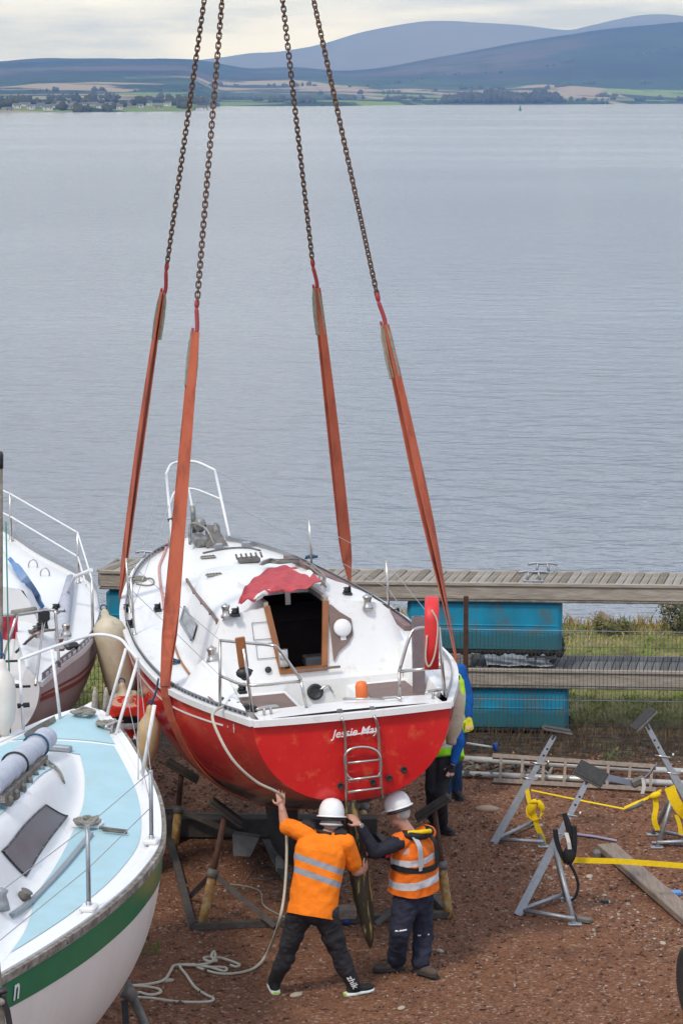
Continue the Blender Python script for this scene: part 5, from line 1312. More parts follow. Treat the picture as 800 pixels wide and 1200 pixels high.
# long dark window
wpx = [(53, 944), (78, 957), (30, 1027), (2, 998)]
G, cc_ = deck_panel(BB, wpx, .010, 8); q = MB(); q.grid(G); wn = q.build('window', M['glassdk'], bb, FB)
q = MB(); q.tube([p for p in G[0]] + [r[-1] for r in G[1:]] + [p for p in reversed(G[-1][:-1])] + [r[0] for r in reversed(G[1:-1])], .008, 6, closed=True); q.build('window_seal', M['black'], wn, FB)
q = MB()
for r in (G[0], [g[-1] for g in G], G[-1], [g[0] for g in G]):
    for p in r[::1]: q.ell(p + Vector((0, 0, .004)), (.008, .008, .005), None, 6, 4)
q.build('window_screws', M['steel'], wn, FB, stuff=True)
# genoa track, sheet block, deck plate
tp_ = [BB.deckpx(x, y, .02) for x, y in ((107, 977), (74, 1017), (40, 1053), (14, 1073))]
q = MB(); q.ribbon(spline(tp_, 5), [Vector((.018, 0, 0))] * 16, .025); q.build('sheet_track', M['alu'], bb, FB)
q = MB(); c = BB.deckpx(28, 1052, .02); q.lathe([(.045, 0), (.05, .02), (.035, .04), (.045, .055), (.02, .06)], c, Matrix.Rotation(.5, 3, 'Y'), 16); q.build('sheet_block', M['greysteel'], bb, FB)
q = MB(); c = BB.deckpx(103, 968, .0); q.bbox(c + Vector((0, 0, .015)), (.22, .16, .03), None, .01); q.build('fitting_plate', M['gel2'], bb, FB)
q = MB(); q.tube([BB.deckpx(117, 970, .03), BB.deckpx(149, 974, .03)], .014, 6); q.tube([BB.deckpx(121, 973, .03), BB.deckpx(149, 976, .03)], .010, 6); q.build('deck_bracket', M['greysteel'], bb, FB)
coil(None, FB, BB.deckpx(103, 966, .03), .09, 5, .012, M['ropegrey'], 'rusty shackles and grey cord tangle by the centre stanchion of the blue deck', 'shackle_tangle', seed=5)
q = MB(); c = BB.deckpx(2, 1066, 0); q.lathe([(.06, 0), (.05, .05), (.035, .10), (.05, .13), (.02, .15)], c, n=14); q.build('mooring_bollard', M['alu'], bb, FB)
# stanchions
bs = []
for x, y, h in ((108, 1070, .60), (180, 991, .56), (170, 915, .0)):
    if h == 0: continue
    p = BB.deckpx(x, y); p.x = min(p.x, BB.b(p.y) - .07); p.z = BB.sh(p.y) + .02; bs.append(p)
    o = stanchion(bb, FB, p, h, .016, M['alu'], ((.0), .0))
    q = MB(); q.bbox(p + Vector((0, 0, .02)), (.11, .13, .04), None, .012); q.build('stanchion_foot', M['whitepaint'], bb, FB)
# pulpit
fa, fb_, fc, fd = BB.deckpx(71, 843), BB.deckpx(125, 840), BB.deckpx(28, 857), BB.deckpx(136, 861)
zt = .64
ta = BB.planepx(61, 761, 2, BB.sh(6.9) + zt); tb = BB.planepx(148, 760, 2, BB.sh(6.9) + zt); tc_ = BB.planepx(23, 773, 2, BB.sh(6.2) + zt); td = BB.planepx(162, 773, 2, BB.sh(6.2) + zt)
tm = BB.planepx(110, 744, 2, BB.sh(7.2) + zt + .02); tm2 = BB.planepx(139, 748, 2, BB.sh(7.2) + zt + .02)
rail('pulpit', [[tc_, ta + Vector((0, .05, .01)), tm, tm2, tb + Vector((.03, -.02, .0)), td], [fa, ta], [fb_, tb], [fc, tc_], [fd, td]], .0145, M['whitepaint'], bb, FB)
q = MB(); pcl = fc.lerp(tc_, .35); q.tube([pcl + Vector((-.04, 0, 0)), pcl + Vector((.06, .02, .01))], .024, 6); q.build('pulpit_clamp', M['black'], bb, FB)
st3 = BB.rail_at(176, 1, .06, 4.0); st3 = BB.deckpx(166, 913); stanchion(bb, FB, st3, .62, .016, M['whitepaint'], (.12, -.03)); 
q = MB()
for P in ([td, bs[1] + Vector((0, 0, .55)), bs[0] + Vector((0, 0, .60)), Vector((1.1, .6, .62))], [fd.lerp(td, .5), bs[1] + Vector((0, 0, .28)), bs[0] + Vector((0, 0, .30)), Vector((1.1, .6, .31))]): q.tube(P, .0035, 5)
q.tube([td, st3 + Vector((.02, -.2, .05))], .005, 5)
q.build('guard_wire', M['wire'], bb, FB, stuff=True)
# rope tails and anchor roller at the bow
q = MB(); c = BB.deckpx(116, 832); 
for dx in (-.045, .055): q.rings([(c + Vector((dx, .05, 0)), Vector((.035, 0, 0)), Vector((0, .05, 0))), (c + Vector((dx, .05, .13)), Vector((.022, 0, 0)), Vector((0, .04, 0))), (c + Vector((dx, .05, .19)), Vector((.008, 0, 0)), Vector((0, .012, 0)))], 8)
q.build('bow_roller', M['greywood'], bb, FB)
for (x, y, lab) in ((98, 838, 'pale rope tail heaped at the bow of the blue decked boat'), (126, 852, 'brown rope coiled beside the pulpit foot of the blue decked boat')): coil(None, FB, BB.deckpx(x, y, .01), .09, 4, .013, M['ropegrey'], lab, seed=x)
cleat(bb, FB, BB.deckpx(134, 858), 1.2, 1.2)
q = MB(); P = [BB.deckpx(x, y, .03) for x, y in ((31, 862), (45, 853), (64, 843))]; q.ribbon(spline(P, 4), [Vector((0, .04, .0))] * 9, .05); tag(q.build('plank', M['oldwood'], None, FB), 'weathered board lying across the port bow of the blue decked boat', 'plank')
# rolled grey sail cover on the cabin roof with its wooden toothed rack
a_, b_ = BB.deckpx(56, 862, .16), BB.deckpx(-14, 925, .16)
sc_t = thing('rolled_sail', 'rolled sail in pale grey cover tied on the cabin roof', 'sail', FB @ b_)
d = (a_ - b_); sx_ = d.cross(Vector((0, 0, 1))).normalized(); rl = []
for i, t in enumerate(np.linspace(0, 1, 26)):
    k_ = .092 + .006 * math.sin(i * 1.9) - (.03 if i == 25 else 0); rl.append((b_ + d * t + Vector((0, 0, .004 * math.sin(i * 2.3))), sx_ * k_, Vector((0, 0, k_ * .92))))
q = MB(); q.rings(rl, 20); q.build('cover', M['greycloth'], sc_t, FB)
for t, mm in ((.78, M['ropeblue']), (.42, M['blackrub'])):
    c = b_ + d * t; q = MB(); q.tube([c + sx_ * math.cos(a) * .102 + Vector((0, 0, math.sin(a) * .098)) for a in np.linspace(0, 6.28, 25)[:-1]], .009, 6, closed=True); q.build('tie', mm, sc_t, FB)
rk = thing('toothed_rack', 'weathered wooden toothed rack under the rolled sail', 'rack', FB @ b_)
q = MB(); off = Vector((.10, .0, -.07)); q.beam(b_ + off, b_ + d * .72 + off, .05, .05); q.build('bar', M['oldwood'], rk, FB)
for t in np.linspace(.05, .68, 7): MB().bbox(b_ + d * t + off + Vector((.03, -.02, -.03)), (.07, .06, .07), None, .012).build('tooth', M['oldwood'], rk, FB)
for k, P in enumerate((((46, 893), (58, 897), (68, 904), (75, 916)), ((45, 890), (60, 894), (71, 905), (76, 918)), ((20, 888), (12, 894), (6, 900), (2, 906)))):
    o = MB().tube(spline([BB.deckpx(x, y, .02) for x, y in P], 5), .008, 6).build('tie_rope', M['rope' if k == 2 else 'ropegrey'], None, FB); tag(o, ['greenish rope tail on the white cabin slope, upper strand', 'greenish rope tail on the white cabin slope, lower strand', 'pale rope lying along the far side of the rolled sail'][k], 'rope')
q = MB(); q.bbox(BB.deckpx(62, 876, .03), (.34, .07, .05), Matrix.Rotation(-.2, 3, 'Z'), .01); q.build('mast_foot_bar', M['alu'], bb, FB)
# last letter of the name on the green stripe
pn = BB.rail_at(18, 1, -.02, .3); u_n = pn.y
e = .05; pA = BB.pt(u_n, .155, 1, .012); pB = BB.pt(u_n + e, .155, 1, .012); pC = BB.pt(u_n, .07, 1, .012)
X_ = (pB - pA).normalized(); Y_ = (pC - pA); Y_ = (Y_ - X_ * Y_.dot(X_)).normalized(); Z_ = X_.cross(Y_)
mw = FB @ (Matrix.Translation(pA) @ Matrix((X_, Y_, Z_)).transposed().to_4x4())
lettering('n', .22, 'name_letter', M['gel2'], bb, mw @ Matrix.Scale(.75, 4, (1, 0, 0)), .1)
M['darkwood'] = mat('dark_timber', (.055, .048, .042), .9, 0, (.10, .085, .07), 9, .7, .4, 40, spec=.2)
M['darksteel'] = mat('dark_cradle_steel', (.095, .085, .075), .7, .2, (.06, .04, .03), 14, .8, .2, 60)
EUL = lambda x, y, z: (Matrix.Rotation(RAD(z), 3, 'Z') @ Matrix.Rotation(RAD(y), 3, 'Y') @ Matrix.Rotation(RAD(x), 3, 'X'))
# ---------- stacked mooring pontoons on the grass behind the fence
def pontoon(label, X0, X1, Yf, rot, ztop, width, floats, fz0, fz1, skew, planks_col, cleats=(), weed=True, end_plank=True):
    R = Matrix.Rotation(-rot, 3, 'Z'); o = Vector((X0, Yf, 0))
    base = o + Vector((0, 0, fz0)); pt_ = thing('pontoon', label, 'pontoon', base, R, 'stacked mooring pontoons')
    FF = Matrix.Translation(o) @ R.to_4x4(); Ln = (X1 - X0) / math.cos(rot)
    src = []
    for v in range(4):
        q = MB(); q.bbox((0, 0, 0), (.088, width - .10 + .004 * v, .028), None, .004); src.append(q)
    n = int(Ln / .097); made = [None] * 4; inv = WM[pt_.name].inverted()
    for i in range(n):
        k = (i * 7 + i // 3) % 4; x = .05 + i * .097; jit = ((i * 37) % 11 - 5) * .0006
        mt = inv @ FF @ Matrix.Translation((x + .0, .06 + (width - .10) / 2, ztop - .018 + jit)) @ Matrix.Rotation(skew, 4, 'Z') @ Matrix.Rotation(jit * 6, 4, 'X')
        mm = planks_col[k]
        if made[k] is None: ob = src[k].build('plank', mm, pt_, WM[pt_.name]); ob.matrix_basis = mt; made[k] = ob
        else: linked(made[k], 'plank', pt_, mt)
    for y, nm in ((.0, 'side_beam'), (width, 'side_beam')):
        q = MB(); q.bbox((Ln / 2, y + .02, ztop - .105), (Ln, .06, .19), None, .012); q.build(nm, M['greywood'], pt_, FF)
    q = MB(); q.bbox((Ln / 2, -.015, ztop - .012), (Ln, .035, .05), None, .01); q.build('rubbing_strip', M['greywood'], pt_, FF)
    q = MB(); q.bbox((Ln / 2, .0, ztop - .215), (Ln, .05, .025), None, .006); q.build('bottom_batten', M['oldwood'], pt_, FF)
    q = MB(); q.bbox((.0, width / 2, ztop - .10), (.05, width - .05, .18), None, .01); q.build('end_beam', M['oldwood'], pt_, FF)
    for (a, b) in floats:
        q = MB(); h = fz1 - fz0; c = Vector(((a + b) / 2, width * .5, (fz0 + fz1) / 2))
        q.bbox(c, (b - a, width * .92, h), None, .05); fl = q.build('float', M['float'], pt_, FF)
        band(M['float'], (0, 0, 1), .06, .30, (.022, .13, .16), .03, .12) if 'scum' not in M else None; M['scum'] = 1
        q = MB(); q.bbox(c + Vector((0, -width * .46, h * .03)), (b - a - .12, .014, .02), None, .004); q.build('float_seam', M['float'], fl, FF)
        if weed:
            rg = random.Random(int(a * 100) + 3); P = MB(); x = a
            while x < b:
                w = rg.uniform(.02, .07); d_ = rg.uniform(.012, .05) * (1.6 if rg.random() < .15 else 1); P.ell((x, width * .06 + rg.uniform(-.01, .02), fz0 + .012), (w, .03, d_), EUL(0, rg.uniform(-30, 30), 0), 5, 4); x += w * .7
            for k in range(int((b - a) * 9)): P.ell((b - .02 + rg.uniform(-.03, .02), width * rg.random(), fz0), (.05, .08, rg.uniform(.02, .06)), None, 6, 4)
            P.build('weed_crust', mat('weed_crust', (.012, .011, .010), .9, 0, (.03, .028, .022), 20, .7), fl, FF, stuff=True)
    for x, y in cleats:
        q = MB(); z = ztop + .0
        q.tube(spline([Vector((x - .18, y, z + .105)), Vector((x - .10, y, z + .12)), Vector((x, y, z + .115)), Vector((x + .10, y, z + .12)), Vector((x + .18, y, z + .105))], 4), .017, 8)
        for dx in (-.06, .06): q.tube([Vector((x + dx * 1.3, y, z - .01)), Vector((x + dx, y, z + .115))], .018, 6)
        q.bbox((x, y, z + .006), (.24, .08, .02), None, .005); q.build('cleat', M['alu'], pt_, FF)
    return pt_
rot = RAD(4.0)
pc1 = [mat('pontoon_plank_%d' % i, c, .9, 0, tuple(v * .6 for v in c), 9, .7, .4, 40, spec=.2, stretch=(3, .5, 3)) for i, c in enumerate(((.30, .265, .215), (.25, .225, .185), (.33, .30, .26), (.21, .18, .14)))]
pc2 = [mat('lower_plank_%d' % i, c, .7, 0, tuple(v * .6 for v in c), 9, .7, .4, 40, spec=.3, stretch=(3, .5, 3)) for i, c in enumerate(((.15, .15, .15), (.12, .12, .12), (.18, .18, .18), (.22, .22, .22)))]  # lower decks: darker, greyer planks than the upper ones
pontoon('upper pontoon of the stack on the right, silvered planks over a long blue float', -.95, 5.6, 32.38, rot, 1.84, .92, [(1.74, 3.60)], .98, 1.62, RAD(-8), pc1, [(3.25, .16), (3.36, .76)])
pontoon('lower pontoon of the stack on the right, dark grey planks, resting on the ground', -.60, 5.6, 32.36, rot, .79, .92, [(1.2, 3.34)], .02, .56, RAD(-6), pc2, [(3.0, .20)])
pontoon('upper left pontoon seen between the hulls, silvered planks over a blue float', -2.96, -1.2, 32.95, RAD(9), 1.86, .95, [(.06, 1.6)], .95, 1.62, RAD(-8), pc1, [(.45, .78)])
pontoon('lower left pontoon seen between the hulls behind the cream fender', -2.9, -1.0, 32.8, RAD(6), .86, .92, [(.6, 1.7)], .06, .60, RAD(-5), pc2)
# timber packing between the two levels
for i, (x, lab) in enumerate(((1.35, 'rough timber block packed between the pontoons left of the silver sheet'), (2.55, 'black hanging chain lump under the upper blue float'))):
    q = MB()
    if i == 0: q.bbox((x, 32.5, .885), (.42, .5, .17), None, .02); o = q.build('packing_block', M['oldwood'])
    else:
        for k in range(7): q.ell((x + .04 * math.sin(k * 2), 32.5 + .02 * k, .82 + .025 * k), (.035, .03, .03), None, 7, 5)
        o = q.build('chain_lump', M['black'])
    tag(o, lab, 'block' if i == 0 else 'chain lump')
q = MB(); Gs = []
for i in range(22):
    x = 1.75 + i * .038
    Gs.append([Vector((x, 32.42 - math.tan(rot) * (x + .6) + .40 + t * .50 - .4, .80 + .010 * abs(math.sin(i * 1.3 + t * 3)) + .008 * math.sin(i * .6 + t * 9) + .012)) for t in np.linspace(.05, 1.5, 12)])
q.grid(Gs); o = q.build('plastic_sheet', mat('silver_plastic_sheet', (.52, .54, .57), .3, .0, (.28, .29, .31), 9, .9)); tag(o, 'crumpled silver plastic sheet lying on the lower pontoon deck', 'sheet')

# ---------- wire mesh fence with a rusty post
fn = thing('wire_fence', 'thin wire mesh fence on rusty posts in front of the pontoons', 'fence', (1.44, 31.1, 0))
frot = math.tan(RAD(4.0))
def fy(x): return 31.12 - frot * (x - 1.44)
for x in (-3.9, -1.2, 1.44, 5.4):
    q = MB(); q.box((x, fy(x) - .01, .92), (.055, .055, 1.92)); q.build('post', M['rust'], fn)
q = MB()
for x in np.arange(-4.6, 6.2, .046): q.tube([(x, fy(x) + .035, .02), (x, fy(x) + .035, 1.47)], .0033, 3, caps=False)
for z in np.arange(.05, 1.48, .155): q.tube([(-4.6, fy(-4.6) + .032, z), (6.2, fy(6.2) + .032, z)], .0034, 3, caps=False)
q.build('wire_mesh', mat('fence_wire', (.10, .10, .10), .6, .5), fn, stuff=True)
MB().tube([(-4.6, fy(-4.6) + .03, 1.48), (6.2, fy(6.2) + .03, 1.48)], .0055, 5).build('top_wire', M['alu'], fn)
MB().tube([(-4.6, fy(-4.6) + .03, .66), (6.2, fy(6.2) + .03, .66)], .004, 5).build('middle_wire', M['alu'], fn)

# ---------- spars and the wooden ladder lying along the foot of the fence
for (a, b, r, z, lab) in (((520, 888), (860, 908), .040, .10, 'white round spar lying behind the wooden ladder, the farther one'), ((520, 906), (860, 921), .036, .04, 'white round spar lying under the wooden ladder, the nearer one')):
    A_, B_ = pz(*a, z), pz(*b, z); o = MB().tube([A_, B_], r, 14).build('spar', mat('spar_white', (.52, .52, .50), .4, .3, (.36, .35, .33), 5, .7)); tag(o, lab, 'spar', 'white spars on the ground by the fence')
la, lb2 = pz(578, 915, .03), pz(768, 926, .03); ua, ub = py(577, 886, la.y + .26), py(768, 899, lb2.y + .26)
ld = thing('wooden_ladder', 'weathered wooden ladder lying tilted over the white spars', 'ladder', (la + lb2) / 2)
for A_, B_ in ((la, lb2), (ua, ub)): MB().beam(A_, B_, .055, .035, (0, -1, 1)).build('rail', M['timber'], ld)
for k in range(8):
    t = .04 + k * .132; MB().beam(la.lerp(lb2, t), ua.lerp(ub, t + .012), .03, .03, (1, 0, 0)).build('rung', M['timber'], ld)

# ---------- grey galvanised boat stands
def stand(label, foot, top, joint_t, f2, f3, pad_R, dY, group='grey boat stands', pad=(.30, .20), size=.075, kink=True):
    a = pz(*foot); t_ = py(top[0], top[1], a.y + dY); b, c = pz(*f2), pz(*f3); j = a.lerp(t_, joint_t)
    st = thing('boat_stand', label, 'boat stand', a, None, group)
    d = (t_ - a).normalized(); mid = a.lerp(t_, .62)
    MB().beam(a, mid, size, size, (0, -1, .3)).build('main_leg', M['alu'], st)
    MB().beam(a.lerp(t_, .52), t_, size * .72, size * .72, (0, -1, .3)).build('inner_tube', M['alu'], st)
    for f in (b, c):
        q = MB(); q.tube([j, f], .024, 10); q.bbox(f + Vector((0, 0, .01)), (.13, .07, .018), None, .004); q.build('leg', M['alu'], st)
        q = MB(); q.tube([a.lerp(t_, .035), f + Vector((0, 0, .06))], .020, 10); q.build('tie_bar', M['alu'], st)
    for tt in (.60, .74):
        p = a.lerp(t_, tt); q = MB(); q.tube([p + Vector((-.09, -.03, .02)), p + Vector((.09, -.03, -.01))], .011, 6); q.tube([p + Vector((.09, -.03, -.01)), p + Vector((.10, -.03, .04))], .011, 6); q.build('locking_pin', M['steel'], st)
    for tt in (.82, .88):
        p = a.lerp(t_, tt) + Vector((0, -size * .37, 0)); q = MB(); q.lathe([(.012, 0), (.012, .004)], p, rot_to((0, -1, 0)), 8); q.build('pin_hole', M['black'], st)
    q = MB(); q.tube([t_ - d * .05, t_ + d * .05], .03, 10); q.bbox(t_ + d * .06, (pad[0], pad[1], .025), pad_R, .005); q.build('pad_plate', M['greysteel'], st)
    q = MB(); q.bbox(t_ + d * .06 + pad_R @ Vector((0, 0, .019)), (pad[0] * .97, pad[1] * .97, .014), pad_R, .006); q.build('rubber_pad', M['blackrub'], st)
    return st, a, t_, j
SA = stand('grey boat stand with flat pad nearest the blue float, yellow strap knotted on it', (578, 988), (649, 862), .50, (637, 993), (628, 968), EUL(-6, 10, 0), .20)
SB = stand('grey boat stand with a black strap bundle, closest of the three to the viewer', (606, 1072), (688, 914), .52, (673, 1084), (663, 1054), EUL(30, 24, -18), .25)
SC = stand('grey boat stand at the right edge with tilted pad up by the fence', (832, 990), (757, 850), .52, (769, 994), (764, 979), EUL(0, -42, 15), .15)
# yellow ratchet straps
def strap(name, paths, label, m='yellow', group=None, cat='strap'):
    P0 = paths[0][0][0]; q = thing(name, label, cat, P0, None, group)
    for nm, (pts, wv, th) in zip(['webbing'] + ['tail'] * 9, paths):
        P = spline(pts, 4) if len(pts) > 2 else pts; ws = wv if isinstance(wv, list) else [wv] * len(P)
        MB().ribbon(P, ws, th).build(nm, M[m] if isinstance(m, str) else m, q)
    return q
YA, YB, YC = SA[1].y, SB[1].y, pz(769, 994).y
w_v = Vector((0, 0, .035)); w_f = Vector((0, .03, .004))
s1 = strap('ratchet_strap', [([py(622, 926, YA - .05), py(675, 937, YA - .1), py(731, 948, YA - .2)], Vector((0, .008, .005)), .005),
        ([py(731, 947, YA - .2), py(744, 941, YA - .2), py(756, 936, YA - .15), py(774, 926, YA)], Vector((0, .01, .012)), .008),
        ([py(766, 932, YA - .15), py(768, 945, YA - .16), py(766, 960, YA - .18), py(770, 973, YA - .17)], Vector((.028, 0, .003)), .006)], 'yellow ratchet strap stretched between the left and right grey stands')
q = MB(); q.rings([(py(733, 949, YA - .2), Vector((0, .03, 0)), Vector((0, 0, .02))), (py(753, 941, YA - .2), Vector((0, .03, 0)), Vector((0, 0, .03)))], 8); q.build('ratchet', M['greysteel'], s1)
q = MB(); q.ell(py(767, 932, YA - .16), (.065, .04, .035), EUL(0, -20, 0), 12, 8); q.build('knot', M['yellow'], s1)
kA = py(626, 947, YA - .12)
s2 = strap('strap_knot', [([py(617, 925, YA - .08), py(620, 940, YA - .12), py(625, 950, YA - .14)], Vector((.02, 0, .01)), .006),
        ([py(624, 952, YA - .14), py(629, 968, YA - .13), py(635, 983, YA - .10), py(638, 997, YA - .05)], Vector((.026, 0, .012)), .006)], 'yellow strap tied in a thick knot on the left grey stand')
P = [kA + Vector((math.cos(a) * .075, -.02 + .02 * math.sin(3 * a), math.sin(a) * .10 - .02)) for a in np.linspace(0, 6.28, 14)[:-1]]
q = MB(); q.ribbon(spline(P, 3, True), [Vector((.012, .028, .0))] * 39, .012); q.ell(kA + Vector((-.03, -.02, .02)), (.05, .04, .09), EUL(0, 25, 0), 10, 7); q.ell(kA + Vector((.06, -.02, .03)), (.035, .035, .07), EUL(0, -25, 0), 10, 7); q.build('knot', M['yellow'], s2)
s3 = strap('ratchet_strap', [([py(655, 1007, YB + .1), py(674, 1008, YB + .1), py(735, 1010, YB + .15), py(830, 1017, YB + .2)], Vector((0, .003, .026)), .005)], 'yellow ratchet strap running flat from the nearest grey stand to the right edge')
s4 = strap('yellow_strap_bundle', [([py(784, 922, YC), py(789, 936, YC - .02), py(797, 949, YC - .02), py(806, 958, YC)], Vector((.05, .0, .022)), .008), ([py(792, 955, YC), py(796, 968, YC), py(797, 978, YC)], Vector((.022, .0, .0)), .006), ([py(800, 946, YC - .04), py(810, 950, YC - .04), py(818, 944, YC)], Vector((.0, .0, .05)), .02)], 'yellow strap with black letters tied on the stand at the right edge')
a_, b_ = py(784, 922, YC), py(797, 949, YC - .02); X_ = (b_ - a_).normalized(); Y_ = (Vector((.05, 0, .022)) - X_ * X_.dot(Vector((.05, 0, .022)))).normalized(); Z_ = X_.cross(Y_)
if Z_.y > 0: Y_ = -Y_; Z_ = -Z_
mw = Matrix.Translation(py(787.5, 927.5, YC) + Z_ * .012 - Y_ * .03) @ Matrix((X_, Y_, Z_)).transposed().to_4x4()
lettering('ER', .075, 'strap_letters', M['black'], s4, mw)
# black strap bundle hanging on the nearest stand
bl = thing('strap_bundle', 'black strap bundle with a white tag hanging on the nearest grey stand', 'strap', py(664, 1010, YB))
Pq = [[(661, 953), (664, 966), (668, 980), (671, 994), (668, 1008)], [(650, 972), (652, 986), (657, 1000), (663, 1012)], [(663, 958), (668, 975), (667, 992), (662, 1006)], [(672, 968), (673, 985), (671, 1004), (666, 1013)]]
for P in Pq: q = MB(); q.ribbon(spline([py(x, y, YB - .06) for x, y in P], 5), [Vector((.022, .008, 0))] * (len(P) * 5 - 4), .014); q.build('webbing', M['blacknylon'], bl)
q = MB(); q.ell(py(666, 1002, YB - .07), (.055, .05, .09), None, 12, 8); q.build('bunched_webbing', M['blacknylon'], bl)
q = MB(); q.ribbon([py(663, 976, YB - .12), py(666, 987, YB - .13), py(667, 995, YB - .12)], [Vector((.018, 0, 0))] * 3, .012); q.build('white_tag', M['whitecloth'], bl)
q = MB(); q.tube(spline([py(667, 1012, YB - .06), py(673, 1023, YB - .05), py(677, 1037, YB - .04), py(674, 1050, YB - .03), py(668, 1056, YB - .03)], 5), .014, 7); q.build('strap_tail', M['blacknylon'], bl)
q = MB(); q.tube(spline([py(668, 1056, YB - .03), py(668, 1066, YB - .05), pz(675, 1074, .03), pz(686, 1079, .02)], 5), .018, 7); q.bbox(pz(684, 1078, .03), (.14, .06, .05), EUL(0, 0, -25), .01); q.build('strap_buckle', M['greysteel'], bl)
# grey blue strap behind the nearest stand's pad
s5 = strap('grey_strap', [([py(703, 909, 29.0), py(725, 914, 29.0), py(742, 918, 29.0), py(752, 914, 28.9)], Vector((0, 0, .035)), .006), ([py(752, 914, 28.9), py(762, 905, 28.6), py(768, 896, 28.3)], Vector((.01, 0, .02)), .012)], 'grey blue strap with a ratchet running behind the stand pads to the right hand stand', mat('grey_blue_strap', (.22, .26, .33), .8))
q = MB(); q.bbox(py(747, 916, 28.9), (.16, .08, .09), EUL(0, -25, 0), .02); q.build('ratchet', M['greysteel'], s5); q = MB(); q.ribbon([py(753, 912, 28.8), py(754, 922, 28.8), py(752, 930, 28.8)], [Vector((.02, 0, 0))] * 3, .006); q.build('tail', M['whitecloth'], s5)
for a, b, lab in (((672, 977), (722, 985), 'pale purple strap lying on the gravel left of the right hand stand'), ((763, 987), (830, 992), 'pale purple strap lying on the gravel under the right hand stand')):
    A_, B_ = pz(*a, .02), pz(*b, .02); o = MB().ribbon([A_, A_.lerp(B_, .5) + Vector((0, .03, 0)), B_], [Vector((0, .03, 0))] * 3, .008).build('strap', mat('purple_strap', (.30, .27, .38), .8)); tag(o, lab, 'strap')
# timber baulk
A_, B_ = pz(710, 992, .05), pz(815, 1083, .05); q = MB(); q.bbox((A_ + B_) / 2, (.20, (B_ - A_).length, .07), rot_to(Vector((0, 0, 1)), (B_ - A_).cross(Vector((0, 0, 1))).cross(Vector((0, 0, 1))) * -1) if False else Matrix.Rotation(math.atan2(-(B_ - A_).x, (B_ - A_).y), 3, 'Z'), .008)
tag(q.build('timber_baulk', M['timber']), 'weathered flat timber plank lying on the gravel at the right', 'plank')
# small litter
def lump(p, s, m, label, name, cat, R=None):
    q = MB(); q.bbox(p + Vector((0, 0, s[2] / 2 - .005)), s, R, min(s) * .2); return tag(q.build(name, m), label, cat)
lump(pz(791, 1048), (.11, .09, .04), mat('blue_scrap', (.10, .25, .55), .5), 'bright blue plastic scrap on the gravel beside the timber plank', 'plastic_scrap', 'scrap')
lump(pz(708, 1058), (.07, .06, .04), M['black'], 'small black scrap on the gravel right of the nearest stand', 'rubber_scrap', 'scrap')
lump(pz(699, 1004), (.08, .12, .07), M['greysteel'], 'dark offcut under the end of the timber plank', 'offcut', 'block')
for k, (x, y, s) in enumerate(((570, 950, .14), (197, 1170 - 20, .06), (347, 1182 - 15, .07), (470, 1182, .05), (690, 1028, .06), (776, 1106, .05), (515, 1115, .05))):
    q = MB(); q.ell(pz(x, y) + Vector((0, 0, s * .12)), (s, s * .6, s * .3), EUL(0, 0, 20 * k), 8, 6); tag(q.build('stone', mat('stone_%d' % k, (.40, .34, .27) if k else (.33, .23, .17), .9)), ['flat pale brown stone on the gravel below the left grey stand', 'small pale stone on the gravel beside the white rope heap', 'small pale stone near the left foot of the orange T shirt man', 'small pale stone between the feet of the two helmeted men', 'small pale stone between the nearest stand and the plank', 'small pale stone on the gravel at the right edge', 'small pale stone just right of the navy trousered man'][k], 'stone')
# fallen brush: white handle, blue head
o = thing('roller_brush', 'white handled brush with blue head sticking out beside the rusty post', 'brush', py(546, 871, 29.6))
MB().tube([py(540, 870, 29.6), py(577, 875.5, 29.6)], .012, 8).build('handle', M['whitepaint'], o); q = MB(); q.rings([(py(577, 875, 29.6), Vector((0, .03, 0)), Vector((0, 0, .04))), (py(582.5, 876, 29.6), Vector((0, .03, 0)), Vector((0, 0, .055)))], 10, power=4); q.build('brush_head', M['blueplastic'], o)
# clutter at the foot of the fence: dark weeds and pipe ends
q = MB(); rg = random.Random(5)
for k in range(70): q.box(Vector((1.3 + rg.random() * 1.1, 29.9 + rg.random() * .6, .02 + rg.random() * .07)), (rg.uniform(.03, .16), rg.uniform(.02, .06), rg.uniform(.01, .05)), EUL(rg.uniform(0, 40), rg.uniform(-30, 30), rg.uniform(0, 180)), 0, .6)
o = q.build('debris_heap', mat('debris', (.05, .045, .04), .9, 0, (.20, .18, .15), 3, 1.0, lo=.45, hi=.6)); o['kind'] = 'stuff'
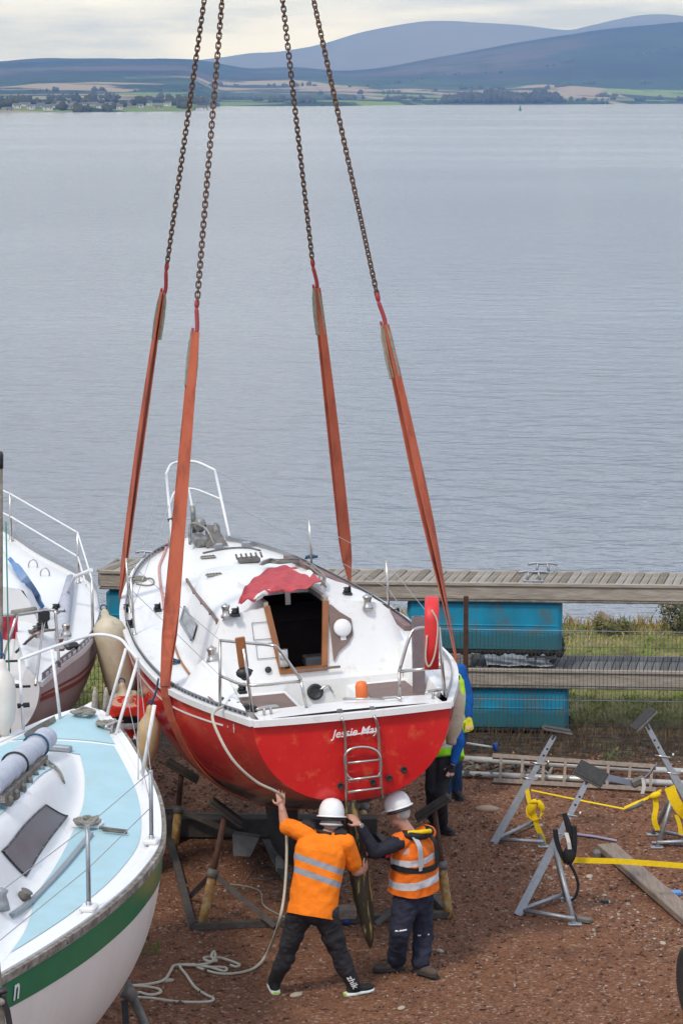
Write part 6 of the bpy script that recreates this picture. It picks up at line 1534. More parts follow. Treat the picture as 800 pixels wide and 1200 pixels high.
# ---------- the steel cradle standing under the red yacht
cA, cB, cC = pz(226, 1091), pz(330, 1084), pz(192, 960)
cD = pz(526, 1076); cE = Vector((cC.x + 2.1, cC.y - .1, 0))
cA.z = cC.z = cD.z = cE.z = .04
cr_ = thing('boat_cradle', 'rusty steel boat cradle with padded posts under the red yacht', 'cradle', (cA + cD) / 2 + Vector((0, 0, -.04)))
for a, b in ((cA, cC), (cA, cD), (cC, cE), (cD, cE)): MB().beam(a, b, .065, .06).build('base_rail', M['darksteel'], cr_)
def post(foot, topz, tp_px, toppx_y, padR, brace, low='yellowrust'):
    top = py(tp_px, toppx_y, foot.y + .25); d = (top - foot).normalized(); j = foot.lerp(top, .48)
    MB().tube([foot, j], .043, 14).build('post_sleeve', M[low], cr_); MB().tube([foot.lerp(top, .40), top], .029, 12).build('post_tube', M['rust'], cr_)
    q = MB(); q.tube([j - d * .04, j + d * .04], .054, 14); q.build('collar', M['greysteel'], cr_)
    q = MB(); q.tube([top - d * .14, top - d * .02], .026, 10); q.build('screw', M['steel'], cr_)
    q = MB(); q.bbox(top, (.38, .13, .03), padR, .006); q.bbox(top + padR @ Vector((0, 0, .035)), (.37, .12, .04), padR, .008); q.build('pad', M['darkwood'], cr_)
    for b in brace: MB().beam(j, b, .05, .03, (0, -1, .2)).build('brace', M['darksteel'], cr_)
    return top
post(pz(236, 1088), 0, 264, 954, EUL(0, 38, 0), [pz(322, 1085, .05), pz(223, 1050, .05)])
post(pz(205, 990), 0, 213, 905, EUL(0, 32, 0), [pz(292, 983, .05), pz(196, 950, .05)])
post(pz(526, 1076), 0, 508, 948, EUL(0, -34, 0), [pz(440, 1083, .05)])
post(Vector((cE.x, cE.y, 0)), 0, 430, 930, EUL(0, -30, 0), [])
A_, B_ = pz(243, 964, .12), pz(372, 972, .12); o = MB().bbox((A_ + B_) / 2, ((B_ - A_).length + 1.2, .2, .2), None, .01).build('keel_baulk', M['darkwood']); tag(o, 'dark long timber baulk lying across under the red yacht keel', 'baulk')
# odds and ends under the yacht
q = MB(); p = pz(286, 1003); q.prism([p + Vector((-.11, 0, .0)), p + Vector((.06, -.05, .0)), p + Vector((.15, .02, .18)), p + Vector((-.12, .08, .20))], (.02, .10, .01)); tag(q.build('metal_wedge', M['concrete']), 'pale grey steel wedge plate standing under the yacht', 'wedge')
lump(pz(328, 1021), (.08, .08, .16), M['concrete'], 'small grey cone shaped block under the yacht beside the keel', 'small_block', 'block')
q = MB(); p = pz(406, 1083); q.bbox(p + Vector((0, .05, .10)), (.17, .17, .10), None, .01); tag(q.build('wood_block', M['timber']), 'square wooden block on a blue support between the two men', 'block')
q = MB(); q.tube([p + Vector((0, .0, .0)), p + Vector((0, .02, .06))], .04, 10); tag(q.build('jack_base', M['blueplastic']), 'dark blue jack base under the square wooden block', 'jack')
for k, (P, m_, lab) in enumerate((([(258, 1036), (285, 1038), (305, 1045), (310, 1062), (340, 1078)], 'ropegrey', 'thin dull rope lying on the ground under the yacht'), ([(290, 1028), (300, 1018), (318, 1014), (330, 1022), (318, 1030), (296, 1030)], 'greysteel', 'loop of grey cable on the ground under the yacht'))):
    o = MB().tube(spline([pz(x, y, .012) for x, y in P], 6), .009, 6).build('ground_rope', M[m_]); tag(o, lab, 'rope')
A_, B_ = pz(312, 985, .05), pz(336, 1030, .02); o = MB().beam(A_, B_, .09, .03).build('flat_bar', M['greysteel']); tag(o, 'dark flat bar lying on the ground along the keel', 'bar')
# stand propping the blue decked boat, bottom left
st = thing('prop_stand', 'dark tube prop stand against the white hull at the lower left', 'boat stand', pz(178, 1215))
pj = py(151, 1165, 21.4)
MB().tube([py(148, 1150, 21.5), py(185, 1235, 21.2)], .038, 12).build('prop_tube', M['greysteel'], st); MB().beam(py(146, 1172, 21.4), py(150, 1235, 21.3), .05, .04, (0, -1, 0)).build('leg', M['black'], st)
q = MB(); q.tube([pj + Vector((-.05, 0, .03)), pj + Vector((.05, 0, -.03))], .055, 12); q.build('collar', M['greysteel'], st)
st = thing('prop_post', 'pale square post with black straps at the bottom left corner', 'post', py(4, 1235, 16.2))
MB().beam(py(-5, 1128, 16.2), py(6, 1250, 16.2), .05, .05, (0, -1, 0)).build('post', M['oldwood'], st)
for y0, y1, x0, x1 in ((1165, 1160, -6, 9), (1172, 1170, -6, 8)): MB().tube([py(x0, y0, 16.15), py(x1, y1, 16.14)], .02, 8).build('black_strap', M['black'], st)
MB().ribbon([py(3, 1168, 16.12), py(9, 1185, 16.12), py(14, 1215, 16.12)], [Vector((.018, 0, .005))] * 3, .008).build('strap_tail', M['black'], st)
q = MB(); q.ell(py(1, 1174, 16.12), (.03, .02, .025)); q.build('strap_toggle', M['ropegrey'], st)
# trailer wheel at the lower right edge
c = pz(812, 1192, .0); wh = thing('trailer_wheel', 'black trailer tyre with pale hub cut by the right edge', 'wheel', c)
R_ = rot_to(Vector((.985, .17, 0)))
q = MB(); q.lathe([(.17, -.07), (.24, -.085), (.29, -.07), (.31, -.03), (.31, .03), (.29, .07), (.24, .085), (.17, .07)], c + Vector((0, 0, .31)), R_, 32); q.build('tyre', M['blackrub'], wh)
q = MB(); q.lathe([(.17, -.06), (.16, -.03), (.08, -.02), (.05, -.05), (.01, -.05)], c + Vector((0, 0, .31)), R_, 24); q.build('rim', mat('cream_rim', (.50, .44, .33), .5), wh)
# ---------- white mooring rope: from the rail, past the raised hand, down to a heap on the gravel
hand_p = py(327, 930, 22.62)
P = [F @ (RB.rail_at(262, -1, .02, .1) + Vector((0, 0, .06))), py(249, 838, 22.62), py(258, 865, 22.45), py(275, 893, 22.4), py(300, 916, 22.5), hand_p, py(332, 945, 22.78), py(336, 985, 22.74), py(334, 1040, 22.5), py(327, 1080, 22.35), pz(314, 1115, .12) , pz(300, 1133, .02), pz(280, 1140, .012), pz(258, 1141, .012), pz(238, 1136, .012), pz(226, 1130, .012), pz(240, 1133, .02), pz(264, 1134, .02), pz(262, 1138, .02), pz(240, 1132, .02), pz(212, 1131, .012), pz(219, 1143, .012), pz(228, 1156, .012), pz(240, 1165, .012), pz(250, 1170, .012), pz(243, 1174, .012), pz(210, 1174, .012), pz(180, 1170, .012), pz(160, 1168, .012), pz(163, 1163, .02), pz(176, 1166, .02), pz(188, 1163, .02), pz(186, 1159, .02), pz(170, 1156, .012), pz(156, 1155, .012), pz(176, 1153, .02), pz(193, 1148, .02), pz(200, 1138, .02), pz(206, 1131, .02), pz(230, 1131, .03), pz(246, 1128, .03), pz(252, 1122, .05), pz(251, 1115, .08), pz(248, 1121, .06), pz(254, 1126, .03), pz(243, 1126, .03), pz(240, 1122, .03), pz(256, 1122, .03), pz(264, 1124, .03), pz(280, 1130, .02), pz(277, 1133, .02), pz(270, 1131, .02)]
o = MB().tube(spline(P, 7), .0125, 8).build('mooring_rope', M['rope']); tag(o, 'white mooring rope from the red yacht rail down to a heap on the gravel', 'rope')
# ---------- shrubs on the bank
def shrub(c, rx, rz, n, m, label, name='shrub', stems=9, leaf=.022, seed=1):
    rg = np.random.default_rng(seed); t = thing(name, label, 'plant', c)
    q = MB()
    tips = []
    for k in range(stems):
        a = rg.uniform(0, 6.28); r = rx * rg.uniform(.2, 1); tip = Vector((math.cos(a) * r, math.sin(a) * r * .7, rz * rg.uniform(.65, 1.1))); mid = tip * .5 + Vector((rg.normal(0, .05), rg.normal(0, .05), .04)); tips.append((mid, tip))
        q.tube([Vector(c), Vector(c) + mid, Vector(c) + tip], [.012, .008, .003], 4)
    q.build('stem', mat(name + '_stem', (.10, .07, .045), .9), t, stuff=True)
    v = []; f = []
    for k in range(n):
        mid, tip = tips[rg.integers(0, stems)]; s = rg.random() ** .7; p = Vector(c) + (mid.lerp(tip, s) if rg.random() < .75 else mid * s) + Vector(rg.normal(0, rx * .13, 3)); p.z = max(p.z, c[2] + .02)
        d = Vector(rg.normal(0, 1, 3)).normalized(); e = d.orthogonal().normalized(); l_ = leaf * rg.uniform(.6, 1.5); o_ = len(v)
        v += [p - d * l_, p + e * l_ * .45, p + d * l_, p - e * l_ * .45]; f.append((o_, o_ + 1, o_ + 2, o_ + 3))
    b_ = MB(); b_.add(v, f); b_.build('leaves', m, t, stuff=True)
m_lf = mat('shrub_leaf', (.10, .11, .035), .8, 0, (.05, .07, .025), 5, 1, col3=(.20, .14, .06), n3=4, lo3=.5, hi3=.62)
m_lf2 = mat('mound_leaf', (.09, .13, .03), .8, 0, (.17, .12, .05), 5, 1)
pB = pz(795, 752); shrub((pB.x, pB.y, .02), .42, .62, 1500, m_lf, 'leafy shrub on the bank at the right edge above the lower pontoon', seed=3, stems=16)
pB = pz(716, 748); shrub((pB.x, pB.y, .0), .34, .24, 1300, m_lf2, 'low green mound of weeds on the bank right of the blue float', seed=4, stems=14, leaf=.02)
pB = pz(640, 755); shrub((pB.x, pB.y, .0), .5, .14, 700, m_lf2, 'low straggling weeds on the bank behind the blue float', seed=8, stems=14, leaf=.02)
pB = pz(716, 905); shrub((pB.x, pB.y, .0), .22, .26, 260, m_lf, 'weedy sprig growing through the wooden ladder', seed=6, stems=6, leaf=.018)
# ------------------------------------------------------------------ people
def meld(mb, name, m, parent, voxel=.008, smooth=4, fold=0.0, fscale=9.0, seed=0, stretch=(1, 1, .6), clip=None):
    """fuse overlapping tapered forms into one continuous skin"""
    me = bpy.data.meshes.new('tmp'); me.from_pydata([tuple(p) for p in mb.v], [], mb.f)
    o = bpy.data.objects.new('tmp', me); COL.objects.link(o)
    r = o.modifiers.new('r', 'REMESH'); r.mode = 'VOXEL'; r.voxel_size = voxel
    s = o.modifiers.new('s', 'SMOOTH'); s.iterations = smooth; s.factor = .5
    dg = bpy.context.evaluated_depsgraph_get(); dg.update(); out = bpy.data.meshes.new_from_object(o.evaluated_get(dg))
    bpy.data.objects.remove(o); bpy.data.meshes.remove(me)
    if clip is not None:                                            # cut the garment open at its hems
        bm = bmesh.new(); bm.from_mesh(out)
        for co, no in clip: bmesh.ops.bisect_plane(bm, geom=bm.verts[:] + bm.edges[:] + bm.faces[:], plane_co=co, plane_no=no, clear_outer=True)
        bm.to_mesh(out); bm.free()
    inv = WM[parent.name].inverted()
    if fold:
        nv = len(out.vertices); co = np.empty(nv * 3, np.float32); out.vertices.foreach_get('co', co); co = co.reshape(-1, 3)
        nr = np.empty(nv * 3, np.float32); out.vertices.foreach_get('normal', nr); nr = nr.reshape(-1, 3)
        d = np.array([noise.noise(Vector((c[0] * fscale * stretch[0] + seed, c[1] * fscale * stretch[1], c[2] * fscale * stretch[2] + c[0] * fscale * .5))) + .5 * noise.noise(Vector((c[0] * fscale * 2.3 + 7, c[1] * fscale * 2.3, c[2] * fscale * 2.6 * stretch[2] - c[0] * 6))) for c in co])
        co = co + nr * (d[:, None] * fold); out.vertices.foreach_set('co', co.ravel())
    out.transform(inv); out.materials.clear(); out.materials.append(m)
    out.polygons.foreach_set('use_smooth', [True] * len(out.polygons)); out.name = name; out.update()
    n = bpy.data.objects.new(name, out); COL.objects.link(n); n.parent = parent; WM[n.name] = WM[parent.name]
    return n
def hand(q, wrist, d, palm, side, curl=.5, s=1.0):
    """palm, five fingers and thumb; d = pointing direction, palm = direction the palm faces, side = +1/-1 where the thumb is along d x palm"""
    d = d.normalized(); palm = (palm - d * palm.dot(d)).normalized(); lat = d.cross(palm) * side
    R = Matrix((lat, d, palm)).transposed()
    q.ell(wrist + d * .045 * s, (.040 * s, .052 * s, .017 * s), R, 12, 8); q.caps(wrist - d * .03, .025 * s, wrist + d * .02, .026 * s)
    for k, (off, L) in enumerate(((.030, .070), (.010, .078), (-.010, .072), (-.029, .056))):
        b = wrist + d * (.083 - .004 * abs(k - 1)) * s + lat * off * s
        dd = (d + lat * (.10 * (1.2 - k)) ).normalized(); k1 = curl * (.8 + .12 * k)
        m1 = b + (dd * math.cos(k1 * .7) + palm * math.sin(k1 * .7)) * L * .52 * s; m2 = m1 + (dd * math.cos(k1 * 1.7) + palm * math.sin(k1 * 1.7)) * L * .48 * s
        q.caps(b - d * .012, .0098 * s, m1, .0092 * s, 8); q.caps(m1, .0092 * s, m2, .0078 * s, 8)
    b = wrist + d * .022 * s + lat * .030 * s; t1 = b + (d * .55 + lat * .75 + palm * .25).normalized() * .042 * s; t2 = t1 + (d * .85 + lat * .35 + palm * .25).normalized() * .032 * s
    q.caps(b, .013 * s, t1, .0115 * s, 8); q.caps(t1, .0115 * s, t2, .0092 * s, 8)
def head(q, c, face, up=Vector((0, 0, 1))):
    """skull, jaw, nose, ears, lips and eye sockets; c = centre, face = direction"""
    f = face.normalized(); x = f.cross(up).normalized(); u = x.cross(f); R = Matrix((x, f, u)).transposed()
    q.ell(c + u * .02, (.076, .095, .105), R, 18, 12); q.ell(c + f * .025 - u * .055, (.058, .066, .065), R, 16, 10); q.ell(c + f * .075 - u * .098, (.024, .020, .020), R, 8, 6)
    q.caps(c + f * .088 + u * .012, .010, c + f * .112 - u * .022, .013, 8); q.ell(c + f * .09 - u * .057, (.024, .010, .008), R, 8, 6); q.ell(c + f * .09 - u * .067, (.021, .010, .007), R, 8, 6)
    q.ell(c + f * .082 + u * .03, (.055, .016, .012), R, 10, 6)
    for s in (-1, 1): q.ell(c + x * s * .078 - f * .008 - u * .012, (.010, .020, .032), R, 8, 6)
    return R
def eyes(parent, c, face, up=Vector((0, 0, 1))):
    f = face.normalized(); x = f.cross(up).normalized(); u = x.cross(f)
    for s in (-1, 1): q = MB(); q.ell(c + x * s * .031 + f * .079 + u * .012, (.012, .012, .010)); q.build('eye', mat('eye', (.6, .6, .58), .2, 0, (.05, .03, .02), 60, .9), parent)
def hair(parent, c, face, m, up=Vector((0, 0, 1))):
    f = face.normalized(); x = f.cross(up).normalized(); u = x.cross(f); R = Matrix((x, f, u)).transposed()
    q = MB(); q.ell(c + u * .022 - f * .014, (.080, .092, .104), R, 20, 14); q.ell(c - u * .030 - f * .045, (.062, .048, .045), R, 16, 10); return meld(q, 'hair', m, parent, .009, 3, .004, 60)
def helmet(parent, c, face, up, k=1.0):
    f = face.normalized(); x = f.cross(up).normalized(); u = x.cross(f).normalized(); R = Matrix((x, f, u)).transposed()
    q = MB(); prof = [(.118, .0), (.120, .02), (.117, .055), (.106, .095), (.085, .128), (.055, .148), (.02, .156), (.001, .157)]
    q.lathe(prof, c, R, 28, sx=.93, sy=1.10); q.v = [c + (p - c) * k for p in q.v]; hm = q.build('hard_hat', M['helmet'], parent)
    q = MB(); prof = [(.116, .012), (.135, .004), (.137, -.004), (.118, .002)]; q.lathe(prof, c, R, 28, sx=.93, sy=1.08)
    q.rings([(c + f * .10, x * .085, u * .006), (c + f * .150 - u * .010, x * .070, u * .006), (c + f * .175 - u * .018, x * .035, u * .005)], 14); q.v = [c + (p - c) * k for p in q.v]; q.build('brim', M['helmet'], hm)
    q = MB(); q.rings([(c - f * .125 + u * .03, x * .018, u * .012), (c - f * .112 + u * .085, x * .016, u * .012), (c - f * .05 + u * .145, x * .015, u * .010), (c + f * .05 + u * .150, x * .014, u * .010), (c + f * .105 + u * .09, x * .012, u * .01)], 8)
    q.v = [c + (p - c) * k for p in q.v]; q.build('ridge', M['helmet'], hm)
    q = MB(); q.tube([c + x * math.cos(a) * .108 + f * math.sin(a) * .122 - u * .022 for a in np.linspace(2.5, 6.9, 16)], .011, 6); q.build('headband', M['black'], hm)
    return hm
def foot_dir(f): return Vector(f).normalized()
def shoe(parent, ankle, d, m, sole_m, name='boot', h=.10, L=.28):
    d = Vector((d[0], d[1], 0)).normalized(); x = d.cross(Vector((0, 0, 1))); g = Vector((ankle.x, ankle.y, 0))
    q = MB(); q.ell(g + d * .02 + Vector((0, 0, .055)), (.046, .085, .05), Matrix((x, d, Vector((0, 0, 1)))).transposed(), 14, 8); q.ell(g + d * .125 + Vector((0, 0, .045)), (.047, .085, .036), Matrix((x, d, Vector((0, 0, 1)))).transposed(), 14, 8)
    q.caps(g + Vector((0, 0, .06)), .05, g + (ankle - g).normalized() * h - d * .01, .052)
    b = meld(q, name, m, parent, .010, 3, .002, 20)
    q = MB(); rl = []
    for t, w in ((-.075, .030), (-.055, .042), (0, .046), (.07, .047), (.14, .050), (.18, .042), (.208, .022)): rl.append((g + d * t + Vector((0, 0, .016)), x * w, Vector((0, 0, .015))))
    q.rings(rl, 12, power=4); q.build('sole', sole_m, b); return b
def garment(name, label_base, seed=0, **k): pass
X = Vector((1, 0, 0)); Zu = Vector((0, 0, 1))
def torso(q, hipc, shc, lat, grow=0.0, r=((.165, .115), (.160, .105), (.185, .125), (.205, .130), (.17, .105)), ts=(-.12, .2, .55, .85, 1.0), latS=None):
    ax = (shc - hipc); rl = []
    for t, (a, b) in zip(ts, r):
        l = lat if latS is None else lat.lerp(latS, max(0, min(1, t))); l = (l - ax.normalized() * l.dot(ax.normalized())).normalized(); dp = ax.normalized().cross(l)
        rl.append((hipc + ax * t, l * (a + grow), dp * (b + grow)))
    q.rings(rl, 24, power=2.4)
def hivis(name, col, col2, dirt=None): return mat(name, col, .8, 0, col2, 7, .6, .8, 13, spec=.2, col3=dirt, n3=5, lo3=.58, hi3=.75)

# ---- man in the orange T shirt, seen from behind, left arm up to the hull
Yh = 22.35
hipc = py(366, 1062, Yh); shc = py(379, 984, Yh + .16)
p1 = thing('person', 'man in orange reflective T shirt and white hard hat, left arm raised', 'person', Vector((pz(367, 1172).x, pz(367, 1172).y, 0)))
lat = (py(406, 989, Yh + .14) - py(350, 975, Yh + .20)).normalized()
shL, shR = py(351, 974, Yh + .18), py(405, 988, Yh + .12)
elL, wrL = py(334, 968, Yh + .30), py(330, 945, Yh + .32)
elR, wrR = py(417, 1021, Yh + .22), py(425, 1020, Yh + .40)
hC = py(388, 963, Yh + .22); faceD = Vector((.12, 1, -.25)).normalized(); upD = Vector((.04, .22, 1)).normalized()
hips = (py(352, 1072, Yh), py(381, 1074, Yh - .02)); knees = (py(336, 1117, Yh + .10), py(397, 1118, Yh + .08))
ank = (pz(322, 1163), pz(413, 1166)); ank = [Vector((a.x, a.y, .09)) for a in ank]
q = MB(); torso(q, hipc, shc, lat); q.caps(shc, .058, hC - upD * .06, .052); head(q, hC, faceD, upD)
for s_, e_, w_ in ((shL, elL, wrL), (shR, elR, wrR)): q.caps(s_, .052, e_, .043); q.caps(e_, .044, e_.lerp(w_, .35), .043); q.caps(e_.lerp(w_, .35), .043, w_, .029)
for h_, k_, a_ in zip(hips, knees, ank): q.caps(h_, .085, k_, .058); q.caps(k_, .055, k_.lerp(a_, .35), .055); q.caps(k_.lerp(a_, .35), .055, a_, .038)
hand(q, wrL, py(328, 925, Yh + .40) - wrL, Vector((.1, 1, 0)), 1, .25); hand(q, wrR, Vector((.30, .55, .15)), Vector((-.9, .3, 0)), 1, .9)
meld(q, 'body', M['skin'], p1, .0065, 5); eyes(p1, hC, faceD, upD); hair(p1, hC, faceD, M['hair'], upD)
helmet(p1, hC + upD * .045, faceD, upD)
q = MB(); f_ = faceD; x_ = f_.cross(upD).normalized(); u_ = x_.cross(f_); q.tube([hC + x_ * math.cos(a) * .090 + f_ * math.sin(a) * .108 - u_ * .022 for a in np.linspace(0, 6.28, 26)[:-1]], .011, 6, closed=True); q.build('goggle_strap', mat('clear_strap', (.55, .55, .55), .25), p1)
m_sh = hivis('orange_tshirt', (.86, .215, .012), (.78, .17, .008), None); m_slv = hivis('orange_sleeve', (.86, .215, .012), (.78, .17, .008)); ax = (shc - hipc).normalized(); ax_t = (ax + lat * .17).normalized(); base1 = WM[p1.name].translation
o_ = hipc - base1; d0 = o_.dot(ax_t); Ls = (shc - hipc).length
band(m_sh, ax_t, d0 + Ls * .385, d0 + Ls * .475, (.27, .28, .31), .001); band(m_sh, ax_t, d0 + Ls * .575, d0 + Ls * .665, (.27, .28, .31), .001)
q = MB(); torso(q, hipc, shc, lat, .022, r=((.185, .135), (.180, .128), (.188, .132), (.205, .135), (.185, .105), (.09, .07)), ts=(-.16, .2, .55, .82, .99, 1.08))
for s_ in (shL, shR): q.caps(s_.lerp(shc, .35), .088, s_.lerp(shc, .12), .084)
hem = hipc - ax * (Ls * .15)
meld(q, 'tshirt', m_sh, p1, .0075, 4, .013, 7, 2, (1, 1, .8), clip=[(hem, -ax), (elL.lerp(shL, .02), (elL - shL).normalized()) if False else (hem, -ax)])
for s_, e_, t_ in ((shL, elL, .80), (shR, elR, .72)):
    q = MB(); q.caps(s_.lerp(shc, .15), .086, s_, .084); q.caps(s_, .084, s_.lerp(e_, t_), .076); meld(q, 'sleeve', m_slv, p1, .0075, 5, .007, 9, 4)
# dark yoke across the shoulders and collar
q = MB(); q.rings([(shc + ax * .045 + Vector((.01, -.0, 0)), lat * .085, ax.cross(lat) * .075), (shc + ax * .075, lat * .066, ax.cross(lat) * .062)], 18); q.build('collar', M['char'], p1)
for s_, sg in ((shL, -1), (shR, 1)):
    q = MB(); a_ = shc.lerp(s_, .42) + ax * .083; b_ = shc.lerp(s_, .98) + ax * .082; q.rings([(a_, Vector((0, .075, 0)), ax * .022), (a_.lerp(b_, .5) + ax * .012, Vector((0, .07, 0)), ax * .022), (b_, Vector((0, .045, 0)), ax * .018)], 10, power=3); meld(q, 'shoulder_patch', M['char'], p1, .008, 3)
q = MB(); q.ell(hipc - ax * .02, (.172, .135, .13), Matrix((lat, ax.cross(lat) * -1, ax)).transposed(), 18, 12)
for h_, k_, a_ in zip(hips, knees, ank): q.caps(h_ + Vector((0, 0, .03)), .112, k_, .080); q.caps(k_, .080, k_.lerp(a_, .50), .076); q.caps(h_.lerp(k_, .5), .098, k_, .080); q.ell(k_ + Vector((0, .01, .0)), (.074, .074, .12))
meld(q, 'trousers', M['char'], p1, .009, 4, .016, 9, 5, (1, 1, 1.3))
q = MB(); gait = []
for h_, k_, a_ in zip(hips, knees, ank): gait.append(meld(MB().caps(k_.lerp(a_, .42), .072, a_ + Vector((0, 0, .02)), .060), 'gaiter', M['blacknylon'], p1, .009, 3, .006, 12))
for a_, d_ in zip(ank, ((-.15, .9), (.75, .45))): shoe(p1, a_, d_, M['blacknylon'], M['sole'], 'shoe')
for a_, d_ in zip(ank, ((-.15, .9), (.75, .45))):
    dd = Vector((d_[0], d_[1], 0)).normalized(); xx = dd.cross(Zu); g = Vector((a_.x, a_.y, .022)) - dd * .077; MB().box(g, (.05, .008, .016), Matrix((xx, dd, Zu)).transposed()).build('heel_tab', M['lime'], p1)
# the white word running down the right gaiter
ka, aa = knees[1].lerp(ank[1], .50), ank[1] + Vector((0, 0, .03)); dn = (aa - ka).normalized(); fr = Vector((.12, -1, .15)).normalized(); fr = (fr - dn * fr.dot(dn)).normalized(); yy = fr.cross(dn)
mw = Matrix.Translation(ka + fr * .080 - yy * .03 + dn * .03) @ Matrix((dn, yy, fr)).transposed().to_4x4(); lettering('zhik', .078, 'gaiter_word', M['gel2'], gait[1], mw, .2)

# ---- man in the orange vest, turned to the left, both hands on the rudder
Y2 = 23.02
p2 = thing('person', 'man in dirty orange reflective vest, navy trousers and white hard hat, holding the rudder', 'person', Vector((pz(472, 1142).x, pz(472, 1142).y, 0)))
hipc = py(484, 1052, Y2 + .02); shc = py(486, 982, Y2 - .03); lat = Vector((.62, .78, 0)).normalized(); fwd = Vector((-.78, .62, 0)).normalized()
shL, shR = shc - lat * .17 + Vector((-.03, 0, .0)), shc + lat * .17
elL, wrL = py(440, 998, 22.72), py(421, 967, 22.66)
elR, wrR = shc + fwd * .30 + lat * .12 + Vector((0, 0, -.20)), py(424, 1000, 23.05)
hC = py(467, 952, Y2 - .06); faceD = (fwd + Vector((-.25, -.25, -.35))).normalized(); upD = Vector((-.12, .05, 1)).normalized()
hips = (hipc - lat * .09, hipc + lat * .09); knees = (py(468, 1092, Y2 - .12), py(496, 1097, Y2 + .12)); ank = [Vector((a.x, a.y, .09)) for a in (pz(464, 1138), pz(492, 1141))]
q = MB(); torso(q, hipc, shc, lat); q.caps(shc + Vector((-.02, 0, 0)), .060, hC - upD * .06, .054); R_h = head(q, hC, faceD, upD)
for s_, e_, w_ in ((shL, elL, wrL), (shR, elR, wrR)): q.caps(s_, .052, e_, .043); q.caps(e_, .043, w_, .029)
for h_, k_, a_ in zip(hips, knees, ank): q.caps(h_, .085, k_, .058); q.caps(k_, .055, a_, .038)
hand(q, wrL, py(409, 953, 22.68) - wrL, Vector((-.55, .6, -.55)), 1, .55); hand(q, wrR, Vector((-.8, .1, .2)), Vector((-.2, -.9, 0)), -1, .8)
meld(q, 'body', M['skin'], p2, .0065, 5); eyes(p2, hC, faceD, upD); hair(p2, hC, faceD, mat('white_hair', (.52, .50, .47), .85, 0, (.36, .34, .32), 90, .8, .3, 300), upD); helmet(p2, hC + upD * .045, faceD, upD, .92)
wd = (wrL - elL).normalized(); q = MB(); q.tube([wrL - wd * .012, wrL + wd * .012], .032, 12); w_o = q.build('watch', M['black'], p2); q = MB(); wn_ = (Vector((.35, -.9, .4)) - wd * Vector((.35, -.9, .4)).dot(wd)).normalized(); q.lathe([(.022, 0), (.022, .012), (.017, .014)], wrL + wn_ * .026, rot_to(wn_), 14); q.build('watch_face', M['steel'], w_o)
m_bs = mat('navy_sleeve', (.016, .017, .026), .8, 0, (.03, .032, .045), 9, .7, .3, 60, spec=.25)
q = MB(); torso(q, hipc, shc, lat, .0, r=((.165, .115), (.160, .105), (.160, .112), (.150, .105), (.12, .085)))
for s_, e_, w_ in ((shL, elL, wrL), (shR, elR, wrR)): q.caps(s_, .072, e_, .060); q.caps(e_, .062, e_.lerp(w_, .86), .044); q.ell(e_, (.066, .066, .066))
meld(q, 'jumper', m_bs, p2, .009, 4, .008, 13, 3)
m_v = hivis('orange_vest', (.80, .17, .015), (.62, .12, .012), (.22, .09, .025)); b2 = WM[p2.name].translation
ax = (shc - hipc).normalized(); d0 = (hipc - b2).dot(ax); Ls = (shc - hipc).length; nb = (ax + lat * -.0 + Vector((-.12, 0, 0))).normalized(); d0 = (hipc - b2).dot(nb)
band(m_v, nb, d0 + Ls * .28, d0 + Ls * .40, (.52, .53, .55), .001); band(m_v, nb, d0 + Ls * .66, d0 + Ls * .76, (.50, .51, .54), .001)
q = MB(); torso(q, hipc, shc, lat, .03, r=((.215, .190), (.200, .172), (.190, .152), (.182, .138), (.150, .10), (.085, .07)), ts=(-.12, .2, .55, .82, .98, 1.06)); hem = hipc + ax * .085
q.caps(shL.lerp(shc, .4), .085, shL.lerp(shc, .08), .088); q.caps(shR.lerp(shc, .4), .085, shR.lerp(shc, .08), .088)
vest = meld(q, 'hivis_vest', m_v, p2, .008, 4, .018, 7, 6, (1, 1, .9), clip=[(hem, -ax)])
def wrapstrap(name, pts, w, th, m, parent): q = MB(); P = spline(pts, 5); q.ribbon(P, [w] * len(P), th); return q.build(name, m, parent)
# life jacket: collar of black, red and yellow and its waist belt
lj = None
dp = ax.cross(lat)
back = fwd * -1
q = MB(); q.tube(spline([shc + ax * .04 + back * .10 - lat * .02, shc + ax * .055 + back * .09 - lat * .10, shc + ax * .05 - lat * .145 + fwd * .02, shc + ax * -.05 + fwd * .17 - lat * .11, shc + ax * -.20 + fwd * .19 - lat * .10], 6), [.03 + .018 * min(1, i / 12) for i in range(25)], 10)
q.tube(spline([shc + ax * .04 + back * .10 - lat * .02, shc + ax * .055 + back * .09 + lat * .10, shc + ax * .04 + lat * .145 + fwd * .02, shc + ax * -.05 + fwd * .17 + lat * .11], 6), .035, 10)
lj = q.build('life_jacket', M['blacknylon'], p2)
q = MB(); q.tube(spline([shc + ax * .075 + back * .125 + lat * .05, shc + ax * .09 + back * .115 - lat * .06, shc + ax * .085 + back * .03 - lat * .15], 6), .020, 8); q.build('yellow_panel', M['yellow'], lj)
q = MB(); q.tube(spline([shc + ax * .075 + back * .06 - lat * .13, shc + ax * .06 - lat * .155 + fwd * .03, shc - ax * .03 - lat * .15 + fwd * .12, shc - ax * .20 + fwd * .20 - lat * .12], 6), .026, 8); q.build('red_lining', M['lifebuoy'], lj)
def around(h, rl, rd, a0, a1, n=18): return [hipc + ax * h + lat * math.cos(a) * rl + dp * math.sin(a) * rd for a in np.linspace(a0, a1, n)]
P = around(Ls * .58, .226, .190, 0, 6.28, 30); q = MB(); q.ribbon(P + [P[0]], [ax * .026] * 31, .012); q.build('belt', M['blacknylon'], lj)
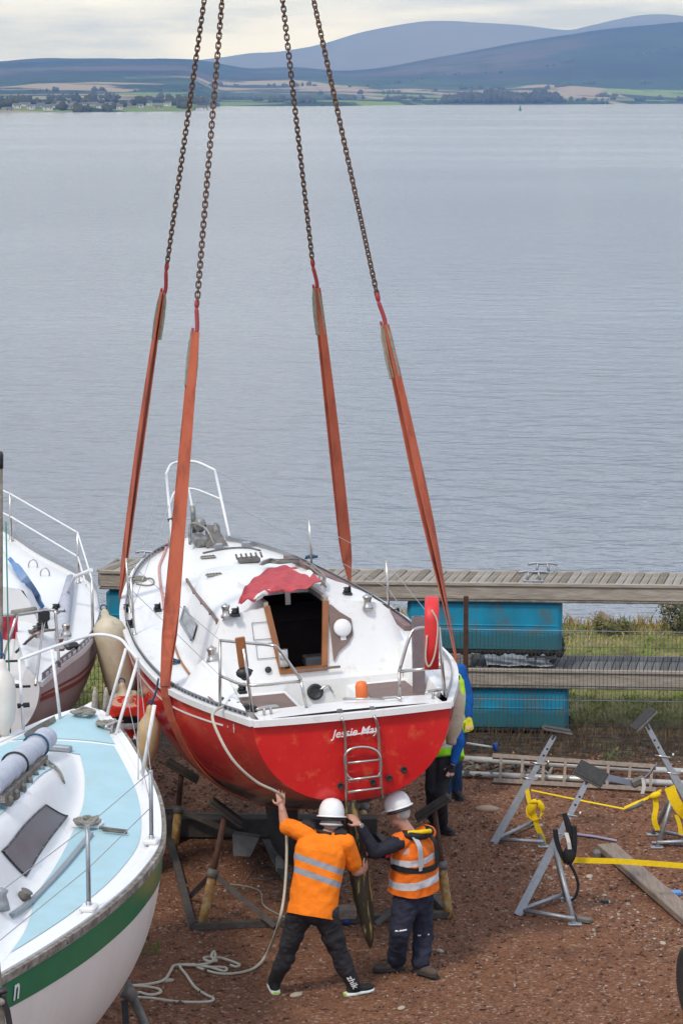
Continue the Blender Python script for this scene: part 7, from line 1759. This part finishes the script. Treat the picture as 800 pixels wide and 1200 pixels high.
q = MB(); P = spline([shc + ax * .05 + back * .10 + lat * .05, shc - ax * .02 + back * .172 + lat * .06, hipc + ax * Ls * .75 + back * .186 + lat * .07, hipc + ax * Ls * .58 + back * .192 + lat * .08], 5); q.ribbon(P, [lat * .022] * len(P), .010); q.build('back_strap', M['blacknylon'], lj)
q = MB(); P = spline([shc + ax * .055 - lat * .13 + back * .09, shc - ax * .02 - lat * .14 + back * .155, hipc + ax * Ls * .76 - lat * .13 + back * .165, hipc + ax * Ls * .56 - lat * .12 + back * .168], 5); q.ribbon(P, [(lat * .9 + ax.cross(lat) * 0).normalized() * .030] * len(P), .006); q.build('reflective_brace', mat('reflective_tape', (.52, .53, .55), .5), p2)
q = MB(); q.ell(hipc + ax * .02, (.172, .140, .19), Matrix((lat, dp, ax)).transposed(), 18, 12)
for h_, k_, a_ in zip(hips, knees, ank): q.caps(h_ + Vector((0, 0, .04)), .120, k_, .092); q.caps(k_, .092, a_ + Vector((0, 0, .01)), .082)
meld(q, 'trousers', M['navy'], p2, .009, 4, .017, 9, 9, (1, 1, 1.3))
for k_, hh in zip(knees, hips):
    q = MB(); dd = (hh - k_).normalized(); c = k_ + dd * .04; q.ribbon([c + Vector((-.05, -.088, -.005)), c + Vector((.0, -.096, 0)), c + Vector((.05, -.086, .005))], [dd * .006] * 3, .004); q.build('knee_piping', M['gel2'], p2)
for a_, d_ in zip(ank, ((-.95, -.15), (.5, -.5))): shoe(p2, a_, d_, M['boot'], mat('dark_sole', (.03, .028, .025), .9), 'boot')

# ---- figure in blue sweatshirt and yellow vest behind the right quarter
Y3 = 29.0
p3 = thing('person', 'person in blue sweatshirt, yellow reflective vest and jeans standing behind the lifebuoy', 'person', pz(531, 938))
hipc = py(530, 846, Y3); shc = py(520, 789, Y3 - .02); lat = Vector((1, .15, 0)).normalized()
shL, shR = shc - lat * .18, shc + lat * .185 + Vector((0, 0, .03)); elR, wrR = py(548, 815, Y3 - .05), py(549, 842, Y3 - .15); elL, wrL = shL + Vector((-.05, -.05, -.28)), shL + Vector((-.02, -.28, -.40)); hC = shc + Vector((-.13, -.06, .19)); faceD = Vector((-.5, -1, -.3)).normalized()
hips = (hipc - lat * .09, hipc + lat * .09); knees = (py(522, 890, Y3 - .03), py(533, 892, Y3)); ank = [Vector((a.x, a.y, .09)) for a in (pz(521, 936), pz(534, 934))]
def simple_person(p, m_top, m_leg, m_boot, m_hand, vest=None, vb=(), vr=.03, wrist_r=.85, hat=True, hood=None, seed=1, boots=((.1, -1), (.25, -1))):
    q = MB(); torso(q, hipc, shc, lat); q.caps(shc, .058, hC - Zu * .06, .052); head(q, hC, faceD)
    for s_, e_, w_ in ((shL, elL, wrL), (shR, elR, wrR)): q.caps(s_, .052, e_, .043); q.caps(e_, .043, w_, .029); hand(q, w_, (w_ - e_), Vector((0, -1, .2)), 1, .7)
    for h_, k_, a_ in zip(hips, knees, ank): q.caps(h_, .085, k_, .058); q.caps(k_, .055, a_, .038)
    meld(q, 'body', M['skin'], p, .008, 4); eyes(p, hC, faceD); hair(p, hC, faceD, hood or M['hair'])
    if hat: helmet(p, hC + Zu * .045, faceD, Zu)
    q = MB(); torso(q, hipc, shc, lat, .012)
    for s_, e_, w_ in ((shL, elL, wrL), (shR, elR, wrR)): q.caps(s_, .070, e_, .056); q.caps(e_, .058, e_.lerp(w_, wrist_r), .044)
    meld(q, 'jumper', m_top, p, .010, 4, .008, 12, seed)
    if m_hand is not None:
        for e_, w_ in ((elL, wrL), (elR, wrR)): q = MB(); hand(q, w_, (w_ - e_), Vector((0, -1, .2)), 1, .7, 1.12); meld(q, 'glove', m_hand, p, .008, 2)
    if vest is not None:
        a_ = (shc - hipc).normalized(); q = MB(); torso(q, hipc, shc, lat, vr, r=((.185, .145), (.180, .14), (.185, .14), (.180, .135), (.15, .10), (.085, .07)), ts=(-.2, .2, .55, .82, .98, 1.06)); meld(q, 'hivis_vest', vest, p, .010, 4, .010, 9, seed + 3)
    q = MB(); q.ell(hipc - Zu * .02, (.165, .135, .13), None, 16, 10)
    for h_, k_, a_ in zip(hips, knees, ank): q.caps(h_, .105, k_, .080); q.caps(k_, .080, a_ + Zu * .01, .070)
    meld(q, 'trousers', m_leg, p, .010, 4, .009, 11, seed + 5)
    for a_, d_ in zip(ank, boots): shoe(p, a_, d_, m_boot, M['blackrub'], 'boot')
def vest_mat(p, name, col, col2, fr_, tape=(.55, .56, .55)):
    m = hivis(name, col, col2); a_ = (shc - hipc).normalized(); d = (hipc - WM[p.name].translation).dot(a_); L = (shc - hipc).length
    for lo, hi in fr_: band(m, a_, d + L * lo, d + L * hi, tape, .001)
    return m
simple_person(p3, M['bluecloth'], M['denim'], M['blackrub'], M['yglove'], vest_mat(p3, 'yellow_vest', (.50, .78, .04), (.40, .65, .03), ((.02, .14), (.45, .56))), hat=False, seed=2)

# ---- figure in black trousers bending behind the right quarter
p4 = thing('person', 'person in black trousers, lime vest and blue sleeves bending behind the right quarter', 'person', pz(514, 977))
Y4 = 26.9
hipc = py(519, 882, Y4 + .15); shc = py(515, 836, Y4 + .35); lat = Vector((.75, -.6, 0)).normalized()
shL, shR = shc - lat * .18, shc + lat * .16; elR, wrR = py(538, 868, Y4 + .02), py(530, 897, Y4 - .10); elL, wrL = shL + Vector((-.05, .15, -.25)), shL + Vector((-.05, .3, -.38)); hC = shc + Vector((-.10, .16, .06)); faceD = Vector((-.3, .8, -.6)).normalized()
hips = (py(509, 887, Y4 + .1), py(522, 888, Y4 + .05)); knees = (py(507, 925, Y4 - .02), py(515, 930, Y4 - .05)); ank = [Vector((a.x, a.y, .09)) for a in (pz(508, 968), pz(517, 974))]
simple_person(p4, M['bluecloth'], M['char'], M['blackrub'], M['blacknylon'], vest_mat(p4, 'lime_vest', (.34, .78, .03), (.27, .62, .02), ((.0, .16), (.55, .68))), seed=8, boots=((.3, -.8), (.5, -.8)))

# ---- figure in a red and black work jacket between the hulls
p5 = thing('person', 'person in red and black jacket with reflective bands bending between the hulls', 'person', Vector((py(150, 850, 26.0).x, 26.0, 0)))
hipc = py(152, 872, 26.0); shc = py(151, 822, 25.85); lat = Vector((1, .1, 0)).normalized()
shL, shR = py(134, 830, 25.85), py(166, 826, 25.85); elL, wrL = py(131, 850, 25.75), py(140, 868, 25.6); elR, wrR = py(170, 850, 25.7), py(160, 868, 25.55); hC = py(151, 834, 26.22); faceD = Vector((0, .9, -.3)).normalized()
hips = (hipc - lat * .09, hipc + lat * .09); knees = (py(145, 905, 25.95), py(158, 905, 25.95)); ank = [Vector((hipc.x - .14, 26.0, .09)), Vector((hipc.x + .14, 26.05, .09))]
mj = M['jackred']; a_ = (shc - hipc).normalized(); d = (hipc - WM[p5.name].translation).dot(a_); L = (shc - hipc).length
for lo, hi, c in ((.66, .82, (.012, .012, .014)), (.52, .66, (.55, .56, .57)), (.14, .28, (.55, .56, .57)), (-9, .14, (.012, .012, .014))): band(mj, a_, d + L * lo, d + L * hi, c, .001)
simple_person(p5, mj, M['blacknylon'], M['blackrub'], M['blacknylon'], None, hat=False, hood=M['jackred'], seed=12, boots=((0, 1), (0.2, 1)))

blades(90, (pz(172, 1113).x - .12, pz(172, 1113).x + .12), (pz(172, 1113).y - .16, pz(172, 1113).y + .16), .02, .06, .007, mat('yard_weed', (.09, .17, .03), .9), 'weeds')
